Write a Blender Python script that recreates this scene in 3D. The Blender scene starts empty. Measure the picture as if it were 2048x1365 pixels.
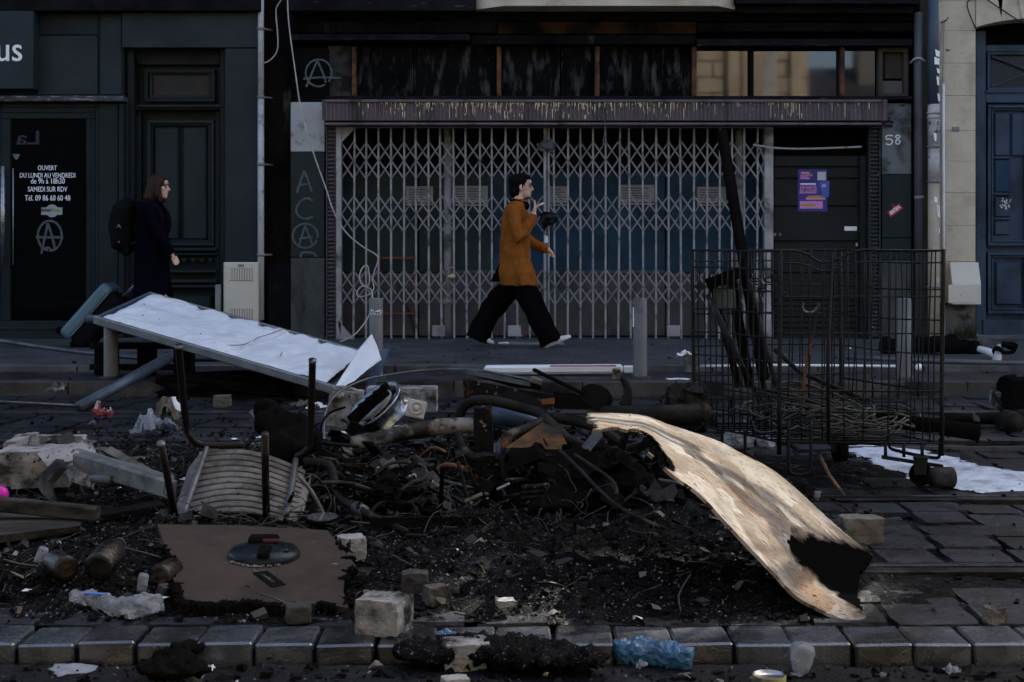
import bpy, math, random
from mathutils import Vector, Matrix, noise as mn
import mathutils
random.seed(11)
R = math.radians
sc = bpy.context.scene
COL = sc.collection
# ---------------------------------------------------------------- camera, sky, sun, exposure
F = 2844.4            # focal length in pixels of the 2048 px wide photograph
CZ = 1.13             # height of the crouching photographer's lens
cam = bpy.data.objects.new('camera', bpy.data.cameras.new('camera'))
COL.objects.link(cam)
cam.location = (0, 0, CZ); cam.rotation_euler = (R(90), 0, 0)
cam.data.lens = 50; cam.data.sensor_width = 36; cam.data.shift_y = -182.5/2048
cam.data.clip_end = 800; cam.data.clip_start = .05
cam.data.dof.use_dof = True; cam.data.dof.focus_distance = 8.5; cam.data.dof.aperture_fstop = 16
sc.camera = cam
SUN_EL, SUN_AZ = 40.0, 40.0      # azimuth: from the view direction (+Y) towards the right (+X)
w = bpy.data.worlds.new('World'); sc.world = w; w.use_nodes = True
nt = w.node_tree; bg = nt.nodes['Background']
sky = nt.nodes.new('ShaderNodeTexSky'); sky.sky_type = 'NISHITA'; sky.sun_disc = False
sky.sun_elevation = R(SUN_EL); sky.sun_rotation = R(SUN_AZ)
sky.dust_density = 4.0; sky.ozone_density = .5; sky.air_density = .8
nt.links.new(sky.outputs[0], bg.inputs[0]); bg.inputs[1].default_value = .15
sl = bpy.data.lights.new('sun', 'SUN'); sl.energy = 3.0; sl.angle = R(.5); sl.color = (1, .95, .86)
so = bpy.data.objects.new('sun', sl); COL.objects.link(so)
SD = Vector((math.sin(R(SUN_AZ))*math.cos(R(SUN_EL)), math.cos(R(SUN_AZ))*math.cos(R(SUN_EL)), math.sin(R(SUN_EL))))
so.rotation_euler = SD.to_track_quat('Z', 'Y').to_euler(); so.location = (20, 20, 30)
vs = sc.view_settings; vs.view_transform = 'Standard'; vs.look = 'None'; vs.gamma = 1; vs.use_curve_mapping = False
vs.exposure = 1.82
sc.cycles.use_denoising = True; sc.cycles.sample_clamp_indirect = 4

# ---------------------------------------------------------------- helpers
def P(u, v, Y, dz=0):            # a point at depth Y from where it stands in the picture plane
    return Vector(((u-1024)/F*Y, Y, CZ-(v-500)/F*Y+dz))
def G(u, v, z=0):                # a point on level ground of height z
    Y = (CZ-z)*F/(v-500); return Vector(((u-1024)/F*Y, Y, z))
FY = 16.0
def fx(u): return (u-1024)/F*FY
def fz(v): return CZ-(v-500)/F*FY

def fbm(x, y, z=0, o=4):
    return mn.fractal(Vector((x, y, z)), 1.0, 2.0, o)

class MB:
    def __init__(s): s.v = []; s.f = []; s.sm = []
    def add(s, vs, fs, smooth=False):
        o = len(s.v); s.v += [Vector(p) for p in vs]
        for f in fs: s.f.append([i+o for i in f]); s.sm.append(smooth)
        return s
    def box(s, x0, x1, y0, y1, z0, z1, b=0.0, M=None):
        if x1 < x0: x0, x1 = x1, x0
        if y1 < y0: y0, y1 = y1, y0
        if z1 < z0: z0, z1 = z1, z0
        b = min(b, (x1-x0)*.3, (y1-y0)*.3, (z1-z0)*.3)
        X, Y, Z = (x0, x1), (y0, y1), (z0, z1)
        if b <= 0:
            vs = [(X[i], Y[j], Z[k]) for i in (0, 1) for j in (0, 1) for k in (0, 1)]
            fs = [(0, 1, 3, 2), (4, 6, 7, 5), (0, 4, 5, 1), (2, 3, 7, 6), (0, 2, 6, 4), (1, 5, 7, 3)]
        else:
            vs = []; idx = {}
            for i in (0, 1):
                for j in (0, 1):
                    for k in (0, 1):
                        c = (X[i], Y[j], Z[k]); d = (b if i == 0 else -b, b if j == 0 else -b, b if k == 0 else -b)
                        for a in range(3):   # vertex lying on the face of axis a
                            p = [c[n]+(0 if n == a else d[n]) for n in range(3)]
                            idx[(i, j, k, a)] = len(vs); vs.append(p)
            fs = []
            for a in range(3):
                o = [n for n in range(3) if n != a]
                for sd in (0, 1):
                    q = []
                    for (m, n) in ((0, 0), (1, 0), (1, 1), (0, 1)):
                        t = [0, 0, 0]; t[a] = sd; t[o[0]] = m; t[o[1]] = n; q.append(idx[(*t, a)])
                    fs.append(q)
                for m in (0, 1):
                    for n in (0, 1):     # edge along axis a
                        t0 = [0, 0, 0]; t0[o[0]] = m; t0[o[1]] = n; t1 = list(t0); t1[a] = 1
                        fs.append([idx[(*t0, o[0])], idx[(*t1, o[0])], idx[(*t1, o[1])], idx[(*t0, o[1])]])
            for i in (0, 1):
                for j in (0, 1):
                    for k in (0, 1): fs.append([idx[(i, j, k, a)] for a in range(3)])
        if M is not None: vs = [M @ Vector(p) for p in vs]
        return s.add(vs, fs)
    def fb(s, u0, v0, u1, v1, y0, y1, b=.006):        # facade box
        y = y0 if abs(y0-FY) > .12 else FY
        X = lambda u: (u-1024)/F*y
        Z = lambda v: CZ-(v-500)/F*y
        return s.box(X(u0), X(u1), y0, y1, Z(v1), Z(v0), b)
    def bar(s, p, q, wd, ht, b=.0, up=Vector((0, 0, 1))):
        p, q = Vector(p), Vector(q); d = q-p; L = d.length; d.normalize()
        x = d.cross(up)
        if x.length < 1e-3: x = d.cross(Vector((0, 1, 0)))
        x.normalize(); z = x.cross(d)
        M = Matrix.Translation(p) @ Matrix((x, d, z)).transposed().to_4x4()
        return s.box(-wd/2, wd/2, 0, L, -ht/2, ht/2, b, M)
    def tube(s, pts, r, n=8, cap=True, smooth=True, closed=False, side=None, res=0):
        pts = [Vector(p) for p in pts]
        if res: 
            pts0 = pts; k0 = len(pts)
            pts = spline(pts0, res)
            if not isinstance(r, (int, float, tuple)):
                rr = list(r); r = []
                for i in range(len(pts)):
                    t = i/(len(pts)-1)*(k0-1); a = min(int(t), k0-2); ff = t-a
                    ra, rb = rr[a], rr[a+1]
                    if isinstance(ra, tuple): r.append((ra[0]*(1-ff)+rb[0]*ff, ra[1]*(1-ff)+rb[1]*ff))
                    else: r.append(ra*(1-ff)+rb*ff)
        m = len(pts); ref = None; vs = []
        for i, p in enumerate(pts):
            if closed: d = pts[(i+1) % m]-pts[i-1]
            else: d = pts[min(i+1, m-1)]-pts[max(i-1, 0)]
            if d.length < 1e-9: d = Vector((0, 0, 1))
            d.normalize()
            if side is not None: ref = Vector(side)
            elif ref is None: ref = Vector((0, 0, 1)) if abs(d.z) < .9 else Vector((1, 0, 0))
            x = ref-d*ref.dot(d)
            if x.length < 1e-6: x = d.orthogonal()
            x.normalize(); y = d.cross(x); ref = x
            rr = r if isinstance(r, (int, float, tuple)) else r[i]
            a, b = rr if isinstance(rr, tuple) else (rr, rr)
            for k in range(n):
                t = 2*math.pi*k/n; vs.append(p+x*(b*math.cos(t))+y*(a*math.sin(t)))
        fs = []
        for i in range(m if closed else m-1):
            for k in range(n):
                A = i*n+k; B = i*n+(k+1) % n; C = ((i+1) % m)*n+(k+1) % n; D = ((i+1) % m)*n+k
                fs.append((A, B, C, D))
        if cap and not closed:
            fs.append(list(range(n))[::-1]); fs.append([(m-1)*n+k for k in range(n)])
        return s.add(vs, fs, smooth)
    def ell(s, c, r, n=12, m=8, M=None):
        c = Vector(c); vs = []; fs = []
        for i in range(m+1):
            t = math.pi*i/m
            for k in range(n):
                a = 2*math.pi*k/n
                p = Vector((r[0]*math.sin(t)*math.cos(a), r[1]*math.sin(t)*math.sin(a), r[2]*math.cos(t)))
                if M is not None: p = M @ p
                vs.append(c+p)
        for i in range(m):
            for k in range(n):
                fs.append((i*n+k, (i+1)*n+k, (i+1)*n+(k+1) % n, i*n+(k+1) % n))
        return s.add(vs, fs, True)
    def lathe(s, prof, M, n=20, smooth=True):      # prof: (radius, height) around local z
        vs = []; m = len(prof)
        for (r, h) in prof:
            for k in range(n):
                a = 2*math.pi*k/n; vs.append(M @ Vector((r*math.cos(a), r*math.sin(a), h)))
        fs = [(i*n+k, i*n+(k+1) % n, (i+1)*n+(k+1) % n, (i+1)*n+k) for i in range(m-1) for k in range(n)]
        return s.add(vs, fs, smooth)
    def prism(s, poly, th, M):                      # polygon in local xy, thickness along z
        n = len(poly); vs = [M @ Vector((x, y, 0)) for x, y in poly]+[M @ Vector((x, y, th)) for x, y in poly]
        fs = [list(range(n))[::-1], list(range(n, 2*n))]+[(i, (i+1) % n, n+(i+1) % n, n+i) for i in range(n)]
        return s.add(vs, fs)
    def rough(s, size, M, seed=0, n=5, rnd=.25, amp=.06, fr=3.0):      # a worn block of stone
        sx, sy, sz = size; vs = []; fs = []; key = {}
        def vid(p):
            k = tuple(round(c, 5) for c in p)
            if k not in key:
                q = Vector(p); l = q.normalized()*1.25; q = q.lerp(l, rnd*(q.length-1)/.73 if q.length > 1 else 0)
                d = mn.noise_vector(q*fr*.5+Vector((seed*7.3, seed*3.1, 0)))*amp*1.6+mn.noise_vector(q*fr*1.6+Vector((seed*2.3, 5, 0)))*amp*.7
                q = q+d
                key[k] = len(vs); vs.append(M @ Vector((q.x*sx/2, q.y*sy/2, q.z*sz/2)))
            return key[k]
        for a in range(3):
            b, c = (a+1) % 3, (a+2) % 3
            for sd in (-1, 1):
                for i in range(n):
                    for j in range(n):
                        q = []
                        for (di, dj) in ((0, 0), (1, 0), (1, 1), (0, 1)):
                            p = [0, 0, 0]; p[a] = sd; p[b] = -1+2*(i+di)/n; p[c] = -1+2*(j+dj)/n; q.append(vid(p))
                        fs.append(q if sd > 0 else q[::-1])
        return s.add(vs, fs, False)
    def crumple(s, c, sx, sy, h, seed, n=10, yaw=0, fr=3.5):    # a crumpled sheet with thickness of one fold
        vs = []; fs = []; ca, sa = math.cos(yaw), math.sin(yaw); c = Vector(c)
        for i in range(n+1):
            for j in range(n+1):
                a, b = i/n-.5, j/n-.5
                nv = mn.noise_vector(Vector((a*fr+seed*3.7, b*fr, seed)))
                nv2 = mn.noise_vector(Vector((a*fr*2.7, b*fr*2.7+seed, seed*1.3)))
                x = a*sx*(1+.35*nv.x)+nv2.x*.12*sx; y = b*sy*(1+.35*nv.y)+nv2.y*.12*sy
                z = h*(.5+.75*nv.z+.4*nv2.z)*(1-1.3*(a*a+b*b))
                vs.append(c+Vector((x*ca-y*sa, x*sa+y*ca, max(z, .003))))
        for i in range(n):
            for j in range(n): A = i*(n+1)+j; fs.append((A, A+n+1, A+n+2, A+1))
        return s.add(vs, fs, False)
    def mesh(s, name, loc):
        me = bpy.data.meshes.new(name)
        me.from_pydata([tuple(p-loc) for p in s.v], [], s.f)
        me.polygons.foreach_set('use_smooth', s.sm)
        me.update(); return me
    def build(s, name, mat, parent=None, **kw):
        if parent is None:
            lo = Vector([min(p[i] for p in s.v) for i in range(3)]); hi = Vector([max(p[i] for p in s.v) for i in range(3)])
            loc = Vector(((lo.x+hi.x)/2, (lo.y+hi.y)/2, lo.z)); base = loc
        else:
            base = wloc(parent); loc = Vector((0, 0, 0))
        o = bpy.data.objects.new(name, s.mesh(name, base)); COL.objects.link(o)
        o.location = loc; o.parent = parent
        if mat: o.data.materials.append(mat)
        for k, v in kw.items(): o[k] = v
        return o
def wloc(o):
    l = Vector(o.location)
    while o.parent: o = o.parent; l = l+Vector(o.location)
    return l
def spline(pts, res):
    pts = [Vector(p) for p in pts]; out = []
    for i in range(len(pts)-1):
        p0, p1, p2, p3 = pts[max(i-1, 0)], pts[i], pts[i+1], pts[min(i+2, len(pts)-1)]
        for k in range(res):
            t = k/res
            out.append(.5*((2*p1)+(p2-p0)*t+(2*p0-5*p1+4*p2-p3)*t*t+(3*p1-p0-3*p2+p3)*t**3))
    out.append(pts[-1]); return out
def thing(name, label, cat, loc, group=None):
    o = bpy.data.objects.new(name, None); COL.objects.link(o); o.location = loc
    o.empty_display_size = .1; o['label'] = label; o['category'] = cat
    if group: o['group'] = group
    return o
def solo(mb, name, mat, label, cat, group=None):
    o = mb.build(name, mat); o['label'] = label; o['category'] = cat
    if group: o['group'] = group
    return o
def struct(mb, name, mat): return mb.build(name, mat, kind='structure')
def dup(o, loc, parent=None, **kw):                  # a thing or part with its children, sharing meshes
    c = o.copy(); COL.objects.link(c); c.location = loc
    c.parent = parent if parent is not None else o.parent
    for k, v in kw.items(): c[k] = v
    for ch in list(o.children): dup(ch, ch.location, c)
    return c
TS = bpy.data.scenes.new('workshop')          # an empty side scene, so that only one object is evaluated at a time
def mods(o):
    TS.collection.objects.link(o); 
    with bpy.context.temp_override(scene=TS, view_layer=TS.view_layers[0]):
        dg = bpy.context.evaluated_depsgraph_get(); dg.update()
        me = bpy.data.meshes.new_from_object(o.evaluated_get(dg))
    TS.collection.objects.unlink(o); return me
def remesh(mb, name, mat, parent, vox=.007, smooth=4, wr=0, wfr=9, **kw):     # one continuous skin over overlapping forms
    o = mb.build(name, mat, parent, **kw)
    m = o.modifiers.new('r', 'REMESH'); m.mode = 'VOXEL'; m.voxel_size = vox; m.use_smooth_shade = True
    m = o.modifiers.new('s', 'SMOOTH'); m.iterations = smooth; m.factor = .5
    me = mods(o); o.modifiers.clear(); old = o.data; o.data = me; me.name = name
    if wr:
        n = len(me.vertices); co = [0.0]*3*n; no = [0.0]*3*n; me.vertices.foreach_get('co', co); me.vertices.foreach_get('normal', no)
        for i in range(0, 3*n, 3):
            q = Vector((co[i], co[i+1], co[i+2]*.45))*wfr; h = wr*(mn.noise(q)+.5*mn.noise(q*2.3))
            co[i] += no[i]*h; co[i+1] += no[i+1]*h; co[i+2] += no[i+2]*h
        me.vertices.foreach_set('co', co); me.update()
    me.polygons.foreach_set('use_smooth', [True]*len(me.polygons))
    if mat and not me.materials: me.materials.append(mat)
    return o

# ---------------------------------------------------------------- materials
def mat(name, c1, c2=None, s=5, rough=.7, metal=0., bump=.25, bs=60, st=(1, 1, 1), c3=None, s3=2., t3=(.55, .65), rv=.12, spec=.25, c4=None, s4=30, t4=(.66, .7), bd=.01, st3=None, sheen=0, trans=0, ior=0):
    m = bpy.data.materials.new(name); m.use_nodes = True; t = m.node_tree; N = t.nodes; L = t.links
    b = N['Principled BSDF']; g = N.new('ShaderNodeNewGeometry')
    mp = N.new('ShaderNodeMapping'); mp.inputs['Scale'].default_value = st; L.new(g.outputs['Position'], mp.inputs[0])
    def nz(scale, src=mp.outputs[0], det=8):
        n = N.new('ShaderNodeTexNoise'); n.inputs['Scale'].default_value = scale; n.inputs['Detail'].default_value = det
        n.inputs['Roughness'].default_value = .62; L.new(src, n.inputs['Vector']); return n.outputs[0]
    def ramp(src, a, c):
        r = N.new('ShaderNodeMapRange'); r.inputs[1].default_value = a; r.inputs[2].default_value = c; L.new(src, r.inputs[0]); return r.outputs[0]
    def mix(f, A, B):
        x = N.new('ShaderNodeMix'); x.data_type = 'RGBA'; L.new(f, x.inputs[0])
        for i, q in ((6, A), (7, B)):
            if isinstance(q, tuple): x.inputs[i].default_value = (*q, 1)
            else: L.new(q, x.inputs[i])
        return x.outputs[2]
    c2 = c2 or tuple(x*.7 for x in c1)
    n1 = nz(s); col = mix(ramp(n1, .35, .65), c1, c2)
    if c3:
        src = mp.outputs[0]
        if st3:
            m3 = N.new('ShaderNodeMapping'); m3.inputs['Scale'].default_value = st3; L.new(g.outputs['Position'], m3.inputs[0]); src = m3.outputs[0]
        col = mix(ramp(nz(s3, src), *t3), col, c3)
    if c4: col = mix(ramp(nz(s4, g.outputs['Position'], 3), *t4), col, c4)
    L.new(col, b.inputs['Base Color'])
    rr = N.new('ShaderNodeMapRange'); rr.inputs[1].default_value = .3; rr.inputs[2].default_value = .7
    rr.inputs[3].default_value = max(rough-rv, .02); rr.inputs[4].default_value = min(rough+rv, 1); L.new(nz(s*2.3), rr.inputs[0]); L.new(rr.outputs[0], b.inputs['Roughness'])
    b.inputs['Metallic'].default_value = metal; b.inputs['Specular IOR Level'].default_value = spec
    if bump:
        bp = N.new('ShaderNodeBump'); bp.inputs['Strength'].default_value = bump; bp.inputs['Distance'].default_value = bd
        L.new(nz(bs), bp.inputs['Height']); L.new(bp.outputs[0], b.inputs['Normal'])
    if ior: b.inputs['IOR'].default_value = ior
    if trans: b.inputs['Transmission Weight'].default_value = trans; b.inputs['IOR'].default_value = 1.25
    if sheen: b.inputs['Sheen Weight'].default_value = sheen
    return m
def g3(v): return (v, v, v)
K = {}
K['green'] = mat('dark_green_paint', (.012, .0185, .0195), (.007, .012, .0125), 2.5, .5, bump=.12, bs=25, c3=(.008, .011, .012), s3=1.3, t3=(.5, .72), c4=(.05, .055, .055), s4=22, t4=(.7, .73), spec=.12)
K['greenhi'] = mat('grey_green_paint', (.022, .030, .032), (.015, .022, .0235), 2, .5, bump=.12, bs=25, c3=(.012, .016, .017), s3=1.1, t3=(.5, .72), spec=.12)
K['edge'] = mat('chipped_ledge', (.05, .055, .055), (.025, .03, .03), 8, .6, c3=(.22, .22, .21), s3=9, t3=(.56, .62), st3=(1, 4, 4))
K['black'] = mat('soot_black', (.006, .006, .006), (.012, .012, .012), 4, .8, bump=.5, bs=30, c3=(.02, .019, .018), s3=5, t3=(.55, .8), c4=(.06, .058, .052), s4=18, t4=(.71, .76), spec=.0)
K['soot'] = mat('soot_wall', (.004, .004, .004), (.010, .009, .008), 2.2, .85, bump=.6, bs=18, c3=(.045, .042, .038), s3=4, t3=(.6, .72), st3=(1, 1, .5), spec=.0)
K['sootstreak'] = mat('sooted_glass', (.0025, .0025, .0025), (.006, .006, .006), 3, .8, spec=.03, bump=.2, bs=30, c3=(.085, .086, .078), s3=2.6, t3=(.52, .74), st3=(3.4, 1, .8), c4=(.10, .10, .09), s4=24, t4=(.70, .74))
K['flake'] = mat('flaking_plaster', (.05, .048, .045), (.02, .02, .02), 6, .8, c3=(.006, .006, .006), s3=5, t3=(.5, .58), bump=.6)
K['darkbeam'] = mat('charred_cornice', (.014, .014, .015), (.007, .007, .008), 3, .6, bump=.5, bs=25, c3=(.06, .06, .058), s3=7, t3=(.63, .7), st3=(.6, 1, 5), spec=.0)
K['rustbeam'] = mat('scorched_wood', (.035, .016, .006), (.008, .006, .005), 3, .8, bump=.4, c3=(.004, .004, .004), s3=2, t3=(.5, .65), spec=.0)
K['rust'] = mat('rusty_steel', (.16, .06, .022), (.05, .022, .012), 14, .75, bump=.4, bs=90, c3=(.012, .010, .009), s3=9, t3=(.5, .62), st3=(1, 1, .4))
K['rustdark'] = mat('burnt_rusty_steel', (.009, .0075, .0065), (.004, .004, .004), 9, .7, .2, bump=.8, bs=45, c3=(.15, .058, .012), s3=4.5, t3=(.57, .68), c4=(.17, .15, .12), s4=26, t4=(.64, .69), spec=.1)
K['glass'] = mat('old_window_glass', (.005, .006, .007), (.003, .003, .003), 1, .035, bump=0.003, bs=2.2, rv=.01, spec=1, bd=.05)
K['glassdoor'] = mat('dark_door_glass', (.002, .0025, .003), (.002, .002, .003), 1, .05, bump=0, rv=.02, spec=.12)
K['shutter'] = mat('mauve_brown_sheet_metal', (0.115, 0.088, 0.091), (0.088, 0.067, 0.07), 3, .5, bump=.1, c3=(.028, .022, .023), s3=2.5, t3=(.5, .68), st3=(2, 1, .6), c4=(.14, .12, .11), s4=40, t4=(.69, .72))
K['drip'] = mat('dried_cream_paint', (.62, .53, .33), (.48, .40, .24), 20, .6)
K['panelgrey'] = mat('pale_grey_panel', (0.36, 0.36, 0.35), (0.28, 0.28, 0.275), 3, .6, c3=(.05, .052, .052), s3=4, t3=(.56, .68))
K['panelmott'] = mat('stained_grey_panel', (.13, .145, .14), (.085, .095, .095), 3, .6, c3=(.018, .021, .021), s3=3, t3=(.48, .64), c4=(.006, .006, .006), s4=11, t4=(.63, .7))
K['panelgreen'] = mat('dark_teal_panel', (.014, .024, .024), (.010, .017, .018), 2, .45, c4=(.07, .08, .08), s4=25, t4=(.71, .74), spec=.12)
K['panellow'] = mat('worn_grey_green_panel', (.055, .062, .058), (.033, .038, .037), 3, .6, c3=(.010, .011, .011), s3=3, t3=(.52, .7), c4=(.22, .22, .2), s4=20, t4=(.70, .73), st3=(1.5, 1, .4))
K['gate'] = mat('weathered_grey_steel', (.30, .30, .298), (.19, .19, .188), 4, .5, .2, bump=.15, c3=(.06, .056, .052), s3=6, t3=(.52, .68))
K['gatedk'] = mat('dull_grey_steel', (.215, .213, .21), (.14, .139, .137), 5, .6, .1, c3=(.05, .047, .044), s3=5, t3=(.55, .7))
K['slat'] = mat('grey_slats', (.075, .072, .068), (.05, .048, .046), 5, .6, .2, c4=(.3, .3, .28), s4=24, t4=(.69, .72))
K['slatgreen'] = mat('dark_slats', (.028, .034, .033), (.018, .022, .022), 5, .55, c4=(.3, .3, .28), s4=20, t4=(.68, .72))
K['teal'] = mat('dark_teal_shopfront', (.010, .030, .034), (.007, .019, .022), 1.5, .5, c3=(.004, .007, .008), s3=1.5, t3=(.5, .7))
K['blue'] = mat('blue_shopfront', (.010, .052, .095), (.007, .036, .068), 1.5, .5, c3=(.004, .012, .02), s3=2, t3=(.50, .7), spec=.2)
K['beige'] = mat('grey_beige_shopfront', (0.085, 0.08, 0.073), (0.058, 0.055, 0.051), 2, .65, c3=(.025, .024, .022), s3=2.5, t3=(.52, .7))
K['column'] = mat('chipped_white_column', (.34, .33, .31), (.22, .21, .20), 4, .65, c3=(.07, .066, .062), s3=3, t3=(.50, .64))
K['notice'] = mat('faded_paper', (.30, .30, .285), (.24, .24, .23), 4, .8, bump=.1)
K['ink'] = mat('grey_ink', (.06, .06, .06), None, 4, .8, bump=0)
K['paper'] = mat('white_paper', (.62, .63, .64), (.52, .53, .54), 4, .75, bump=.15, bs=30)
K['white'] = mat('white_paint', (.66, .67, .67), (.55, .56, .56), 3, .5, bump=.1)
K['letter'] = mat('white_lettering', (.78, .78, .78), (.72, .72, .72), 3, .5, bump=0)
K['spray'] = mat('grey_spray_paint', (.075, .085, .085), (.05, .058, .06), 14, .8, bump=0)
K['spraydk'] = mat('dull_spray_paint', (0.085, 0.1, 0.1), (0.05, 0.06, 0.06), 9, .8, bump=0)
K['sprayblack'] = mat('black_spray_paint', (.004, .004, .004), None, 9, .8, bump=0)
K['orange'] = mat('orange_frame_paint', (.24, .058, .018), (.13, .035, .014), 8, .6)
K['plank'] = mat('dark_painted_planks', (.013, .0165, .0165), (.009, .012, .012), 2, .45, bump=.1, bs=20, c4=(.03, .033, .033), s4=20, t4=(.7, .74), spec=.12)
K['stone'] = mat('pale_limestone', (.54, .47, .35), (.44, .375, .275), 3, .85, bump=.45, bs=45, c3=(.27, .225, .155), s3=2.2, t3=(.50, .70), c4=(.10, .085, .07), s4=7, t4=(.68, .74), spec=.1)
K['stonelow'] = mat('grimy_limestone', (.13, .12, .10), (.08, .074, .063), 3, .85, bump=.4, bs=45, c3=(.025, .023, .021), s3=5, t3=(.47, .62), spec=.1)
K['stonedk'] = mat('dirty_brown_stone', (.06, .05, .035), (.035, .03, .022), 4, .9, bump=.5)
K['bluedoor'] = mat('slate_blue_door_paint', (.036, .060, .094), (.026, .044, .070), 2, .45, bump=.15, bs=20, c3=(.012, .019, .029), s3=2, t3=(.50, .68), c4=(.07, .09, .11), s4=18, t4=(.70, .74))
K['bluedeep'] = mat('deep_blue_patch', (.008, .036, .075), (.006, .028, .06), 2, .4, bump=.05)
K['cream'] = mat('cream_plastic', (0.56, 0.52, 0.42), (0.5, 0.46, 0.37), 2, .5, bump=.05, c4=(.2, .18, .14), s4=14, t4=(.7, .76))
K['whitepipe'] = mat('grimy_white_pipe', (0.42, 0.42, 0.41), (0.3, 0.3, 0.295), 5, .55, c3=(.06, .058, .055), s3=5, t3=(.58, .68))
K['greypipe'] = mat('grey_pipe', (.075, .08, .086), (.05, .055, .06), 3, .5, .1)
K['bluepipe'] = mat('blue_grey_pipe', (.055, .075, .105), (.04, .055, .08), 3, .45)
K['creampipe'] = mat('cream_pipe', (.38, .32, .23), (.30, .25, .18), 3, .6, c3=(.45, .44, .41), s3=7, t3=(.58, .64))
K['plaster'] = mat('plastered_pipe', (.42, .41, .38), (.24, .235, .22), 9, .7, c3=(.08, .08, .08), s3=12, t3=(.57, .62))
K['pave'] = mat('pavement_asphalt', (.052, .054, .060), (.036, .037, .042), 2.2, .55, bump=.5, bs=160, c3=(.020, .020, .022), s3=1.6, t3=(.5, .7), c4=(.09, .09, .092), s4=120, t4=(.62, .7), bd=.004)
K['kerb'] = mat('grey_kerb_granite', (.10, .10, .10), (.065, .066, .068), 6, .6, bump=.5, bs=120, c3=(.028, .027, .026), s3=2.2, t3=(.48, .64), bd=.004)
K['strip'] = mat('cycle_strip_asphalt', (.030, .031, .034), (.018, .019, .021), 2.5, .55, bump=.5, bs=150, c3=(.006, .006, .0065), s3=2, t3=(.48, .63), bd=.004, spec=.2)
K['kerbwarm'] = mat('warm_grey_kerb', (.075, .069, .060), (.042, .039, .035), 5, .7, bump=.5, bs=100, c3=(.010, .0095, .009), s3=1.8, t3=(.47, .62), bd=.004, spec=.1)
K['paver'] = mat('sooty_stone_paver', (.020, .023, .029), (.010, .0115, .015), 4, .40, bump=.9, bs=45, c3=(.004, .004, .005), s3=1.9, t3=(.45, .62), c4=(.075, .08, .09), s4=55, t4=(.65, .72), bd=.008, spec=.2)
K['mortar'] = mat('black_joint_sand', (.004, .004, .0045), (.007, .007, .008), 20, .7, bump=.6, spec=.0)
K['rail'] = mat('tram_rail_steel', (.06, .06, .062), (.03, .03, .031), 6, .35, .8, bump=.15, c3=(.012, .011, .011), s3=3, t3=(.5, .6), st3=(.5, 1, 1))
K['nearkerb'] = mat('near_granite_sett', (.042, .050, .062), (.024, .029, .037), 6, .26, bump=.45, bs=140, c3=(.005, .0055, .0065), s3=3.2, t3=(.44, .58), c4=(.12, .135, .155), s4=160, t4=(.65, .72), bd=.003, rv=.08, spec=.5, ior=2.1)
K['lane'] = mat('sooty_near_lane', (.0045, .005, .0062), (.009, .010, .0125), 5, .5, bump=.9, bs=70, c3=(.022, .026, .034), s3=3, t3=(.56, .72), c4=(.085, .09, .10), s4=90, t4=(.68, .72), bd=.01, spec=.06)
K['ash'] = mat('wet_ash_glints', (.0024, .0025, .0028), (.006, .0062, .0066), 9, .5, bump=1, bs=65, c3=(.024, .0245, .026), s3=3.2, t3=(.56, .74), c4=(.12, .123, .125), s4=110, t4=(.63, .67), bd=.02, spec=.03)  # pale flecks are wet glints painted into the colour
K['char'] = mat('charcoal', (.0028, .0028, .003), (.0055, .0055, .0056), 15, .45, bump=.8, bs=60, c4=(.085, .087, .09), s4=110, t4=(.67, .71), spec=.03)
K['flakes'] = mat('pale_ash_flakes', (.20, .20, .20), (.07, .07, .07), 9, .8, bump=.3, spec=.05)
K['scrap'] = mat('dirty_scraps', (.10, .085, .065), (.03, .03, .03), 4, .7, c3=(.22, .22, .21), s3=3, t3=(.6, .66), bump=.3)
K['concrete'] = mat('pale_concrete', (.26, .26, .255), (.17, .17, .168), 7, .85, bump=.7, bs=55, c3=(.03, .029, .028), s3=5, t3=(.50, .63), c4=(.012, .012, .012), s4=30, t4=(.61, .65), spec=.1)
K['concdk'] = mat('sooty_concrete', (.045, .044, .042), (.022, .022, .022), 6, .85, bump=.7, bs=50, c3=(.008, .008, .008), s3=5, t3=(.5, .64), spec=.1)
K['granite'] = mat('granite_cobble', (.26, .258, .252), (.14, .139, .136), 9, .8, bump=.8, bs=70, c3=(.012, .0118, .0115), s3=5, t3=(.45, .57), c4=(.38, .375, .37), s4=90, t4=(.64, .7), spec=.1)
K['osb'] = None
K['panelwhite'] = mat('white_sheet', (.58, .615, .65), (.49, .525, .56), 2.5, .4, bump=.5, bs=6, c3=(.36, .38, .40), s3=2.4, t3=(.60, .76), c4=(.3, .3, .3), s4=26, t4=(.75, .77), bd=.03)
K['alu'] = mat('aluminium_profile', (.30, .31, .32), (.21, .22, .225), 5, .42, .7, bump=.1)
K['galv'] = mat('grey_bollard_paint', (.13, .13, .128), (.09, .09, .09), 5, .5, .1, c3=(.045, .044, .042), s3=3, t3=(.55, .7))
K['bluepole'] = mat('blue_grey_tube', (.055, .075, .10), (.04, .052, .07), 6, .4, .4)
K['blacktube'] = mat('black_steel_tube', (.010, .009, .009), (.018, .013, .011), 9, .42, .5, bump=.3, c3=(.05, .022, .018), s3=6, t3=(.6, .75))
K['greytube'] = mat('scorched_grey_tube', (.10, .105, .11), (.05, .052, .055), 9, .45, .6, bump=.3)
K['seat'] = mat('grey_beige_slat_plastic', (.140, .134, .122), (.09, .086, .078), 4, .5, bump=.2, c3=(.024, .023, .021), s3=3.4, t3=(.47, .64), c4=(.010, .010, .010), s4=45, t4=(.65, .68), spec=.15)
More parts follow.
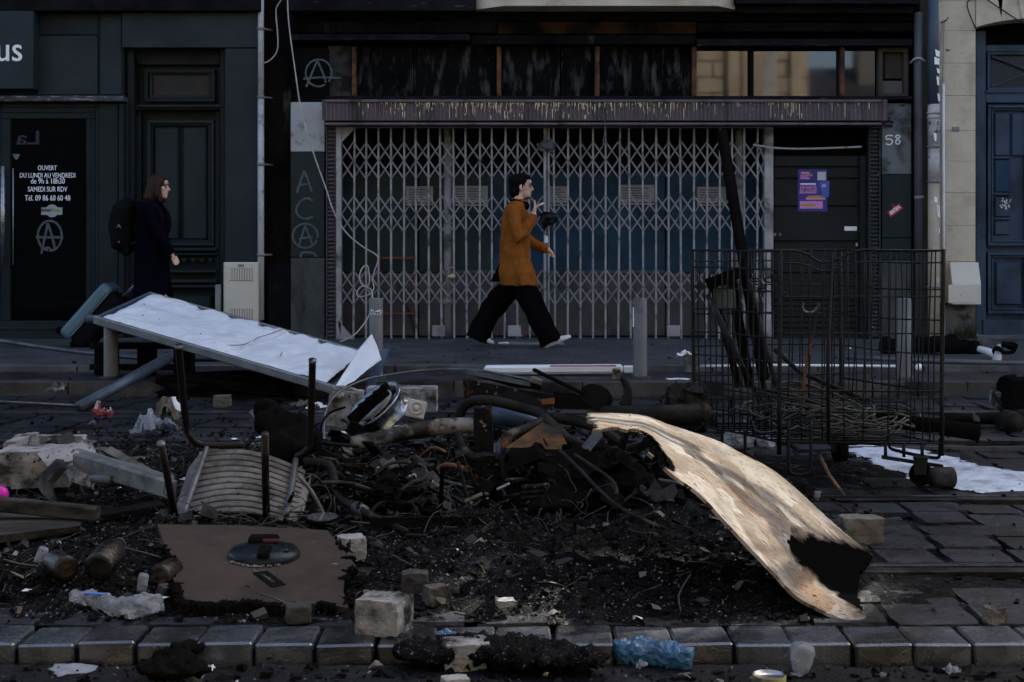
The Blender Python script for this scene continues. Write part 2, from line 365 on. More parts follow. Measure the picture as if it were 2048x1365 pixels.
K['brown'] = mat('brown_laminate', (.040, .031, .0255), (.030, .0235, .0195), 3, .5, bump=.15, bs=20, c3=(.013, .011, .0095), s3=2.2, t3=(.54, .74), c4=(.16, .145, .13), s4=16, t4=(.71, .75), spec=.15)
K['bluecap'] = mat('blue_black_plastic', (.006, .011, .016), (.003, .004, .006), 5, .3, bump=.2, c3=(.012, .026, .036), s3=6, t3=(.52, .68), spec=.12)
K['pinkdk'] = mat('melted_pink', (.075, .02, .026), None, 8, .4)
K['oldwood'] = mat('weathered_plank', (.05, .045, .038), (.025, .022, .019), 4, .8, bump=.6, bs=25, st=(.6, 6, 6), c3=(.008, .0075, .007), s3=2.4, t3=(.47, .64), spec=.1)
K['pinkball'] = mat('magenta_ball', (.50, .012, .30), (.42, .01, .25), 4, .3, bump=0)
K['clear'] = mat('crumpled_clear_plastic', (.55, .60, .66), (.40, .45, .52), 12, .18, bump=.9, bs=30, c3=(.75, .78, .8), s3=16, t3=(.6, .68), bd=.02, trans=.75, spec=.5)
K['bluebag'] = mat('blue_plastic', (.018, .085, .18), (.012, .050, .11), 9, .25, bump=.8, bs=25, c3=(.11, .21, .30), s3=14, t3=(.58, .68), bd=.02, spec=.4)
K['red'] = mat('red_wrapper', (.20, .018, .017), (.10, .014, .014), 9, .5, c3=(.34, .32, .29), s3=22, t3=(.52, .58))
K['yellow'] = mat('yellow_green_tin', (.17, .17, .045), (.10, .10, .03), 8, .5, .2, c3=(.03, .03, .02), s3=12, t3=(.52, .62))
K['tin'] = mat('tin_metal', (.35, .35, .34), (.2, .2, .2), 8, .3, .9)
K['bottle'] = mat('sooty_bottle_glass', (.014, .009, .006), (.006, .005, .0045), 8, .3, bump=.4, c3=(.06, .055, .05), s3=8, t3=(.55, .7), c4=(.003, .003, .003), s4=12, t4=(.45, .55), spec=.3)
K['foam'] = mat('fire_foam', (.46, .51, .58), (.34, .39, .46), 3, .8, bump=.4, bs=18, bd=.02, c3=(.13, .15, .18), s3=5, t3=(.50, .72))
K['foamgrey'] = mat('dirty_foam', (.16, .18, .21), (.07, .08, .095), 9, .8, bump=.7, bs=18, c3=(.02, .022, .025), s3=9, t3=(.5, .62))
K['cage'] = mat('burnt_cage_wire', (0.012, 0.014, 0.014), (0.007, 0.008, 0.008), 12, .5, .6, bump=.3, c3=(.05, .036, .025), s3=6, t3=(.58, .72))
K['cable'] = mat('burnt_copper_cable', (.055, .058, .050), (.028, .030, .028), 12, .55, .4, bump=.3)
K['wire'] = mat('dirty_white_cable', (.40, .39, .35), (.26, .255, .235), 6, .55, bump=0)
K['rim'] = mat('alloy_rim', (.30, .34, .38), (.10, .11, .12), 6, .3, .9, bump=.2, c3=(.012, .012, .012), s3=7, t3=(.53, .62))
K['tubeash'] = mat('ashen_fork_tube', (.20, .188, .165), (.09, .083, .073), 6, .6, .2, bump=.5, c3=(.008, .0075, .007), s3=3.2, t3=(.50, .56), c4=(.11, .045, .014), s4=14, t4=(.64, .7))
K['tubedark'] = mat('charred_frame_tube', (.018, .0165, .0145), (.006, .0058, .0055), 8, .6, .2, bump=.6, bs=50, c3=(.10, .092, .07), s3=5, t3=(.58, .70), spec=.1)
K['rustplate'] = mat('orange_rusted_plate', (.11, .052, .014), (.05, .028, .011), 4, .75, bump=.4, c3=(.012, .011, .010), s3=2.2, t3=(.46, .56), spec=.1)
K['bag'] = mat('black_bin_bag', (.006, .006, .007), (.004, .004, .005), 5, .22, bump=.5, bs=20, spec=.12)
K['sofa'] = mat('burnt_black_plastic', (0.004, 0.004, 0.004), (0.007, 0.0065, 0.006), 6, .6, bump=.5, spec=.0)
K['skin'] = mat('skin', (.56, .36, .275), (.49, .30, .225), 14, .5, bump=.05, spec=.3)
K['tunic'] = mat('rust_brown_cotton', (.225, .074, .012), (.175, .057, .009), 6, .85, bump=.5, bs=14, bd=.02, c3=(.10, .033, .006), s3=6, t3=(.52, .72), st3=(1, 1, .5), spec=.08)
K['packcloth'] = mat('black_pack_cloth', (.003, .003, .0033), (.002, .002, .002), 6, .8, bump=.3, spec=.08)
K['trouser'] = mat('black_twill', (.0045, .004, .0045), (.003, .003, .003), 5, .9, bump=.3, bs=18, bd=.02, spec=.0)
K['coat'] = mat('navy_coat', (.0035, .0038, .008), (.0022, .0023, .004), 5, .9, bump=.3, bs=15, bd=.02, spec=.0)
K['hair'] = mat('black_hair', (.004, .0036, .0033), (.0025, .0023, .002), 40, .6, bump=.8, bs=90, st=(1, 1, .3), spec=.05)
K['hairbr'] = mat('dark_brown_hair', (.034, .016, .009), (.014, .007, .004), 40, .5, bump=.8, bs=90, st=(1, 1, .15), spec=.12)
K['shoe'] = mat('white_trainers', (.62, .61, .58), (.50, .49, .46), 9, .6, bump=.3)
K['lip'] = mat('lips', (.25, .10, .09), None, 8, .5, bump=0)
K['eye'] = mat('eye', (.02, .015, .012), None, 8, .2, bump=0, spec=.12)
K['suitcase'] = mat('teal_grey_suitcase', (.090, .155, .175), (.075, .13, .15), 3, .35, bump=.1)
K['casedark'] = mat('black_suitcase_fabric', (.005, .005, .0055), (.0035, .0035, .0035), 9, .7, bump=.3, spec=.05)
K['purple'] = mat('violet_poster_paper', (.055, .045, .22), (.04, .03, .16), 6, .6, bump=.1, bs=30)
K['bluepaper'] = mat('blue_flyer_paper', (.06, .12, .38), (.05, .10, .32), 6, .6, bump=.1, bs=30)
K['pink'] = mat('pink_print', (.58, .24, .46), (.5, .2, .4), 6, .6, bump=0)
K['ochre'] = mat('ochre_print', (.42, .28, .04), None, 6, .6, bump=0)
K['redsticker'] = mat('red_sticker', (.36, .02, .022), (.26, .02, .02), 20, .5, bump=.05)
K['limeink'] = mat('lime_ink', (.25, .34, .04), None, 8, .6, bump=0)
K['opp'] = mat('sunny_limestone_facade', (.46, .39, .28), (.36, .30, .21), 2, .85, bump=.3, bs=20, c3=(.26, .21, .145), s3=1, t3=(.5, .7))
K['slate'] = mat('slate_roof', (.03, .032, .038), (.02, .021, .025), 3, .6)
K['render'] = mat('grey_render_wall', (.16, .155, .145), (.12, .115, .11), 2, .85)
K['tarmac'] = mat('tarmac', (.045, .045, .046), (.03, .03, .031), 2, .8)
K['weed'] = mat('weed_leaves', (.035, .05, .018), (.05, .05, .025), 9, .7, bump=0)
# ---------------------------------------------------------------- text, strokes
_tc = {}
def glyphs(s):
    if s not in _tc:
        cu = bpy.data.curves.new('t', 'FONT'); cu.body = s; cu.size = 1; cu.resolution_u = 3
        o = bpy.data.objects.new('t', cu)
        me = mods(o); vs = [tuple(v.co) for v in me.vertices]; fs = [tuple(p.vertices) for p in me.polygons]
        bpy.data.objects.remove(o); bpy.data.curves.remove(cu); bpy.data.meshes.remove(me)
        _tc[s] = (vs, fs)
    return _tc[s]
def text(mb, s, u0, v0, u1, v1, y, M=None, flip=False, bold=0):
    vs, fs = glyphs(s); xs = [p[0] for p in vs]; ys = [p[1] for p in vs]
    x0, x1, y0, y1 = min(xs), max(xs), min(ys), max(ys); out = []
    yy = y if abs(y-FY) > .12 else FY
    offs = [(0, 0)] if not bold else [(-bold, 0), (bold, 0), (0, -bold*.7)]
    for k, (ox, oy) in enumerate(offs):
        out = []
        for p in vs:
            a = (p[0]-x0)/(x1-x0); b = (p[1]-y0)/(y1-y0)
            if flip: a = 1-a
            u = u0+(u1-u0)*a+ox; v = v1+(v0-v1)*b+oy
            q = Vector(((u-1024)/F*yy, y-k*.0006, CZ-(v-500)/F*yy)) if M is None else M @ Vector((u, v, k*.0006))
            out.append(q)
        mb.add(out, fs)
    return mb
def stroke(mb, pts, wd, y, res=6, taper=.4, closed=False, M=None):     # a painted stroke on a wall
    p2 = [(Vector((p[0], p[1], 0))) for p in pts]
    if res: p2 = spline(p2, res)
    n = len(p2); vs = []
    for i, p in enumerate(p2):
        d = p2[min(i+1, n-1)]-p2[max(i-1, 0)]; d.normalize(); nn = Vector((-d.y, d.x, 0))
        ww = wd*.5*(1+.25*mn.noise(Vector((p.x*.2, p.y*.2, 3))))
        for sgn in (-1, 1):
            q = p+nn*ww*sgn
            vs.append(Vector((fx(q.x), y, fz(q.y))))
    fs = [(2*i, 2*i+1, 2*i+3, 2*i+2) for i in range(n-1)]
    mb.add(vs, fs); return mb
def circle(c, r, ry=None, a0=0, a1=360, n=14):
    ry = ry or r; return [(c[0]+r*math.cos(R(a0+(a1-a0)*i/n)), c[1]+ry*math.sin(R(a0+(a1-a0)*i/n))) for i in range(n+1)]
def frame(mb, u0, v0, u1, v1, t, y0, y1, b=.004):
    mb.fb(u0, v0, u1, v0+t, y0, y1, b); mb.fb(u0, v1-t, u1, v1, y0, y1, b)
    mb.fb(u0, v0+t, u0+t, v1-t, y0+.0005, y1, b); mb.fb(u1-t, v0+t, u1, v1-t, y0+.0005, y1, b); return mb

# ---------------------------------------------------------------- ground, kerbs, tracks
g_ = MB(); g_.box(-150, 150, -80, 200, -.6, -.35); struct(g_, 'ground', K['tarmac'])
g_ = MB(); nx, ny = 150, 60
def lane_z(x, y): return -.058+.012*fbm(x*3, y*3, 5)+.006*fbm(x*14, y*14, 2)
vs = []; fs = []
for j in range(ny+1):
    for i in range(nx+1):
        x = -2.6+5.2*i/nx; y = 2.6+1.46*j/ny; vs.append((x, y, lane_z(x, y)))
for j in range(ny):
    for i in range(nx): a = j*(nx+1)+i; fs.append((a, a+1, a+nx+2, a+nx+1))
g_.add(vs, fs, True); struct(g_, 'near_lane', K['lane'])
g_ = MB(); g_.box(-40, 40, -2.9, 4.07, -.34, -.085); struct(g_, 'road', K['tarmac'])
g_ = MB(); g_.box(-12, 12, -14, -2.9, -.34, .05); struct(g_, 'far_pavement', K['pave'])

kb = struct(MB().box(-3.0, 3.0, 4.105, 4.28, -.3, -.022), 'near_kerb', K['mortar'])
mesh_var = []
for q in range(4):
    m = MB(); X = .083-.003*random.random(); m.box(-X, X, -.096, .096, -.06, .05, .0065)
    for i, p in enumerate(m.v): m.v[i] = p+mn.noise_vector(p*14+Vector((q*5.0, 0, 0)))*.0035
    mesh_var.append(m.mesh('kerb_stone', Vector((0, 0, 0)))); mesh_var[-1].materials.append(K['nearkerb'])
x = -2.2
while x < 2.2:
    o = bpy.data.objects.new('kerb_stone', random.choice(mesh_var)); COL.objects.link(o); o.parent = kb
    o.location = Vector((x+random.uniform(-.003, .003), 4.18+random.uniform(-.004, .004), -.05+random.uniform(-.004, .003)))-wloc(kb)
    o.rotation_euler = (random.uniform(-.015, .015), random.uniform(-.02, .02), random.uniform(-.02, .02))
    x += .172
tt = struct(MB().box(-14, 14, 4.283, 11.15, -.34, -.028), 'tram_track', K['mortar'])
RAILS = (5.06, 6.50, 8.50, 9.94)
pv = []
for q in range(8):
    w_, d_ = random.uniform(.20, .25), random.uniform(.215, .236)
    m = MB().rough((w_, d_, .07), Matrix.Identity(4), q+20, 6, .07, .05, 2.6)
    pv.append(m.mesh('paver', Vector((0, 0, 0)))); pv[-1].materials.append(K['paver'])
spots = []; y = 4.41; row = 0
while y < 11.05:
    if min(abs(y-r) for r in RAILS) < .165:
        y += .06; continue
    hw = .40*y+.3; x = -hw+(.13 if row % 2 else 0)
    while x < hw:
        spots.append((x+random.uniform(-.008, .008), y)); x += .258
    y += .246; row += 1
# the pavers that show largest (right of the ash, and near) are pieces; the rest are one mass
spots.sort(key=lambda p: p[1]-(.9 if p[0] > .8 else 0))
rest = MB()
for i, (x, y) in enumerate(spots):
    rot = (random.uniform(-.02, .02), random.uniform(-.02, .02), random.uniform(-.025, .025)); zz = -.038+random.uniform(-.009, .009)
    if i < 290:
        o = bpy.data.objects.new('paver', random.choice(pv)); COL.objects.link(o); o.parent = tt
        o.location = Vector((x, y, zz))-wloc(tt); o.rotation_euler = rot
    else:
        rest.rough((.235, .232, .07), Matrix.Translation((x, y, zz)) @ mathutils.Euler(rot).to_matrix().to_4x4(), i, 2, .03, .02)
if rest.v: rest.build('paver', K['paver'], tt, kind='stuff')
for r in RAILS:
    for (a, b, z) in ((-.075, -.015, .004), (.03, .07, .002)):
        MB().box(-13.5, 13.5, r+a, r+b, -.03, z, .004).build('rail', K['rail'], tt)
st_ = struct(MB().box(-14, 14, 11.3, 12.2, -.3, .085), 'cycle_strip', K['strip'])
x = -6.0; i = 0
kmesh = [MB().rough((1.0, .16, .26), Matrix.Identity(4), 40+q, 6, .03, .012, 2).mesh('kerb_stone', Vector((0, 0, 0))) for q in range(3)]
for m in kmesh: m.materials.append(K['kerbwarm'])
while x < 6:
    o = bpy.data.objects.new('kerb_stone', random.choice(kmesh)); COL.objects.link(o); o.parent = st_
    o.location = Vector((x, 11.235, -.04))-wloc(st_); x += 1.008
pvt = struct(MB().box(-14, 14, 12.34, 16.3, -.3, .13), 'pavement', K['pave'])
kmesh2 = [MB().rough((.9, .15, .22), Matrix.Identity(4), 50+q, 6, .03, .012, 2).mesh('kerb_stone', Vector((0, 0, 0))) for q in range(3)]
for m in kmesh2: m.materials.append(K['kerb'])
x = -6.0
while x < 6:
    o = bpy.data.objects.new('kerb_stone', random.choice(kmesh2)); COL.objects.link(o); o.parent = pvt
    o.location = Vector((x, 12.27, .024))-wloc(pvt); x += .908
# an inspection cover and patches in the pavement
solo(MB().box(-.1, .55, 14.95, 15.35, .1315, .137, .002), 'inspection_cover', K['gatedk'], 'flat steel inspection cover in the pavement behind the walking man', 'cover')

# ---------------------------------------------------------------- the dark green shopfront (left)
LB = thing('shop_building', 'dark green painted shopfront building with a panelled wooden door and glass door', 'building', (fx(200), 16.4, .13))
def pc(name, mat_, parent, *boxes, b=.006, **kw):
    m = MB()
    for bx in boxes: m.fb(*bx, b=b)
    return m.build(name, mat_, parent, **kw)
LX = -1000
pc('cornice', K['black'], LB, (LX, -60, 520, 22, 15.82, 16.4))
pc('wall', K['green'], LB, (LX, 22, 246, 196, 16.03, 16.5), (192, 206, 254, 680, 16.05, 16.5))
pc('fascia_panel', K['greenhi'], LB, (76, 72, 195, 190, 15.995, 16.03)); pc('fascia_panel', K['greenhi'], LB, (200, 28, 243, 190, 16.0, 16.03)); pc('fascia_panel', K['green'], LB, (76, 26, 195, 70, 16.01, 16.03))
pc('header', K['greenhi'], LB, (246, 26, 521, 97, 15.95, 16.5))
pc('ledge', K['edge'], LB, (LX, 194, 252, 205, 15.88, 16.1))
pc('pilaster', K['green'], LB, (197, 207, 236, 678, 16.0, 16.05), (238, 207, 248, 678, 15.98, 16.05))
pc('pilaster', K['greenhi'], LB, (451, 97.4, 521, 680, 15.97, 16.5)); 
pc('plinth', K['green'], LB, (LX, 642, 196, 682, 15.97, 16.5), (LX, 655, 194, 660, 15.955, 15.97))
pc('back_wall', K['black'], LB, (LX, -60, 520, 690, 16.52, 16.9)); pc('door_reveal', K['green'], LB, (-40, 207, 1.5, 216, 15.99, 16.52), (1.5, 206.5, 196, 216, 16.02, 16.1), (190.5, 216, 197, 642, 16.0, 16.5), (-4, 216, 1.5, 642, 16.0, 16.5))
# glass door
gd = pc('glass_door', K['green'], LB, (2, 216, 190, 238, 16.0, 16.08), (172, 238, 190, 642, 16.0, 16.08), (2, 238, 20, 642, 16.0, 16.08), (6, 222, 186, 226, 15.985, 16.0), (178, 226, 182, 640, 15.985, 16.0))
pc('pane', K['glassdoor'], gd, (20, 238, 172, 642, 16.05, 16.07), b=0)
pc('pane', K['glassdoor'], gd, (-600, 216, -4, 642, 16.05, 16.07), b=0)
m = MB().tube([(fx(12), 15.9, fz(334)), (fx(12), 15.9, fz(531))], .026, 10)
for v in (352, 512): m.tube([(fx(12), 15.9, fz(v)), (fx(12), 16.02, fz(v))], .012, 6)
m.build('handle', K['tin'], gd)
MB().tube([(fx(25), 16.02, fz(337)), (fx(25), 16.02, fz(530))], .009, 6).build('handle_reflection', K['alu'], gd)  # thin tube set in for the handle's reflection in the glass
for s, a in (('OUVERT', (73, 331, 111, 340.5)), ('DU LUNDI AU VENDREDI', (37, 346, 148, 355.5)), ('de 9h à 18h30', (59, 356.5, 127, 367.5)), ('SAMEDI SUR RDV', (53, 373.5, 132, 383.5)), ('Tél. 09 86 60 60 48', (47, 390.5, 138, 401.5))):
    text(MB(), s, *a, 16.046, bold=.15).build('lettering', K['letter'], gd)
m = text(MB(), 'La', 29, 262, 75, 289, 16.047, flip=True, bold=.8); m.build('painted_reflection', mat('painted_reflection_blue', (.022, .026, .04), None, 5, .6, bump=0), gd)  # reflection of a sign opposite, painted on the glass as letters
MB().prism([(fx(22), fz(308)), (fx(37), fz(308)), (fx(34), fz(315)), (fx(30), fz(320)), (fx(25), fz(315))], .002, Matrix(((1, 0, 0, 0), (0, 0, 1, 16.046), (0, 1, 0, 0), (0, 0, 0, 1)))).build('badge', mat('pale_green_badge', (.10, .17, .15), None, 5, .5, bump=0), gd)
lg = MB().fb(80, 415, 122, 430, 16.044, 16.05, 0); lg.prism([(fx(u), fz(v)) for u, v in circle((101.5, 422), 13, n=20)[:-1]], .003, Matrix(((1, 0, 0, 0), (0, 0, 1, 16.045), (0, 1, 0, 0), (0, 0, 0, 1))))
lgo = lg.build('logo_sticker', mat('pale_sticker', (.30, .32, .31), None, 5, .5, bump=0), gd)
text(MB(), 'inter', 81, 416.5, 101, 423.5, 16.042, bold=.4).build('logo_lettering', mat('dark_logo_ink', (.02, .035, .035), None, 5, .5, bump=0), gd)
text(MB(), 'kap', 102, 416.5, 119, 425, 16.042, bold=.4).build('logo_lettering', K['limeink'], gd)
m = MB(); stroke(m, circle((97, 472), 24, 30, 100, 455), 4.5, 16.046)
stroke(m, [(80, 508), (86, 480), (93, 447)], 5, 16.0455); stroke(m, [(93, 447), (102, 475), (108, 500)], 5, 16.0452); stroke(m, [(69, 475), (95, 475), (124, 475)], 5, 16.0449); stroke(m, [(84, 499), (95, 496), (101, 503)], 5, 16.0448)
m.build('graffiti', K['spray'], gd)
# panelled door
wd = pc('wooden_door', K['green'], LB, (252, 97.5, 451, 682, 16.36, 16.5))
pc('door_frame', K['green'], wd, (254, 97.5, 268, 680, 16.12, 16.36), (440, 97.5, 450.5, 680, 16.12, 16.36), (268, 97.5, 440, 130, 16.25, 16.36), (270, 222, 282, 680, 16.26, 16.36), (430, 222, 440, 680, 16.26, 16.36))
frame(MB(), 288, 138, 430, 204, 8, 16.26, 16.36).build('transom_frame', K['green'], wd); frame(MB(), 299, 144, 422, 196, 5, 16.29, 16.36).build('transom_frame', K['greenhi'], wd)
pc('transom_pane', mat('dusty_brown_glass', (.022, .02, .014), (.014, .013, .01), 8, .5, bump=.3), wd, (304, 149, 417, 191, 16.33, 16.36), b=0)
pc('door_ledge', K['greenhi'], wd, (268, 208, 440, 213, 16.10, 16.36), (268, 213, 440, 220, 16.16, 16.36))
frame(MB(), 294, 240, 428, 492, 7, 16.24, 16.36).build('door_moulding', K['greenhi'], wd)
frame(MB(), 301, 247, 421, 485, 5, 16.28, 16.36).build('door_moulding', K['green'], wd)
for (a, b) in ((308, 357), (365, 414)): pc('door_panel', K['greenhi'], wd, (a, 254, b, 480, 16.29, 16.36), b=.03)
for (a, b, y) in ((496, 502, 16.2), (507, 511, 16.22), (541, 546, 16.22), (560, 566, 16.18), (570, 576, 16.2)): pc('door_rail', K['greenhi'], wd, (288, a, 434, b, y, 16.36))
m = MB()
for i in range(5): m.prism([(fx(332+i*18), fz(517)), (fx(346+i*18), fz(517)), (fx(339+i*18), fz(527))], .02, Matrix(((1, 0, 0, 0), (0, 0, 1, 16.26), (0, 1, 0, 0), (0, 0, 0, 1))))
m.build('door_carving', K['greenhi'], wd); pc('door_panel', K['greenhi'], wd, (300, 590, 424, 668, 16.27, 16.36), b=.03)
pc('step', K['kerb'], LB, (190, 677, 451, 690, 15.9, 16.36)); pc('base_stone', K['column'], LB, (428, 570, 440, 660, 16.06, 16.25))
sg = thing('shop_sign', 'dark projecting shop sign box lettered us in white', 'sign', (fx(0), 16.0, fz(178)))
pc('sign_box', K['greenhi'], sg, (-420, 22, 66, 178, 15.78, 15.99)); text(MB(), 'us', -6, 90, 44, 123, 15.774, bold=.5).build('lettering', K['letter'], sg)
mbx = thing('meter_box', 'cream wall meter cabinet with two vent grilles beside the panelled door', 'cabinet', (fx(482), 15.9, fz(650)))
pc('cabinet_body', K['cream'], mbx, (447, 525, 516, 650, 15.83, 15.97)); pc('cabinet_door', K['cream'], mbx, (450, 528, 513, 648, 15.82, 15.829))
for (a, b) in ((537, 562), (618, 642)):
    m = MB().fb(460, a, 505, b, 15.816, 15.82, 0)
    q = m.build('vent_grille', mat('cream_grille', (.3, .28, .22), None, 5, .6, bump=0), mbx); m = MB()
    for i in range(9): m.fb(460+i*5, a+1, 463+i*5, b-1, 15.810, 15.816, 0)
    m.build('grille_slat', K['cream'], q)
pc('lock', K['gatedk'], mbx, (476, 529, 488, 534, 15.812, 15.82))

# ---------------------------------------------------------------- the burnt building (middle)
BB = thing('burnt_building', 'soot blackened building with a burnt fascia and sooted windows above the gate', 'building', (fx(1200), 16.6, .13))
pc('wall', K['soot'], BB, (521.5, -60, 584, 682, 16.1, 16.6), (584, -60, 1836, 205, 16.28, 16.6)); pc('wall', K['soot'], BB, (584, -60, 1836, 40, 16.05, 16.28))
pc('wall', K['black'], BB, (534, 530, 580, 682, 16.03, 16.1))
m = MB()
for i in range(46):       # flaking burnt render on the narrow strip
    u = random.uniform(536, 576); v = random.uniform(30, 660); m.rough((random.uniform(.02, .12), .02, random.uniform(.03, .2)), Matrix.Translation((fx(u), 16.10, fz(v))), i, 3, .3, .3)
m.build('flaking_render', K['flake'] if 0 else K['soot'], BB, kind='stuff')
pc('cornice', K['darkbeam'], BB, (576, -8, 952, 22, 15.75, 16.1)); pc('cornice', K['darkbeam'], BB, (1472, -12, 1838, 8, 15.7, 16.1)); pc('beam', K['darkbeam'], BB, (1474, 9, 1826, 26, 15.85, 16.1))
pc('beam', K['soot'], BB, (584, 42, 994, 66, 16.0, 16.28)); pc('beam', K['rustbeam'], BB, (996, 44, 1392, 69, 15.98, 16.28)); pc('beam', K['soot'], BB, (1394, 46, 1834, 64, 16.0, 16.28))
pc('ledge', K['darkbeam'], BB, (584, 71, 940, 84, 15.9, 16.28)); pc('ledge', K['darkbeam'], BB, (1392, 80, 1822, 94, 15.93, 16.28)); pc('ledge', K['soot'], BB, (942, 72, 1390, 90, 15.96, 16.28))
pc('sill', K['darkbeam'], BB, (654, 194, 1820, 202, 15.9, 16.28))
for u in (707, 998, 1195, 1390, 1687): pc('window_post', K['rust'], BB, (u-4.5, 92, u+4.5, 194, 16.04, 16.14))
pc('window_pane', K['flake'], BB, (656, 92, 702, 194, 16.12, 16.16)); 
for (a, b) in ((712, 826), (828, 993), (1003, 1120), (1122, 1190), (1200, 1300), (1302, 1385)): pc('window_pane', K['sootstreak'], BB, (a, 90, b, 193.5, 16.15+random.uniform(0, .02), 16.19))
def pane(u0, v0, u1, v1, y, tilt):
    m = MB(); c = Vector((fx((u0+u1)/2), y, fz((v0+v1)/2))); M = Matrix.Translation(c) @ Matrix.Rotation(R(tilt), 4, 'Z')
    m.box(fx(u0)-c.x, fx(u1)-c.x, -.006, .006, fz(v1)-c.z, fz(v0)-c.z, 0, M); m.build('window_pane', K['glass'], BB, label='clean window pane reflecting the sunlit stone facade across the street')
pane(1395, 94, 1500, 194, 16.15, .35); pane(1511, 94, 1682, 194, 16.16, 0); pane(1692, 94, 1756, 194, 16.15, -.15)
pc('glazing_bar', K['soot'], BB, (1501, 92, 1510, 194, 16.08, 16.18))
frame(MB(), 1760, 94, 1820, 194, 9, 16.06, 16.18).build('window_frame', K['stonedk'], BB); pc('window_board', K['beige'], BB, (1763, 160, 1810, 192, 16.1, 16.14)); pc('window_board', K['stonedk'], BB, (1769, 104, 1811, 158, 16.15, 16.18))
# stone balcony soffit
m = MB(); poly = [(fx(950), 16.0), (fx(953), 15.86), (fx(1010), 15.62), (fx(1425), 15.62), (fx(1466), 15.86), (fx(1470), 16.0)]
m.prism(poly, .28, Matrix.Translation((0, 0, CZ+488/F*15.62))); m.build('balcony', K['stone'], BB)
pc('upper_wall', K['soot'], BB, (521.5, -2468+1, 1836, -60.5, 16.0, 16.5))
pc('upper_wall', K['green'], LB, (LX, -2468, 520.5, -61, 16.0, 16.5))
# left side panels with spray paint
sp = pc('side_panel', K['soot'], BB, (581, 96, 656, 204, 16.02, 16.1))
pc('side_panel', K['panelgrey'], BB, (581.5, 205, 649.5, 304, 15.99, 16.1)); pc('side_panel', K['panelgreen'], BB, (581.5, 305, 649.5, 515, 15.985, 16.1)); pc('side_panel', K['panellow'], BB, (581.5, 516, 649.5, 681, 15.99, 16.1)); pc('side_backing', K['black'], BB, (580, 204.5, 651, 682, 16.1, 16.6))
m = MB(); y = 16.014
stroke(m, circle((637, 146), 26, 27, 60, 400), 3.5, y); stroke(m, [(612, 174), (622, 150), (634, 121)], 4, y-.0004); stroke(m, [(634, 121), (645, 145), (652, 166)], 4, y-.0007); stroke(m, [(606, 158), (640, 155), (682, 156)], 3.5, y-.001)
m.build('graffiti', K['spraydk'], BB, label='grey sprayed letter A in a circle on the black panel')
m = MB(); y = 15.978
stroke(m, [(594, 386), (602, 362), (609, 342)], 4.5, y); stroke(m, [(609, 342), (617, 362), (624, 384)], 4.5, y-.0004); stroke(m, [(598, 371), (610, 369), (622, 368)], 4, y-.0007)
stroke(m, [(626, 402), (614, 397), (601, 404), (593, 420), (599, 433), (612, 438), (626, 434)], 4.5, y)
stroke(m, circle((611, 472), 25, 24, 20, 372), 4, y); stroke(m, [(598, 492), (605, 470), (611, 452)], 4, y-.0004); stroke(m, [(611, 452), (618, 470), (625, 490)], 4, y-.0007); stroke(m, [(598, 478), (611, 476), (626, 475)], 3.5, y-.001)
stroke(m, [(602, 515), (603, 508), (612, 505), (628, 507), (634, 514)], 4.5, y)
m.build('graffiti', K['spraydk'], BB, label='grey sprayed capitals down the dark panel')
# corrugated shutter box
m = MB(); n = 139; vs = []; pr = []
for i in range(n*4+1):
    t = i/4; k = i % 4; u = 651+(1761-651)*t/n; d = (0, 0, .016, .016)[k]
    for v in (205, 246): vs.append((fx(u), 15.70+d, fz(v)))
fs = [(2*i, 2*i+1, 2*i+3, 2*i+2) for i in range(n*4)]
m.add(vs, fs); sbx = m.build('shutter_box', K['shutter'], BB)
pc('box_rim', K['shutter'], sbx, (649, 199.5, 1763, 205, 15.68, 16.1)); pc('box_rim', K['shutter'], sbx, (649, 245.5, 1763, 250.5, 15.69, 16.1)); pc('box_back', K['black'], sbx, (650, 205, 1762, 245.5, 15.73, 16.1))
m = MB()
for i in range(400):
    a = random.random()
    u = random.gauss(930, 90) if a < .38 else random.gauss(1120, 70) if a < .6 else random.gauss(1300, 60) if a < .75 else random.gauss(1555, 30) if a < .82 else random.uniform(720, 1740)
    if not 655 < u < 1757: continue
    l = min(random.expovariate(1/7.0)+1.5, 36); v = random.uniform(206, 214) if random.random() < .7 else random.uniform(206, 238)
    l = min(l, 245-v); wd_ = random.uniform(.8, 2.2)
    m.prism([(fx(u-wd_/2), fz(v)), (fx(u+wd_/2), fz(v)), (fx(u+wd_*.3), fz(v+l*.8)), (fx(u), fz(v+l)), (fx(u-wd_*.35), fz(v+l*.75))], .004, Matrix(((1, 0, 0, 0), (0, 0, 1, 15.691), (0, 1, 0, 0), (0, 0, 0, 1))))
m.build('paint_drip', K['drip'], sbx, kind='stuff')
# slatted guides
for (a, b, mt, y) in ((653, 673, K['slat'], 15.97), (1736, 1759, K['slatgreen'], 15.97)):
    m = MB(); v = 253
    while v < 678: m.fb(a+2, v, b-2, v+5.5, y, y+.03, .008); v += 8
    gq = pc('slatted_panel', mt, BB, (a, 251, a+2.5, 681, y-.02, y+.1), (b-2.5, 251, b, 681, y-.02, y+.1), (a+2.5, 251, b-2.5, 681, y+.04, y+.1))
    m.build('slats', mt, gq)
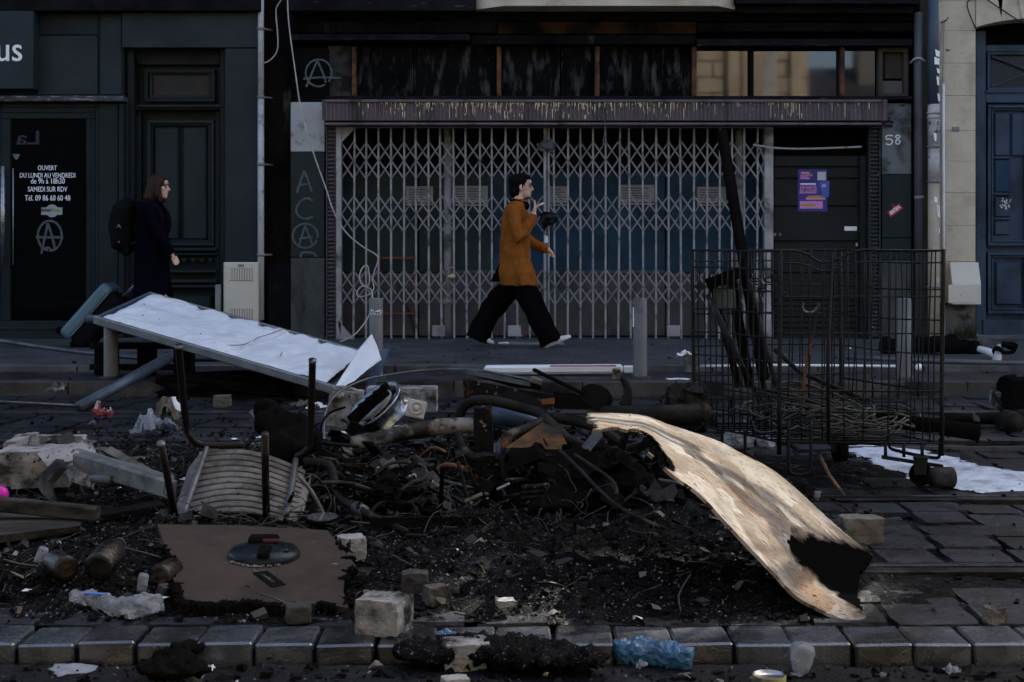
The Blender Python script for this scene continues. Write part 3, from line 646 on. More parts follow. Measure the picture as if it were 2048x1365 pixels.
# shop window behind the gate
pc('lining', K['black'], BB, (674, 251, 1540, 345, 16.62, 16.8), (651, 250.5, 660, 682, 16.1, 16.8), (1540, 251, 1760, 682, 16.62, 16.8), (651, 200, 1762, 250, 16.1, 16.8))
for (a, b, k) in ((674, 836, 'teal'), (838, 985, 'teal'), (987, 1098, 'blue'), (1100, 1212, 'blue'), (1214, 1330, 'blue'), (1332, 1540, 'blue')):
    pc('shopfront_panel', K[k], BB, (a, 345.5, b, 546, 16.60+random.uniform(0, .02), 16.7)); pc('shopfront_panel', K['beige'], BB, (a, 547, b, 672, 16.57+random.uniform(0, .02), 16.7))
pc('back_wall', K['black'], BB, (500, -60, 1900, 690, 16.85, 17.1)); pc('shopfront_base', K['black'], BB, (674, 672.5, 1540, 682, 16.5, 16.7)); pc('shopfront_rail', K['beige'], BB, (890, 541, 1330, 548, 16.54, 16.6), b=.003)
for u in (893, 1487):
    m = MB().tube([(fx(u), 16.3, .13), (fx(u), 16.3, fz(250))], .045, 14); m.tube([(fx(u), 16.3, fz(600)), (fx(u), 16.3, fz(612))], .055, 14); m.build('column', K['column'], BB)
pc('door_post', K['column'], BB, (1528, 252, 1546, 681, 15.97, 16.1))
dr = pc('door', K['plank'], BB, (1546, 311, 1735, 681, 16.16, 16.25))
for (a, b) in ((312, 333), (336, 356), (359, 412), (415, 482), (485, 545), (548, 600)): pc('door_plank', K['plank'], dr, (1548, a, 1722, b, 16.125, 16.16))
for i in range(7): pc('door_plank', K['plank'], dr, (1548, 603+i*11, 1722, 612+i*11, 16.12, 16.16))
pc('door_frame', K['plank'], dr, (1722.5, 311, 1735, 681, 16.05, 16.16)); pc('door_bolt', K['tin'], dr, (1716, 485, 1721, 494, 16.10, 16.12)); pc('door_handle', K['gatedk'], dr, (1550, 466, 1556, 473, 16.1, 16.12)); pc('keyhole', K['gatedk'], dr, (1562, 466, 1566, 472, 16.11, 16.12))
MB().tube([(fx(1505), 15.95, fz(291)), (fx(1545), 15.98, fz(296)), (fx(1590), 16.0, fz(298)), (fx(1650), 16.0, fz(297)), (fx(1723), 16.0, fz(294))], .012, 8, res=5).build('bent_tube', K['whitepipe'], BB)
# panel with the house number
pc('side_panel', K['panelmott'], BB, (1763, 207, 1822, 349, 15.99, 16.1)); pc('side_panel', K['panelgreen'], BB, (1763, 350, 1822, 476, 15.985, 16.1)); pc('side_panel', K['panelgreen'], BB, (1763, 477, 1822, 520, 15.985, 16.1)); pc('side_panel', K['panellow'], BB, (1763, 521, 1822, 681, 15.99, 16.1)); pc('side_backing', K['black'], BB, (1760, 206, 1848, 682, 16.1, 16.6))
m = MB(); y = 15.982
stroke(m, [(1785, 272), (1773, 272), (1772, 279), (1780, 279), (1784, 284), (1779, 290), (1771, 288)], 2.2, y, 4); stroke(m, [(1796, 278), (1790, 274), (1795, 271), (1799, 274), (1792, 281), (1791, 287), (1796, 289), (1799, 284), (1794, 279)], 2.2, y, 4)
m.build('house_number', K['letter'], BB, label='chalky white number 58')
m = MB(); stroke(m, [(1767, 247), (1776, 243), (1786, 247)], 4, y); stroke(m, [(1768, 252), (1776, 252), (1785, 252)], 3, y-.0004); stroke(m, [(1776, 243), (1776, 238), (1779, 236)], 2, y-.0007)
for q in range(4): stroke(m, [(1769+q*4.5, 251), (1769+q*4.5, 256)], 2, y-.001, 0)
m.build('graffiti', K['sprayblack'], BB, label='small black sprayed crown mark')
# stickers and posters (things of their own)
pt = thing('poster', 'violet poster with pink lettering pasted on the dark plank door', 'poster', (fx(1628), 16.12, fz(424)))
pc('sheet', K['purple'], pt, (1600, 338, 1659, 423, 16.117, 16.12), b=0)
m = MB(); y = 16.1155
text(m, 'LES FORCES', 1605, 371, 1637, 379, y, bold=.4); text(m, 'EN AVANT', 1604, 380, 1638, 387, y, bold=.4); m.fb(1606, 343, 1623, 348, y, y+.001, 0); m.fb(1605, 350, 1620, 353, y, y+.001, 0); m.fb(1605, 354, 1624, 358, y, y+.001, 0); m.fb(1616, 395, 1655, 399, y, y+.001, 0); m.fb(1604, 402, 1650, 417, y, y+.001, 0); m.fb(1605, 384.8, 1637, 386, y, y+.001, 0)
if True: m2 = MB(); m2.fb(1605, 366, 1636, 369, y, y+.001, 0); m2.build('print', K['letter'], pt)
m.build('print', K['pink'], pt, kind='stuff'); m = MB(); m.fb(1618, 347, 1629, 352, y-.001, y, 0); m.fb(1619, 391, 1655, 395.5, y-.001, y, 0); m.fb(1606, 408, 1636, 412, y-.001, y, 0); m.build('print', K['ochre'], pt, kind='stuff')
solo(MB().fb(1639, 343, 1656, 360, 16.111, 16.1135, 0), 'sticker', mat('white_sticker', (.5, .5, .5), (.4, .4, .42), 90, .6, bump=0), 'small white square paper on the upper corner of the violet poster', 'sticker')
fl = MB().prism([(fx(1642), fz(363)), (fx(1663), fz(361)), (fx(1662), fz(394)), (fx(1650), fz(394))], .002, Matrix(((1, 0, 0, 0), (0, 0, 1, 16.110), (0, 1, 0, 0), (0, 0, 0, 1))))
fo = thing('flyer', 'torn blue flyer overlapping the right edge of the violet poster', 'flyer', (fx(1653), 16.11, fz(394)))
fl.build('sheet', K['bluepaper'], fo); m = MB().fb(1648, 368, 1656, 374, 16.1085, 16.1097, 0); m.build('print', K['pink'], fo)
solo(MB().fb(1694, 453, 1719, 461.5, 16.119, 16.122, 0), 'label_plate', K['letter'], 'small white label strip on the right of the plank door', 'label')
rs = thing('sticker', 'torn red and white sticker on the dark panel below the number 58', 'sticker', (fx(1789), 15.98, fz(434)))
Ms = Matrix.Translation((fx(1789), 15.981, fz(421))) @ Matrix.Rotation(R(90), 4, 'X') @ Matrix.Rotation(R(36), 4, 'Z')
MB().prism([(-.09, -.035), (.085, -.04), (.09, .03), (.03, .035), (.02, .075), (-.01, .03), (-.085, .035)], .002, Ms).build('sheet', K['redsticker'], rs)
text(MB(), 'ANTIFA', -.07, .025, .07, -.02, 0, M=Ms @ Matrix.Translation((0, 0, .0026)), bold=.002).build('print', K['letter'], rs)
for k, (a, b, v0, v1, bl) in enumerate(((812, 866, 373, 411, 'paper notice behind the gate, left of the white column'), (905, 976, 372, 412, 'paper notice between the white column and the walking man'), (1096, 1137, 373, 412, 'paper notice right behind the hanging black bag'), (1238, 1309, 370, 410, 'pale paper notice on the blue panel in the middle of the right gate half'), (1394, 1452, 374, 412, 'dim paper notice behind the charred leaning beam'))):
    nn = thing('paper_notice', bl, 'notice', (fx((a+b)/2), 16.58, fz(v1)), 'paper notices behind the gate')
    pc('sheet', K['notice'], nn, (a, v0, b, v1, 16.575, 16.58), b=0); m = MB()
    for i in range(5): m.fb(a+6, v0+6+i*5, b-random.uniform(6, 24), v0+7.5+i*5, 16.573, 16.575, 0)
    m.fb(a+1, v1-6, b-1, v1-3, 16.573, 16.575, 0); m.build('print', K['ink'], nn, kind='stuff')
solo(frame(MB(), 755, 514, 833, 630, 4.5, 16.40, 16.43), 'orange_frame', K['orange'], 'thin orange rectangular frame standing behind the gate bars', 'metal_frame')  # plain rectangular frame, not a rack
solo(MB().bar((fx(787), 16.5, fz(560)), (fx(828), 16.38, fz(676)), .05, .02), 'stick', K['stonedk'], 'dark board leaning diagonally behind the orange frame', 'board')

# ---------------------------------------------------------------- folding gate
GT = thing('folding_gate', 'grey steel folding lattice gate closed across the shopfront', 'gate', (fx(1105), 16.0, .13))
bm_ = MB().box(-.011, .011, -.012, .012, 0, fz(257)-fz(678), .004).mesh('gate_bar', Vector((0, 0, 0))); bm_.materials.append(K['gate'])
us = []; u = 707
while u < 1526:
    us.append(u); u += 25.2
for u in us:
    if abs(u-1093) < 13: continue
    o = bpy.data.objects.new('gate_bar', bm_); COL.objects.link(o); o.parent = GT; o.location = Vector((fx(u), 15.99, fz(678)))-wloc(GT); o.rotation_euler = (random.uniform(-.004, .004), random.gauss(0, .0035), random.uniform(-.2, .2))
lat = MB(); allu = [683]+us+[1529]
for (v0, v1) in ((285, 357), (392, 463), (540, 609)):
    for a, b in zip(allu[:-1], allu[1:]):
        h = (v1-v0)/2
        for k in (0, 1):
            va, vb = v0+k*h, v0+(k+1)*h; j = [random.uniform(-1, 1) for _ in range(2)]
            lat.bar((fx(a), 15.972, fz(va+j[0])), (fx(b), 15.972, fz(vb+j[0])), .017, .004, up=Vector((0, 1, 0)))
            lat.bar((fx(a), 16.008, fz(vb+j[1])), (fx(b), 16.008, fz(va+j[1])), .017, .004, up=Vector((0, 1, 0)))
lat.build('lattice', K['gatedk'], GT, kind='stuff')
m = MB(); m.fb(1087, 257, 1092, 678, 15.94, 16.0); m.fb(1092.5, 257, 1095, 678, 15.96, 16.0); m.fb(1095.5, 257, 1099, 678, 15.94, 16.0); m.build('gate_post', K['gate'], GT)
pc('gate_post', K['gate'], GT, (673.5, 251, 684, 680, 15.93, 16.05)); MB().prism([(fx(684), fz(251)), (fx(712), fz(256)), (fx(684), fz(286))], .02, Matrix(((1, 0, 0, 0), (0, 0, 1, 15.95), (0, 1, 0, 0), (0, 0, 0, 1)))).build('corner_plate', K['gate'], GT)
MB().prism([(fx(677), fz(640)), (fx(712), fz(680)), (fx(684), fz(681))], .02, Matrix(((1, 0, 0, 0), (0, 0, 1, 15.93), (0, 1, 0, 0), (0, 0, 0, 1)))).build('corner_plate', K['gate'], GT)
pc('gate_rail', K['gatedk'], GT, (684, 251, 1528, 257, 15.95, 16.03)); pc('gate_rail', K['gatedk'], GT, (684, 678, 1528, 681, 15.93, 16.05), b=.003)
for u in (1029, 1346, 878): pc('foot_plate', K['column'] if u != 878 else K['gatedk'], GT, (u-13, 651, u+13, 673, 15.93, 15.97))
pc('paper_tag', K['paper'], GT, (1089, 472, 1096, 486, 15.935, 15.939), b=0)
m = MB().tube(circle_pts := [(fx(903+6*math.cos(R(a))), 15.94, fz(543+8*math.sin(R(a)))) for a in range(0, 360, 30)], .008, 6, closed=True); pm = m.build('padlock_shackle', K['tin'], GT)
pc('padlock', K['tin'], GT, (895, 547, 911, 557, 15.92, 15.96), b=.01)

# ---------------------------------------------------------------- stone building (right)
SB = thing('stone_building', 'pale limestone town house with a blue arched street door', 'building', (fx(1960), 16.6, .13))
pc('wall', K['stonedk'], SB, (1844, -60, 1875, 682, 16.08, 16.7)); pc('wall', K['stonelow'], SB, (1875, -60, 1948, 682, 16.12, 16.7))
rows = [-60, 2, 62, 127, 192, 262, 323, 386, 452, 524, 606, 668]
for i in range(len(rows)-1):
    cuts = (1872, 1951) if i % 2 else (1872, 1951)
    mt = K['stone'] if rows[i] < 600 else K['stonelow']
    m = MB().fb(cuts[0]+.2, rows[i]+.15, cuts[1], rows[i+1]-.15, 16.0+random.uniform(-.003, .003), 16.12, .0035); m.build('stone_block', mt, SB)
pc('stone_base', K['stonelow'], SB, (1872, 668.5, 1951, 682, 15.97, 16.12)); pc('stone_block', K['stone'], SB, (1951.5, -60, 2700, -1, 16.0, 16.3))
AC = (2062, 405); 
def arc(r, a): return (AC[0]+r*math.sin(R(a)), AC[1]-r*math.cos(R(a)))
YM = lambda y: Matrix(((1, 0, 0, 0), (0, 0, 1, y), (0, 1, 0, 0), (0, 0, 0, 1)))
for (a0, a1) in ((-17.6, -9.5), (-9.3, -3.3), (-3.1, 3.1), (3.3, 9.3), (9.5, 17.6)):
    pts = [arc(367, a0+(a1-a0)*k/6) for k in range(7)]
    if a0 == -17.6: pts[0] = (1951.5, pts[0][1])
    if a1 == 17.6: pts[-1] = (2175, pts[-1][1])
    top = [(pts[-1][0]+(8 if a1 > 0 else 3), -.5), (pts[0][0]-(8 if a0 < 0 else 3) if a0 != -17.6 else 1951.5, -.5)]
    MB().prism([(fx(u), fz(v)) for u, v in pts+top], .34, YM(15.965 if a0 == -3.1 else 15.985)).build('arch_stone', K['stone'], SB)
pc('wall', K['stone'], SB, (2175, 0, 2700, 682, 16.0, 16.6))
pc('lining', K['black'], SB, (1948, -40, 2175, 682, 16.62, 16.8), (1948, 30, 2175, 44, 16.34, 16.62))
bd = pc('street_door', K['bluedoor'], SB, (1952, 98, 2172, 682, 16.42, 16.6))
pc('door_frame', K['bluedoor'], bd, (1951.5, 62, 1972, 681, 16.30, 16.42), (2152, 62, 2174, 681, 16.30, 16.42), (1972, 182, 2152, 206, 16.30, 16.42), (1972, 181, 2152, 186, 16.27, 16.30), (1972, 90, 2152, 104, 16.33, 16.42))
frame(MB(), 1975, 104, 2150, 181, 6, 16.34, 16.42).build('transom_frame', K['bluedoor'], bd); pc('transom_pane', mat('dark_dusty_glass', (.018, .022, .022), (.012, .014, .014), 4, .3, bump=.1), bd, (1981, 110, 2144, 175, 16.40, 16.42), b=0)
m = MB()
for (a, b) in (((1983, 113), (2142, 173)), ((1983, 173), (2142, 113))): m.bar(P(a[0], a[1], 16.36), P(b[0], b[1], 16.36), .022, .02)
m.build('transom_bar', K['bluedoor'], bd)
for (a, b) in ((1976, 2060), (2064, 2150)):
    for (v0, v1) in ((210, 492), (505, 628)):
        frame(MB(), a, v0, b, v1, 6, 16.33, 16.42).build('door_moulding', K['bluedoor'], bd); frame(MB(), a+7, v0+7, b-7, v1-7, 4, 16.37, 16.42).build('door_moulding', K['bluedoor'], bd)
    pc('door_panel', K['bluedoor'], bd, (a+14, 226, a+44, 312, 16.38, 16.42), (a+48, 226, b-8, 312, 16.38, 16.42), b=.01)
    pc('door_panel', K['bluedeep'], bd, (a+14, 320, a+44, 384, 16.39, 16.42)); pc('door_panel', K['bluedoor'], bd, (a+14, 394, a+44, 434, 16.38, 16.42), (a+14, 442, a+44, 470, 16.38, 16.42), b=.01)
    pc('door_panel', K['bluedoor'], bd, (a+16, 524, b-16, 610, 16.375, 16.42), b=.02)
    pc('door_rail', K['bluedoor'], bd, (a+12, 313, a+46, 318, 16.36, 16.42), (a+12, 386, a+46, 391, 16.36, 16.42), (a+12, 436, a+46, 440, 16.36, 16.42))
pc('door_base', K['bluedoor'], bd, (1966, 640, 2156, 670, 16.28, 16.42)); pc('step', K['kerb'], SB, (1951.5, 671, 2175, 684, 15.95, 16.42))
MB().crumple((0, 0, 0), .13, .15, .01, 5, 6).build('torn_sticker', K['white'], bd) if 0 else None
m = MB(); 
for i in range(26):
    u, v = random.gauss(2009, 6), random.gauss(411, 6); m.fb(u-1.2, v-1, u+random.uniform(.5, 2), v+random.uniform(.5, 2), 16.374, 16.38, 0)
m.build('torn_sticker', K['letter'], bd, kind='stuff')
hb = thing('hooded_meter_box', 'cream wall box with a sloping front on the limestone pier', 'cabinet', (fx(1924), 15.95, fz(608)))
m = MB(); X0, X1 = fx(1896), fx(1952.5)
vs = [(X, Y, fz(v)) for X in (X0, X1) for (Y, v) in ((15.97, 525), (15.93, 525), (15.84, 568), (15.84, 608), (15.97, 608))]
m.add(vs, [(0, 1, 2, 3, 4), (9, 8, 7, 6, 5), (0, 5, 6, 1), (1, 6, 7, 2), (2, 7, 8, 3), (3, 8, 9, 4)]); m.build('box_body', K['cream'], hb); pc('box_flap', K['cream'], hb, (1897, 570, 1951.5, 606, 15.832, 15.84))
pc('plate', K['gatedk'], SB, (1904, 254, 1918, 263, 15.98, 16.0)); 
# unseen wall, its oval opening made up to aim the sunbeam at the chipboard
OC = (10.03, 12.47, .82, .54, 21)
def sunbeam_wall(x0, x1, z0, z1, c, r, y0, y1, n=48):
    m = MB(); vs = []
    for y in (y0, y1):
        for k in range(n):
            a = 2*math.pi*k/n; dx, dz = math.cos(a), math.sin(a)
            ra_, rb_, ro_ = r; ca_, sa_ = math.cos(R(ro_)), math.sin(R(ro_)); ex_, ez_ = dx*ca_+dz*sa_, -dx*sa_+dz*ca_; rr_ = 1/math.sqrt((ex_/ra_)**2+(ez_/rb_)**2)
            vs.append((c[0]+rr_*dx, y, c[1]+rr_*dz))
            t = min([(x1-c[0])/dx if dx > 1e-9 else 1e9, (x0-c[0])/dx if dx < -1e-9 else 1e9, (z1-c[1])/dz if dz > 1e-9 else 1e9, (z0-c[1])/dz if dz < -1e-9 else 1e9])
            vs.append((c[0]+t*dx, y, c[1]+t*dz))
    fs = []
    for k in range(n):
        a, b = 2*k, 2*((k+1) % n); o = 2*n
        fs += [(a, b, b+1, a+1), (o+a, o+a+1, o+b+1, o+b), (a, o+a, o+b, b), (a+1, b+1, o+b+1, o+a+1)]
    return m.add(vs, fs)
def rect(x0, x1, z0, z1, m): return m.box(x0, x1, 16.0, 16.06, z0, z1)
m = sunbeam_wall(9.0, 11.8, 11.2, 13.8, OC[:2], OC[2:], 16.0, 16.06)
rect(fx(1836.5), 9.0, fz(-60), 17, m); rect(11.8, 22, fz(-60), 17, m); rect(9.0, 11.8, fz(-60), 11.2, m); rect(9.0, 11.8, 13.8, 17, m); rect(9.43, 22, 0, fz(-60), m)
m.build('upper_wall', K['stone'], SB)

# ---------------------------------------------------------------- across the street, behind the photographer (seen in the window panes)
OB = thing('sunny_building', 'sunlit limestone house across the street mirrored in the upper window panes', 'building', (-2, -3.2, 0))
MB().box(-16, 7.34, -8, -3.0, -.3, 8.4).build('wall', K['opp'], OB)
z = .6; i = 0
m = MB()
while z < 8:
    x = 4.4+(.4 if i % 2 else 0)
    while x < 7.2:
        m.box(x+.02, min(x+.8, 7.36)-.02, -3.0, -2.94, z+.02, z+.38, .012); x += .806
    z += .4; i += 1
m.build('stone_course', K['opp'], OB, kind='stuff')
for xx in (6.55, 3.2, -.2, -3.6, -7, -10.4):
    for zz in (4.55,):
        q = frame_ = MB(); q.box(xx-.62, xx-.34, -2.96, -2.86, zz-.5, zz+1.75, .02); q.box(xx+.34, xx+.62, -2.96, -2.86, zz-.5, zz+1.75, .02); q.box(xx-.72, xx+.72, -2.96, -2.80, zz+1.75, zz+2.0, .03); q.box(xx-.7, xx+.7, -2.96, -2.78, zz-.62, zz-.5, .02)
        fo = q.build('window_surround', K['opp'], OB); MB().box(xx-.34, xx+.34, -2.97, -2.95, zz-.5, zz+1.75).build('window', K['slate'], OB); MB().box(xx-.32, xx+.02, -2.95, -2.92, zz-.48, zz+1.73, .01).build('shutter', K['whitepipe'], OB)
MB().box(5.55, 5.85, -2.96, -2.8, 0, 8.4, .03).build('pilaster', K['opp'], OB); MB().box(-16, 7.5, -3, -2.55, 8.4, 8.8, .05).build('cornice', K['opp'], OB)
MB().box(-16, -8.2, -2.99, -2.7, 0, 4.6, .03).build('dark_shopfront', K['panelgreen'], OB)
LO = thing('low_building', 'low grey house with a slate roof beyond the sunlit house across the street', 'building', (12, -5, 0))
MB().box(7.38, 22, -8.2, -3.1, -.3, 4.3).build('wall', K['render'], LO); m = MB(); m.add([(7.2, -2.7, 4.25), (22, -2.7, 4.25), (22, -5.8, 6.0), (7.2, -5.8, 6.0), (22, -8.6, 4.25), (7.2, -8.6, 4.25)], [(0, 1, 2, 3), (3, 2, 4, 5), (0, 3, 5), (1, 4, 2), (0, 5, 4, 1)]); m.build('roof', K['slate'], LO); MB().box(8.9, 9.7, -5.4, -4.8, 5.2, 6.6, .03).build('chimney', K['render'], LO)

# ---------------------------------------------------------------- pipes, cables on the facade
dp = thing('drainpipe', 'grimy white drainpipe between the green shopfront and the soot strip', 'pipe', (fx(524), 15.95, .13))
MB().tube([(fx(524), 15.93, fz(-60)), (fx(524), 15.93, fz(196))], .034, 12).build('pipe_length', K['whitepipe'], dp); MB().tube([(fx(524), 15.93, fz(196)), (fx(524), 15.93, fz(640))], .036, 12).build('pipe_length', K['whitepipe'], dp)
for v in (60, 196, 330, 510): MB().tube([(fx(524), 15.93, fz(v-3)), (fx(524), 15.93, fz(v+3))], .044, 12).tube([(fx(530), 15.93, fz(v)), (fx(543), 16.05, fz(v))], .01, 5).build('bracket', K['gatedk'], dp)
d2 = thing('drainpipe', 'plain grey drainpipe beside the panel with the number 58', 'pipe', (fx(1834), 15.95, .13))
MB().tube([(fx(1833), 15.92, fz(28)), (fx(1832), 15.92, fz(150)), (fx(1834), 15.92, fz(678))], .048, 12).build('pipe_length', K['greypipe'], d2)
MB().tube([(fx(1820), 15.98, fz(127)), (fx(1822), 15.87, fz(122)), (fx(1832), 15.86, fz(120)), (fx(1846), 15.92, fz(125))], .012, 6, res=4).build('bracket', K['whitepipe'], d2); MB().tube([(fx(1834), 15.92, fz(393)), (fx(1834), 15.92, fz(399))], .056, 12).build('bracket', K['gatedk'], d2)
d3 = thing('drainpipe', 'fat downpipe blue grey above and cream below with torn stickers', 'pipe', (fx(1860), 15.95, .13))
MB().tube([(fx(1858), 15.86, fz(-60)), (fx(1859), 15.86, fz(212))], .062, 14).build('pipe_length', K['bluepipe'], d3); MB().tube([(fx(1860), 15.86, fz(212)), (fx(1860), 15.86, fz(300))], .066, 14).build('pipe_length', K['plaster'], d3); MB().tube([(fx(1860), 15.86, fz(300)), (fx(1860), 15.86, fz(366))], .064, 14).build('pipe_length', K['plaster'], d3); MB().tube([(fx(1860), 15.86, fz(366)), (fx(1860), 15.86, fz(676))], .064, 14).build('pipe_length', K['creampipe'], d3)
for v, k in ((229, 'plaster'), (238, 'plaster'), (295, 'gatedk'), (365, 'gatedk'), (573, 'gatedk')): MB().tube([(fx(1860), 15.86, fz(v-2)), (fx(1860), 15.86, fz(v+2))], .076, 14).build('collar', K[k], d3)
m = MB()
for (u0, v0, u1, v1) in ((1859, 104, 1870, 118), (1858, 119, 1869, 134), (1862, 141, 1870, 151), (1862, 157, 1868, 175), (1864, 190, 1871, 206), (1857, 395, 1864, 407), (1862, 410, 1870, 436), (1856, 268, 1862, 285), (1866, 455, 1870, 468)):
    for k in range(3):
        p = []
        for (a, b) in ((u0, v0), (u1, v0+random.uniform(0, 4)), (u1, v1), (u0+random.uniform(0, 3), v1)): p.append((a, b))
    pts = []
    for (a, b) in p: dx = (a-1859.5)/178*1.0; pts.append((fx(a), 15.86-math.sqrt(max(.0695**2-dx*dx, 1e-5)), fz(b)))
    MB().add(pts, [(0, 1, 2, 3)]).build('torn_sticker', K['letter'], d3)
c1 = thing('conduit', 'thin white conduit running down the limestone pier from its looped cables', 'pipe', (fx(1885), 15.97, .13))
MB().tube([(fx(1884), 15.96, fz(170)), (fx(1885), 15.96, fz(676))], .019, 8).build('pipe_length', K['white'], c1)
MB().tube([(fx(1884), 15.96, fz(172)), (fx(1877), 15.95, fz(160)), (fx(1872), 15.95, fz(146)), (fx(1874), 15.95, fz(128)), (fx(1880), 15.94, fz(70)), (fx(1885), 15.93, fz(42)), (fx(1884), 15.94, fz(90)), (fx(1883), 15.95, fz(165))], .008, 6, res=5).build('loose_cable', K['wire'], c1); MB().tube([(fx(1882), 15.98, fz(46)), (fx(1887), 15.9, fz(44)), (fx(1891), 15.9, fz(38))], .012, 6).build('hook', K['gatedk'], c1)
solo(MB().tube([(fx(1951), 15.97, fz(62)), (fx(1940), 15.97, fz(36)), (fx(1932), 15.96, fz(12)), (fx(1938), 15.96, fz(1)), (fx(1960), 15.95, fz(-4)), (fx(1990), 15.95, fz(14)), (fx(2026), 15.95, fz(38)), (fx(2050), 15.95, fz(52))], .007, 6, res=5), 'stray_cable', K['blacktube'], 'thin black cable looped over the stone door arch', 'cable')
hw_ = [(575, -30, 15.5), (577, 40, 15.5), (590, 140, 15.5), (604, 230, 15.5), (628, 310, 15.5), (650, 372, 15.5), (668, 425, 15.5), (692, 465, 15.5), (724, 493, 15.5), (752, 510, 15.52), (756, 522, 15.5), (748, 545, 15.5), (745, 560, 15.5), (748, 575, 15.46), (741, 588, 15.46), (720, 594, 15.46), (713, 588, 15.46), (722, 574, 15.5), (738, 570, 15.5), (736, 534, 15.5), (726, 535, 15.5), (719, 552, 15.45), (724, 570, 15.45), (742, 580, 15.45), (744, 600, 15.4), (738, 630, 15.4), (725, 652, 15.3), (706, 672, 15.2), (680, 684, 14.9)]
solo(MB().tube([P(u, v, Y) for u, v, Y in hw_], .0075, 6, res=5), 'hanging_cable', K['wire'], 'long loose white cable hanging down in front of the gate and tangling above the bollard', 'cable')
solo(MB().tube([P(u, v, 15.9) for u, v in ((566, -5), (556, 10), (552, 26))]+[P(u, v, 15.9) for u, v in ((556, 80), (553, 105), (540, 121), (527, 127))], .008, 6, res=4), 'stray_cable', K['wire'], 'short curl of pale cable beside the white drainpipe', 'cable')
solo(MB().tube([P(u, v, 15.7) for u, v in ((1202, 205), (1209, 230), (1210, 258), (1207, 280), (1205, 296))], .006, 5, res=4), 'stray_cable', K['greypipe'], 'short thin cable dangling from the mauve shutter box', 'cable')
m = MB().ell((fx(1094), 15.86, fz(440)), (.105, .06, .10), 14, 10)
for i, p in enumerate(m.v): m.v[i] = p+mn.noise_vector(p*9)*.07+mn.noise_vector(p*26)*.025+Vector((0, 0, .09*(p.x-fx(1094))))
solo(m, 'bin_bag', K['bag'], 'shiny black plastic bag tied to the middle post of the gate', 'bag')
m = MB().ell((fx(1092), 15.88, fz(293)), (.11, .05, .055), 14, 10)
for i, p in enumerate(m.v): m.v[i] = p+mn.noise_vector(p*13)*.05+mn.noise_vector(p*35)*.022
m.sm = [False]*len(m.sm); solo(m, 'rag', K['greypipe'], 'crumpled grey rag knotted high on the middle gate post', 'rag')
m = MB()
for i in range(70):
    x = fx(random.uniform(1898, 1946)); z0 = random.uniform(.13, .15); a = random.uniform(-.6, .6); h = random.uniform(.05, .22)
    m.add([(x, 15.94, z0), (x+.012, 15.93, z0), (x+a*h*.8, 15.9-random.uniform(0, .05), z0+h)], [(0, 1, 2)])
m.build('weeds', K['weed'], None, kind='stuff')
# ---------------------------------------------------------------- people
PY, PX = 14.6, 194.8
def pp(u, v, y=0, u0=1040, v0=697):    # a point of a walker: px across, px down, metres away from his mid plane
    return Vector(((u-1024)/PX, PY+y, .13+(v0-v)/PX))
def rings(mb, rows, n=20):             # (v, u_back, u_front, half width)
    pts = [pp((a+b)/2, v) for v, a, b, h in rows]; rad = [((b-a)/2/PX, h) for v, a, b, h in rows]
    # sections stay level
    vs = []; fs = []
    for (p, (rx, ry)) in zip(pts, rad):
        for k in range(n):
            t = 2*math.pi*k/n; c, s = math.cos(t), math.sin(t)
            e = .8; vs.append(p+Vector((rx*math.copysign(abs(c)**e, c), ry*math.copysign(abs(s)**e, s), 0)))
    for i in range(len(pts)-1):
        for k in range(n): fs.append((i*n+k, i*n+(k+1) % n, (i+1)*n+(k+1) % n, (i+1)*n+k))
    fs.append(list(range(n))); fs.append([(len(pts)-1)*n+k for k in range(n)][::-1])
    return mb.add(vs, fs, True)
def head(mb, c, s=1.0):                # faces +X
    c = Vector(c); q = lambda x, y, z: c+Vector((x, y, z))*s
    mb.ell(q(-.012, 0, .03), (.096*s, .075*s, .098*s), 18, 12); mb.ell(q(.028, 0, -.035), (.062*s, .058*s, .085*s), 16, 10)
    mb.ell(q(.062, 0, -.092), (.028*s, .03*s, .026*s), 12, 8); mb.ell(q(.078, 0, .052), (.020*s, .052*s, .03*s), 12, 8)
    mb.tube([q(.078, 0, .025), q(.100, 0, -.005), q(.112, 0, -.022), (q(.088, 0, -.034))], [.009*s, .012*s, .015*s, .012*s], 8)
    mb.ell(q(.083, 0, -.058), (.016*s, .024*s, .009*s), 10, 6); mb.ell(q(.080, 0, -.072), (.015*s, .021*s, .009*s), 10, 6)
    for y in (-1, 1):
        mb.ell(q(.05, y*.042, -.012), (.03*s, .022*s, .024*s), 10, 6); mb.ell(q(-.012, y*.078, -.008), (.022*s, .010*s, .034*s), 10, 8)
def hand(mb, wrist, palm, tips, thumb, r=.0095):
    wrist, palm = Vector(wrist), Vector(palm); mb.tube([wrist, wrist.lerp(palm, .5), palm], [(.024, .020), (.030, .016), (.034, .014)], 10)
    d = (palm-wrist).normalized(); k = len(tips)
    for i, t in enumerate(tips):
        t = Vector(t); side = (Vector(tips[-1])-Vector(tips[0])).normalized() if k > 1 else Vector((0, 1, 0))
        b = palm+side*(i-(k-1)/2)*.019; mid = b.lerp(t, .52)+d*.006+Vector((0, 0, .004))
        mb.tube([b-d*.02, b, mid, t], [r*1.15, r*1.1, r, r*.8], 7)
    mb.tube([wrist.lerp(palm, .25), wrist.lerp(palm, .6).lerp(Vector(thumb), .35), Vector(thumb)], [.014, .012, .0085], 7)
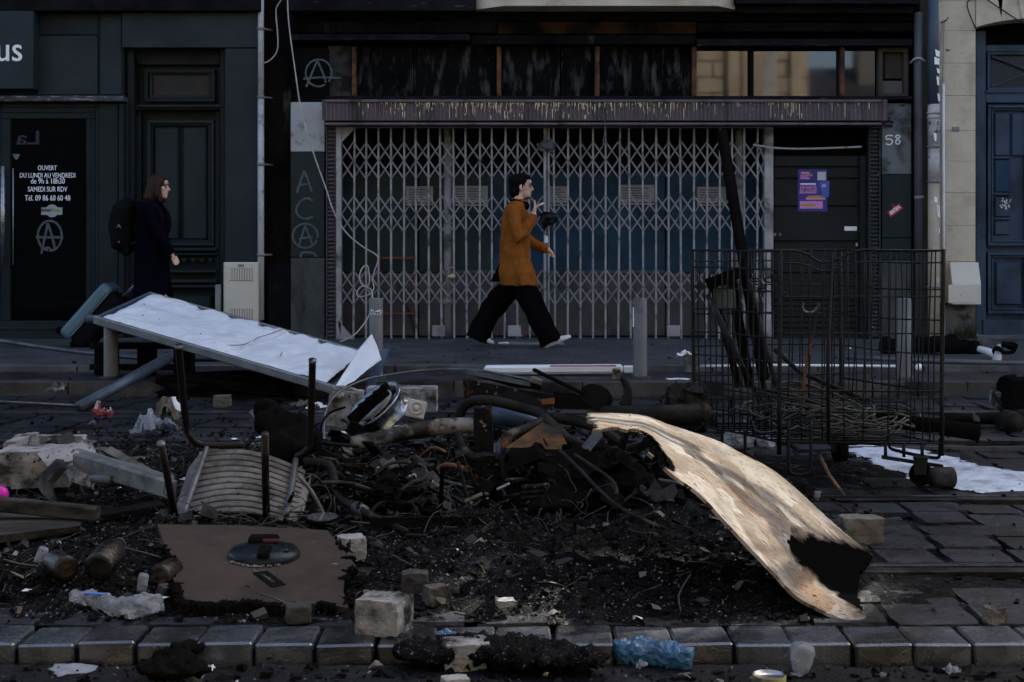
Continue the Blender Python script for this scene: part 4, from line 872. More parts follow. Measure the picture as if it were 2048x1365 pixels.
def shoe(mb, heel, toe, up, wd=.046, ht=.062):
    heel, toe = Vector(heel), Vector(toe); d = toe-heel; L = d.length; d.normalize(); up = Vector(up); up = (up-d*up.dot(d)).normalized(); sd = d.cross(up)
    prof = [(0, .66, .9), (.06, .8, 1.15), (.2, .86, 1.25), (.38, .84, 1.15), (.55, .94, .88), (.75, 1.0, .66), (.92, .78, .5), (1, .4, .36)]
    vs = []; n = 12
    for (t, a, h) in prof:
        for k in range(n):
            an = 2*math.pi*k/n; y = math.cos(an); z = math.sin(an)
            zz = (z*.5+.5)**.8*ht*h if z > -.5 else 0
            vs.append(heel+d*(L*t)+sd*(y*wd*a)+up*zz)
    fs = [(i*n+k, i*n+(k+1) % n, (i+1)*n+(k+1) % n, (i+1)*n+k) for i in range(len(prof)-1) for k in range(n)]
    fs += [list(range(n))[::-1], [(len(prof)-1)*n+k for k in range(n)]]
    return mb.add(vs, fs, True)

# the man in the rust brown tunic, mid stride to the right
MAN = thing('person', 'person in a long rust brown tunic and wide black trousers striding past the gate', 'person', (fx(1045)*.9, PY, .13))
hc = pp(1044, 377); m = MB(); head(m, hc, 1.0)
m.tube([hc+Vector((-.02, 0, -.05)), pp(1036, 404), pp(1033, 418)], [.052, .054, .075], 12)
m.tube([pp(1030, 412), pp(1030, 450), pp(1030, 500), pp(1033, 545)], [(.08, .14), (.09, .155), (.085, .14), (.09, .14)], 14, side=(0, 1, 0))
m.tube([pp(1026, 424, -.18), pp(1041, 480, -.235), pp(1064, 440, -.20), pp(1068, 430, -.19)], [.045, .038, .032, .027], 10)
m.tube([pp(1036, 424, .17), pp(1052, 480, .21), pp(1094, 500, .17), pp(1099, 503, .165)], [.045, .038, .032, .027], 10)
hand(m, pp(1067, 432, -.19), pp(1071, 418, -.185), [pp(1089, 409, -.16), pp(1088, 411, -.18), pp(1086, 413, -.20), pp(1082, 414, -.215)], pp(1069, 404.5, -.175))
hand(m, pp(1098, 502, .165), pp(1105, 508, .16), [pp(1106, 518, .135), pp(1109, 519, .152), pp(1108, 518, .17), pp(1105, 517, .185)], pp(1101, 516, .13))
for (h, k, a, y) in ((pp(1026, 556, .09), pp(980, 628, .10), pp(948, 678, .10), 0), (pp(1044, 556, -.09), pp(1072, 628, -.10), pp(1097, 685, -.10), 0)):
    m.tube([h, h.lerp(k, .5), k, k.lerp(a, .4), a], [.088, .075, .058, .055, .04], 12)
remesh(m, 'body', K['skin'], MAN, .0065, 3)
# tunic with sleeves
m = MB(); rings(m, [(401, 1029, 1049, .062), (405, 1024, 1050, .09), (409, 1018, 1050, .15), (416, 1011, 1051, .195), (430, 1006, 1055, .205), (458, 1002, 1060, .20), (490, 1000, 1061, .19), (520, 999, 1060, .20), (545, 997, 1069, .225), (560, 999, 1074, .235), (573, 1002, 1077, .24)], 28)
m.tube([pp(1024, 420, -.155), pp(1026, 432, -.195), pp(1033, 458, -.225), pp(1040, 480, -.245), pp(1048, 470, -.235), pp(1058, 450, -.215), pp(1066, 434, -.195)], [.060, .072, .066, .064, .060, .054, .047], 14)
m.tube([pp(1034, 420, .15), pp(1038, 434, .19), pp(1045, 460, .215), pp(1053, 482, .215), pp(1070, 490, .20), pp(1098, 503, .165)], [.058, .070, .064, .060, .054, .046], 14)
remesh(m, 'tunic', K['tunic'], MAN, .0075, 3, wr=.013, wfr=13)
m = MB(); m.tube([pp(1037, 400.5)+Vector((0, 0, .0)), pp(1036.5, 404)], [(.062, .066), (.075, .08)], 18, cap=False); m.build('collar', K['tunic'], MAN)
m = MB(); m.prism([(0, 0), (-.10, -.20), (.06, -.20)], .04, Matrix.Translation(pp(1000, 527, -.02)) @ Matrix.Rotation(R(90), 4, 'X')); m.build('shirt_tail', K['trouser'], MAN)
m = MB()
for v in (497, 503, 530): m.ell(pp(1052+(v-497)*.06, v, -.15), (.008, .012, .008), 8, 6)
m.build('button', K['trouser'], MAN)
# trousers: wide legs
m = MB()
m.tube([pp(1031, 545, .05), pp(1023, 575, .075), pp(1000, 602, .09), pp(978, 630, .10), pp(965, 655, .10), pp(953, 683, .10)], [(.10, .12), (.118, .115), (.122, .112), (.112, .105), (.114, .105), (.125, .11)], 20, side=(0, 1, 0))
m.tube([pp(1040, 545, -.05), pp(1047, 575, -.075), pp(1061, 602, -.09), pp(1074, 630, -.10), pp(1087, 657, -.10), pp(1101, 687, -.10)], [(.10, .12), (.118, .115), (.122, .112), (.112, .105), (.114, .105), (.12, .11)], 20, side=(0, 1, 0))
remesh(m, 'trousers', K['trouser'], MAN, .009, 3, wr=.018, wfr=11)
m = MB(); shoe(m, pp(935, 677, .10), pp(987, 692.5, .10), (0.2, 0, 1), .05, .075); m.build('shoe', K['shoe'], MAN)
m = MB(); shoe(m, pp(1090, 698, -.10), pp(1142, 676, -.10), (0, 0, 1), .05, .075); m.build('shoe', K['shoe'], MAN)
m = MB(); m.ell(hc+Vector((-.030, 0, .052)), (.108, .088, .090), 18, 12); m.ell(hc+Vector((-.07, 0, -.03)), (.058, .078, .085), 14, 10); m.ell(hc+Vector((.035, 0, .098)), (.058, .066, .030), 12, 8); m.ell(hc+Vector((-.02, 0, .098)), (.08, .075, .042), 12, 8)
for y in (-1, 1): m.ell(hc+Vector((-.028, y*.072, .02)), (.042, .014, .055), 10, 8)
remesh(m, 'hair', K['hair'], MAN, .007, 1, wr=.013, wfr=48)
m = MB()
for y in (-1, 1): m.ell(hc+Vector((.079, y*.033, .004)), (.010, .013, .008), 8, 6)
m.build('eye', K['eye'], MAN)
m = MB()
for y in (-1, 1): m.bar(hc+Vector((.082, y*.055, .028)), hc+Vector((.096, y*.016, .032)), .008, .010)
m.build('eyebrow', K['hair'], MAN)
m = MB()
for y in (-1, 1):
    m.tube([hc+Vector((.098, y*.034+.026*math.cos(a), .002+.02*math.sin(a))) for a in [2*math.pi*k/12 for k in range(12)]], .0025, 5, closed=True); m.tube([hc+Vector((.096, y*.06, .01)), hc+Vector((-.01, y*.085, .012))], .0025, 5)
m.build('glasses', K['gatedk'], MAN)
MB().ell(hc+Vector((.096, 0, -.066)), (.010, .018, .0045), 8, 5).build('mouth', K['lip'], MAN)
m = MB().ell(hc+Vector((.060, 0, -.105)), (.034, .036, .022), 10, 7); m.ell(hc+Vector((.085, 0, -.050)), (.015, .022, .005), 8, 5); m.build('beard', mat('stubble', (.10, .058, .042), None, 9, .7, bump=0), MAN)
hp = thing('headphones', 'black headphones hung around the neck of the person in brown', 'headphones', pp(1050, 415, -.1))
m = MB()
for y in (-.085, .07): m.ell(pp(1052, 415, y), (.035, .028, .042), 12, 8)
m.build('ear_cup', K['sofa'], hp); MB().tube([pp(1052, 410, -.085), pp(1036, 405, -.10), pp(1024, 403, -.03), pp(1024, 403, .03), pp(1038, 405, .09), pp(1052, 410, .07)], .012, 8, res=4).build('headband', K['sofa'], hp)

# the person with the backpack, walking to the right with a suitcase
WOM = thing('person', 'person with long brown hair in a dark navy coat walking past the wooden door', 'person', ((300-1024)/PX, PY, .13))
hc = pp(318, 378); m = MB(); head(m, hc, .97)
m.tube([hc+Vector((-.02, 0, -.05)), pp(309, 402), pp(304, 416)], [.045, .047, .07], 12)
m.tube([pp(302, 412), pp(303, 450), pp(303, 500), pp(305, 545)], [(.08, .13), (.085, .14), (.08, .125), (.09, .14)], 14, side=(0, 1, 0))
m.tube([pp(306, 422, -.17), pp(333, 474, -.20), pp(352, 512, -.17)], [.04, .034, .026], 10)
m.tube([pp(302, 422, .17), pp(296, 480, .22), pp(296, 530, .20)], [.04, .034, .026], 10)
hand(m, pp(351, 510, -.17), pp(357, 520, -.165), [pp(359, 533, -.19), pp(362, 533, -.175), pp(364, 531, -.16), pp(365, 528, -.145)], pp(353, 529, -.145))
hand(m, pp(296, 529, .20), pp(294, 537, .2), [pp(288, 540, .175), pp(288, 542, .19), pp(289, 543, .205), pp(290, 544, .22)], pp(299, 543, .18))
for (h, k, a, y) in ((pp(296, 556, .09), pp(268, 625, .10), pp(216, 660, .10), 0), (pp(308, 556, -.09), pp(338, 620, -.10), pp(352, 680, -.10), 0)):
    m.tube([h, h.lerp(k, .5), k, k.lerp(a, .4), a], [.085, .072, .056, .05, .036], 12)
remesh(m, 'body', K['skin'], WOM, .0065, 3)
m = MB(); rings(m, [(402, 296, 322, .085), (407, 288, 322, .12), (413, 280, 325, .17), (424, 275, 330, .19), (450, 272, 334, .19), (490, 271, 335, .185), (530, 270, 336, .19), (570, 270, 340, .205), (605, 268, 344, .215), (632, 266, 347, .22)], 28)
m.tube([pp(302, 418, -.14), pp(308, 432, -.185), pp(320, 455, -.205), pp(333, 477, -.21), pp(343, 495, -.19), pp(352, 511, -.17)], [.058, .068, .062, .057, .052, .044], 14)
m.tube([pp(300, 418, .14), pp(299, 440, .19), pp(296, 480, .215), pp(296, 527, .2)], [.058, .066, .058, .045], 14)
remesh(m, 'coat', K['coat'], WOM, .008, 3, wr=.009, wfr=10)
m = MB()
for pts in ([pp(290, 620, .08), pp(268, 640, .10), pp(222, 664, .10)], [pp(318, 620, -.08), pp(336, 640, -.10), pp(350, 678, -.10)]): m.tube(pts, [.10, .085, .062], 14)
remesh(m, 'trousers', K['trouser'], WOM, .01, 3)
m = MB(); shoe(m, pp(207, 655, .1), pp(203, 694, .1), (1, 0, .1), .05, .075); m.build('shoe', K['shoe'], WOM)
m = MB(); shoe(m, pp(340, 694, -.1), pp(388, 690, -.1), (0, 0, 1), .046, .07); m.build('shoe', K['shoe'], WOM)
m = MB(); m.ell(hc+Vector((-.022, 0, .045)), (.105, .088, .098), 18, 12)
m.tube([hc+Vector((-.035, 0, .04)), hc+Vector((-.055, 0, -.04)), hc+Vector((-.075, 0, -.105)), hc+Vector((-.06, 0, -.16))], [(.085, .088), (.08, .10), (.085, .11), (.055, .09)], 16, side=(0, 1, 0))
for y in (-1, 1): m.tube([hc+Vector((.02, y*.07, .07)), hc+Vector((.012, y*.082, .0)), hc+Vector((.02, y*.082, -.08)), hc+Vector((.035, y*.075, -.15))], [.03, .03, .035, .02], 10)
remesh(m, 'hair', K['hairbr'], WOM, .008, 3, wr=.006, wfr=30)
m = MB()
for y in (-1, 1): m.ell(hc+Vector((.078, y*.032, .004)), (.010, .013, .007), 8, 6)
m.build('eye', K['eye'], WOM); m = MB()
for y in (-1, 1): m.bar(hc+Vector((.08, y*.05, .026)), hc+Vector((.092, y*.018, .03)), .006, .007)
m.build('eyebrow', K['hairbr'], WOM); MB().ell(hc+Vector((.092, 0, -.064)), (.010, .018, .006), 8, 5).build('mouth', K['lip'], WOM)
bp = thing('backpack', 'black backpack on the back of the person in the navy coat', 'backpack', pp(245, 505))
m = MB(); m.tube([pp(262, 404, -.02), pp(250, 420, -.02), pp(243, 455, -.02), pp(248, 490, -.02), pp(262, 508, -.02)], [(.07, .09), (.115, .14), (.13, .15), (.12, .145), (.06, .10)], 16, side=(0, 1, 0)); remesh(m, 'bag', K['packcloth'], bp, .012, 3, wr=.01, wfr=14)
MB().ell(pp(224, 460, -.06), (.02, .03, .055), 8, 6).build('side_pocket_bottle', K['whitepipe'], bp); MB().ell(pp(247, 487, -.165), (.012, .006, .012), 8, 6).build('badge', K['orange'], bp)
m = MB(); m.tube([pp(244, 459, -.178), pp(247, 452, -.178), pp(251, 460, -.178)], .004, 5); m.build('emblem', K['whitepipe'], bp)
m = MB(); 
for y in (-.14, .12): m.tube([pp(270, 405, y), pp(292, 408, y-.03*(1 if y > 0 else -1)), pp(322, 420, y*1.15), pp(332, 450, y*1.2), pp(318, 480, y*1.2), pp(268, 490, y)], [(.008, .022)]*6, 8, res=3)
m.build('shoulder_strap', K['packcloth'], bp)
sc_ = thing('suitcase', 'teal hard shell suitcase tilted on its wheels behind the person in navy', 'suitcase', pp(150, 697, .05))
a0, a1 = pp(136, 672, .12), pp(215, 583, .12); ax = (a1-a0).normalized(); th = Vector((ax.z, 0, -ax.x)); L = (a1-a0).length
def shell(t0, t1, l0, l1, w, b):
    M = Matrix.Translation(a0) @ Matrix((ax, Vector((0, 1, 0)), Vector((-th.x, 0, -th.z)))).transposed().to_4x4()
    m = MB(); rr = .07; n = 8; pl = []
    for (cx, cy, s) in ((l0+rr, -w+rr, 180), (l1-rr, -w+rr, 270), (l1-rr, w-rr, 0), (l0+rr, w-rr, 90)):
        for k in range(n+1): a = R(s+90*k/n); pl.append((cx+rr*math.cos(a), cy+rr*math.sin(a)))
    m.prism(pl, t1-t0, M @ Matrix.Translation((0, 0, t0))); return m
o = shell(-.05, .075, -.03, L+.05, .22, .02).build('front_shell', K['suitcase'], sc_)
q = o.modifiers.new('b', 'BEVEL'); q.width = .035; q.segments = 3; q.limit_method = 'ANGLE'; q.angle_limit = R(60)
o = shell(-.235, -.052, -.02, L+.03, .215, .02).build('rear_shell', K['casedark'], sc_); q = o.modifiers.new('b', 'BEVEL'); q.width = .05; q.segments = 3; q.limit_method = 'ANGLE'; q.angle_limit = R(60)
MB().tube([a0+ax*(k/10*L)+th*-.055*0+Vector((0, -.222, 0))+th*.052-th*.0 for k in range(11)], .005, 5).build('zip', K['gatedk'], sc_)
m = MB()
for (u, v) in ((122, 671), (150, 698)):
    for y in (-.05, .26): m.tube([pp(u, v-8, y), pp(u, v-8, y+.03)], .038, 12)
m.build('wheel', K['sofa'], sc_)
m = MB()
for y in (.02, .10): m.tube([a1+th*.14+Vector((0, y-.06, 0)), pp(296-(y-.02)*30, 541, y+.10)], .008, 6)
m.tube([pp(297, 540, .10), pp(295, 540, .25)], .014, 8); m.build('telescopic_handle', K['alu'], sc_)
# ---------------------------------------------------------------- ash
ASHB = [(-.2, 5.25, 1.0, .55, 1), (-.5, 6.4, 1.3, 1.0, .8), (-1.35, 5.6, .8, .7, .8), (.35, 6.1, .8, .7, .8), (-.5, 4.65, 1.4, .30, .75), (-1.7, 7.6, 1.3, .8, .6), (-1.6, 4.9, .5, .35, .7), (.6, 4.75, .5, .3, .55), (1.4, 7.4, .8, .5, .45), (-.78, 4.95, .42, .42, -1.3)]
def ash_t(x, y):
    m = 0
    for (a, b, rx, ry, k) in ASHB: m += k*math.exp(-((x-a)/rx)**2-((y-b)/ry)**2)
    m = min(max(m, 0), 1.15); n = fbm(x*2.2, y*2.2, 1.7); n2 = fbm(x*9, y*9, 4.1); n3 = mn.noise(Vector((x*34, y*34, 2)))+.6*mn.noise(Vector((x*85, y*85, 7)))
    return m*.055+m*(.040*n+  .024*n2+.009*n3)-.018+.006*n2
def gz(x, y):
    if y < 4.08: return lane_z(x, y)
    if 4.083 < y < 4.29: return max(0, ash_t(x, y)*.5)
    if y < 11.15: return max(-.001, ash_t(x, y))
    if y < 12.2: return .085
    return .13
vs = []; fs = []; NX, NY = 600, 400; ok = {}
for j in range(NY+1):
    y = 4.30+(9.2-4.30)*(j/NY)**1.5
    for i in range(NX+1):
        x = -3.1+5.6*i/NX; t = ash_t(x, y); vs.append((x, y, max(t, -.02)))
keep = [p[2] > -.015 for p in vs]
for j in range(NY):
    for i in range(NX):
        a = j*(NX+1)+i; q = (a, a+1, a+NX+2, a+NX+1)
        if any(keep[k] for k in q): fs.append(q)
o = MB().add(vs, fs, True).build('ash', K['ash'], None, kind='stuff')

def g(x, y, dz=0): return Vector((x, y, gz(x, y)+dz))
def GG(u, v):                      # the point of the real (ash covered) ground at a place in view
    z = 0
    for _ in range(3):
        p = G(u, v, z); z = gz(p.x, p.y)
    return G(u, v, z)
# scattered fragments: nobody could count them
def scatter(name, mt, n, size, kind, regions, seed):
    random.seed(seed); m = MB()
    for k in range(n):
        (x0, x1, y0, y1, wv) = random.choices(regions, [r[4] for r in regions])[0]
        x = random.uniform(x0, x1); y = random.uniform(y0, y1)
        if 4.06 < y < 4.30 and random.random() < .7: continue
        s = size[0]+(size[1]-size[0])*random.random()**2.5; c = g(x, y, s*.12)
        E = mathutils.Euler((random.uniform(-.5, .5), random.uniform(-.5, .5), random.uniform(0, 6.28))).to_matrix().to_4x4(); M = Matrix.Translation(c) @ E
        if kind == 'chunk':
            a, b, h = s*random.uniform(.5, 1), s*random.uniform(.3, .8), s*random.uniform(.15, .6)
            vv = [M @ Vector((sx*a/2*random.uniform(.5, 1.1), sy*b/2*random.uniform(.5, 1.1), sz*h/2*random.uniform(.5, 1))) for sx in (-1, 1) for sy in (-1, 1) for sz in (-1, 1)]
            m.add(vv, [(0, 1, 3, 2), (4, 6, 7, 5), (0, 4, 5, 1), (2, 3, 7, 6), (0, 2, 6, 4), (1, 5, 7, 3)])
        elif kind == 'flake':
            a, b = s*random.uniform(.4, 1), s*random.uniform(.25, .7); cz = random.uniform(.1, .5)*s
            vv = [M @ Vector(p) for p in ((-a/2, -b/2, 0), (0, -b/2*random.uniform(.4, 1.3), cz*.6), (a/2, -b/2*random.random(), 0), (a/2*random.random(), b/2, cz*random.random()), (0, b/2*random.uniform(.5, 1.2), cz), (-a/2, b/2*random.random(), 0))]
            m.add(vv, [(0, 1, 4, 5), (1, 2, 3, 4)])
        elif kind == 'stick':
            L = s*random.uniform(.6, 1.4); r = max(.0012, s*random.uniform(.008, .022)); d = E @ Vector((1, 0, 0)); bnd = Vector((random.uniform(-.3, .3)*L, random.uniform(-.3, .3)*L, random.uniform(0, .25)*L))
            m.tube([c-d*L/2, c+bnd*.5, c+d*L/2+Vector((0, 0, random.uniform(0, .15)*L))], r, 4, res=3)
        elif kind == 'wire':
            p = Vector(c); d = E @ Vector((1, 0, .4)); pts = [p.copy()]
            for q in range(6): d = (d+Vector((random.gauss(0, .5), random.gauss(0, .5), random.gauss(0, .35)))).normalized(); p = p+d*s/6; p.z = max(p.z, gz(p.x, p.y)+.003); p.z = min(p.z, gz(p.x, p.y)+.22); pts.append(p.copy())
            m.tube(pts, random.uniform(.0009, .0022), 4, res=2)
        elif kind == 'sheet':
            m.crumple(c, s, s*random.uniform(.4, .9), s*random.uniform(.1, .35), random.random()*90, 4, random.uniform(0, 6.28))
    return m.build(name, mt, None, kind='stuff')
CEN = [(-2.3, 1.0, 4.32, 5.6, 5), (-2.8, .9, 5.6, 7.6, 5), (-3, 1.0, 7.6, 9.0, 1.5)]
ALL = CEN+[(-3.6, 3.3, 4.3, 10.9, 2), (-1.6, 1.6, 3.3, 4.06, 1.6), (-4, 4.2, 11.4, 15.5, .4)]
scatter('charred_fragments', K['char'], 9500, (.004, .045), 'chunk', ALL, 1)
scatter('charred_flakes', K['char'], 4200, (.006, .05), 'flake', ALL, 2)
scatter('charred_debris', K['sofa'], 90, (.05, .14), 'sheet', CEN, 3)
scatter('ash_flakes', K['flakes'], 9500, (.003, .018), 'flake', CEN+[(-1.6, 1.6, 3.3, 4.06, .8), (-3, 3, 4.3, 9, .6)], 4)
scatter('dirty_scraps', K['scrap'], 420, (.015, .08), 'flake', ALL, 5)
scatter('burnt_sticks', K['char'], 700, (.03, .15), 'stick', CEN, 6)
scatter('wire_scraps', K['cable'], 420, (.05, .2), 'stick', CEN+[(-1.4, -.4, 5.2, 6.6, 6)], 7)
scatter('wire_tangle', K['cable'], 420, (.10, .34), 'wire', [(-1.3, -.1, 5.5, 7.0, 5), (-.4, .5, 5.6, 6.8, 2), (-2.2, -1.2, 6, 7.6, 1)], 17)
scatter('paper_scraps', K['paper'], 60, (.015, .05), 'flake', [(-3, -.6, 6.2, 9.0, 4), (-2.5, 2, 4.3, 7, 1), (-1.5, 1.5, 3.4, 4, 1), (-4, 4, 11.4, 15.5, 1)], 8)
scatter('rubble', K['concdk'], 190, (.03, .10), 'chunk', CEN+[(-3.6, 3.3, 4.4, 10.9, .5)], 9)
random.seed(77)

# ---------------------------------------------------------------- bollards
def bollard(u, top, label, Y=11.62):
    x = (u-1024)/F*Y; t = thing('bollard', label, 'bollard', (x, Y, .085), 'grey steel bollards along the kerb')
    prof = [(.058, 0), (.058, top-.012), (.052, top), (.0, top+.002)]
    MB().lathe(prof, Matrix.Translation((x, Y, .085)), 20).build('post', K['galv'], t); MB().lathe([(.09, 0), (.088, .012), (.058, .014)], Matrix.Translation((x, Y, .085)), 20).build('base_ring', K['kerbwarm'], t)
    return t, x, Y
b0 = bollard(752, .65, 'grey bollard with a scratched sticker, touching the torn end of the white board')
m = MB()
random.seed(5)
for i in range(40):
    a = R(random.uniform(-150, -30)); z = .085+random.uniform(.51, .55); r = .0592
    m.add([(b0[1]+r*math.cos(a), b0[2]+r*math.sin(a), z), (b0[1]+r*math.cos(a+.09), b0[2]+r*math.sin(a+.09), z+random.uniform(-.004, .004)), (b0[1]+r*math.cos(a+.08), b0[2]+r*math.sin(a+.08), z+random.uniform(.006, .02))], [(0, 1, 2)])
m.build('torn_sticker', K['letter'], b0[0], kind='stuff')
b1 = bollard(1280, .65, 'grey bollard at the right end of the white beam')
MB().box(b1[1]-.0605, b1[1]-.052, b1[2]-.03, b1[2]-.012, .50, .66).build('paper_strip', K['letter'], b1[0])
bollard(1808, .65, 'grey bollard seen through the right half of the wire cage')
bollard(222, .46, 'short grey bollard under the raised end of the white board')

# ---------------------------------------------------------------- the white board in its aluminium tray
WB = thing('advertising_board', 'large white board in an aluminium tray propped on a bollard, torn at its low end', 'board', (-2.2, 11.2, .3))
fl_, fr_ = P(187, 640, 11.35), P(668, 781, 10.3); bl_ = P(299, 589, 12.15)
ex, ey = (fr_-fl_), (bl_-fl_); nn_ = ex.cross(ey).normalized()
def bp_(s, t, h=0): return fl_+ex*s+ey*t+nn_*h
def bpbar(m, a, b, wd, ht, h=0): m.bar(bp_(a[0], a[1], h), bp_(b[0], b[1], h), wd, ht, .004, up=nn_)
for (t, a, b) in ((.015, .035, .062), (.985, .03, .05)): m = MB(); bpbar(m, (0, t), (1, t), a, b); m.build('tray_rail', K['alu'], WB)
for t in (.008, .992): m = MB(); bpbar(m, (t, .03), (t, .97), .03, .055); m.build('tray_end', K['bluepipe'], WB)
m = MB(); vs = [bp_(s, t, -.035) for s, t in ((.01, .03), (.99, .03), (.99, .97), (.01, .97))]; vs += [p-nn_*.012 for p in vs]; m.add(vs, [(0, 1, 2, 3), (7, 6, 5, 4), (0, 4, 5, 1), (1, 5, 6, 2), (2, 6, 7, 3), (3, 7, 4, 0)]); m.build('tray_floor', K['panellow'], WB)
m = MB(); n, k = 90, 36; vs = []; fs = []
notch = [(.26, .03), (.40, .028), (.53, .025), (.66, .03), (.78, .02)]
for i in range(n+1):
    for j in range(k+1):
        s = .03+.925*i/n; t = .04+.93*j/k
        if j == k or j == k-1:
            for (c, w2) in notch:
                if abs(s-c) < w2: t -= .055*(1-(abs(s-c)/w2)**2)
        q = Vector((s*4.5, t*2, 3)); h = .024*mn.noise(q)+.022*mn.noise(q*2.4)-.020*abs(mn.noise(q*3.7))-.008*abs(mn.noise(q*9))+.018
        # the crease where the two sheets meet
        cr = s-(.60+.10*(t-.5)+.012*mn.noise(Vector((t*6, 1, 1)))); h += .012*math.exp(-(cr/.02)**2)*(1 if cr > 0 else -.6)
        vs.append(bp_(s, t, .012+h))
for i in range(n):
    for j in range(k): a = i*(k+1)+j; fs.append((a, a+k+1, a+k+2, a+1))
m.add(vs, fs, True); sh = m.build('white_sheet', K['panelwhite'], WB); q = sh.modifiers.new('t', 'SOLIDIFY'); q.thickness = .004
m = MB()
for (pts) in ([(.615, .93), (.60, .72), (.585, .55), (.592, .45)], [(.585, .42), (.575, .30), (.535, .2)], [(.72, .40), (.735, .28)]):
    pp_ = [bp_(a, b, .036+.004*mn.noise(Vector((a*40, b*20, 0)))) for a, b in pts]; m.tube(pp_, .0035, 4, res=4)
m.build('torn_seam', K['gatedk'], sh, kind='stuff')
for (a, b) in ((.135, .34), (.205, .36), (.07, .62), (.40, .30)): MB().ell(bp_(a, b, .032), (.008, .008, .004), 8, 5).build('bolt_hole', K['gatedk'], sh)
# torn curl standing up at the low end
c_ = [P(668, 779, 10.25), P(690, 742, 10.5), P(716, 700, 10.7), P(744, 668, 10.8)]; d_ = [P(676, 779, 10.25), P(708, 762, 10.4), P(736, 738, 10.55), P(763, 720, 10.7)]
ca, da = spline(c_, 6), spline(d_, 6); vs = []; fs = []; k = 8
for i in range(len(ca)):
    for j in range(k+1):
        p = ca[i].lerp(da[i], j/k); p = p+Vector((0, .03*math.sin(j/k*math.pi)+.02*mn.noise(p*6), .012*mn.noise(p*9)*(1 if 0 < i < len(ca)-1 else 2))); vs.append(p)
for i in range(len(ca)-1):
    for j in range(k): a = i*(k+1)+j; fs.append((a, a+1, a+k+2, a+k+1))
o = MB().add(vs, fs, True).build('torn_curl', K['panelwhite'], WB); q = o.modifiers.new('t', 'SOLIDIFY'); q.thickness = .004
MB().tube([bp_(-.03, .0, -.01), bp_(.0, .12, -.02)], .032, 12).build('tube_end', K['bluepipe'], WB)
solo(MB().tube([P(158, 816, 9.9), P(250, 765, 10.3), P(336, 716, 10.8)], [.042, .042, .042], 12), 'metal_tube', K['bluepole'], 'blue grey round tube slanting up from the roadway under the white board', 'tube')
solo(MB().tube([P(-80, 800, 9.9), P(160, 812, 9.9)], .012, 6), 'metal_rod', K['greytube'], 'thin rod lying along the roadway up to the blue grey tube', 'rod')
solo(MB().tube([P(-60, 672, 13.0), P(80, 694, 12.6), P(200, 709, 12.3), P(330, 719, 12.1), P(452, 719, 12.0)], .020, 8, res=4), 'long_tube', K['greytube'], 'long thin grey tube lying along the pavement under the white board', 'tube')
# dark crate frame and bars under the board
cr = thing('charred_pallet', 'charred black pallet standing on edge beneath the white board', 'pallet', (-2.55, 11.75, .09))
for (a, b, v0, v1) in ((195, 236, 695, 765), (280, 312, 696, 775), (352, 388, 690, 800)):
    p, q = P(a, v1, 11.9), P(b, v0, 11.9); MB().box(p.x, q.x, 11.8, 11.95, max(p.z, .09), q.z, .008).build('block', K['sofa'], cr)
for (v0, v1) in ((683, 696), (726, 738)):
    p, q = P(190, v1, 11.9), P(392, v0, 11.9); MB().box(p.x, q.x, 11.74, 11.79, p.z, q.z, .005).build('plank', K['char'], cr)
solo(MB().rough((.9, .35, .18), Matrix.Translation((-2.2, 11.0, .08)), 3, 6, .2, .3), 'burnt_heap', K['sofa'], 'black burnt heap in the shade under the low half of the white board', 'heap')
m = MB(); p, q = P(722, 738, 11.0), P(760, 690, 11.3)
m.bar(P(735, 786, 10.9), P(772, 700, 11.3), .06, .03); solo(m, 'broken_bracket', K['bluepipe'], 'dark blue grey bent bracket beside the bollard at the torn end of the white board', 'bracket')

# ---------------------------------------------------------------- overturned chair
CH = thing('overturned_chair', 'overturned chair with a beige slatted seat and black tube legs in the air', 'chair', (-.95, 5.75, .05))
sfl, sfr, sbl, sbr = P(362, 1047, 5.65), P(583, 1047, 5.65), P(404, 902, 6.06), P(607, 938, 6.04)
def sp_(s, t, h=0):
    p = sfl.lerp(sfr, s).lerp(sbl.lerp(sbr, s), t); up = Vector((0, -.45, .89)); return p+up*(h+.055*math.sin(math.pi*s)*(1-.1*t))
NS = 11
for i in range(NS):
    t0, t1 = i/NS+.006, (i+1)/NS-.014; n = 14; vs = []; fs = []
    for k in range(n+1):
        s = -.02+1.04*k/n
        for (t, h) in ((t0, 0), (t0+.006, .003), (t1-.006, .003), (t1, .0), (t1, -.006), (t0, -.006)): vs.append(sp_(s, t, h))
    for k in range(n):
        for q in range(6): fs.append((k*6+q, k*6+(q+1) % 6, (k+1)*6+(q+1) % 6, (k+1)*6+q))
    fs += [(5, 4, 3, 2, 1, 0), tuple(n*6+q for q in range(6))]
    MB().add(vs, fs).build('seat_slat', K['seat'], CH)
m = MB(); vs = []; fs = []; n = 14
for k in range(n+1):
    s = -.03+1.06*k/n
    for t in (0, 1): vs.append(sp_(s, t, -.024))
m.add(vs, [(2*k, 2*k+2, 2*k+3, 2*k+1) for k in range(n)], True); o = m.build('seat_shell', K['sofa'], CH); q = o.modifiers.new('t', 'SOLIDIFY'); q.thickness = .008
for s, nm in ((-.055, 0), (1.03, 1)):
    m = MB(); vs = []
    pr = [sp_(s-.05, .02, -.0), sp_(s+.05, .02, 0), sp_(s+.05, .98, 0), sp_(s-.045, .8, -.01)]; m.add(pr+[p+Vector((0, .01, -.02)) for p in pr], [(0, 1, 2, 3), (7, 6, 5, 4), (0, 4, 5, 1), (1, 5, 6, 2), (2, 6, 7, 3), (3, 7, 4, 0)]); m.build('seat_edge', K['seat'], CH)
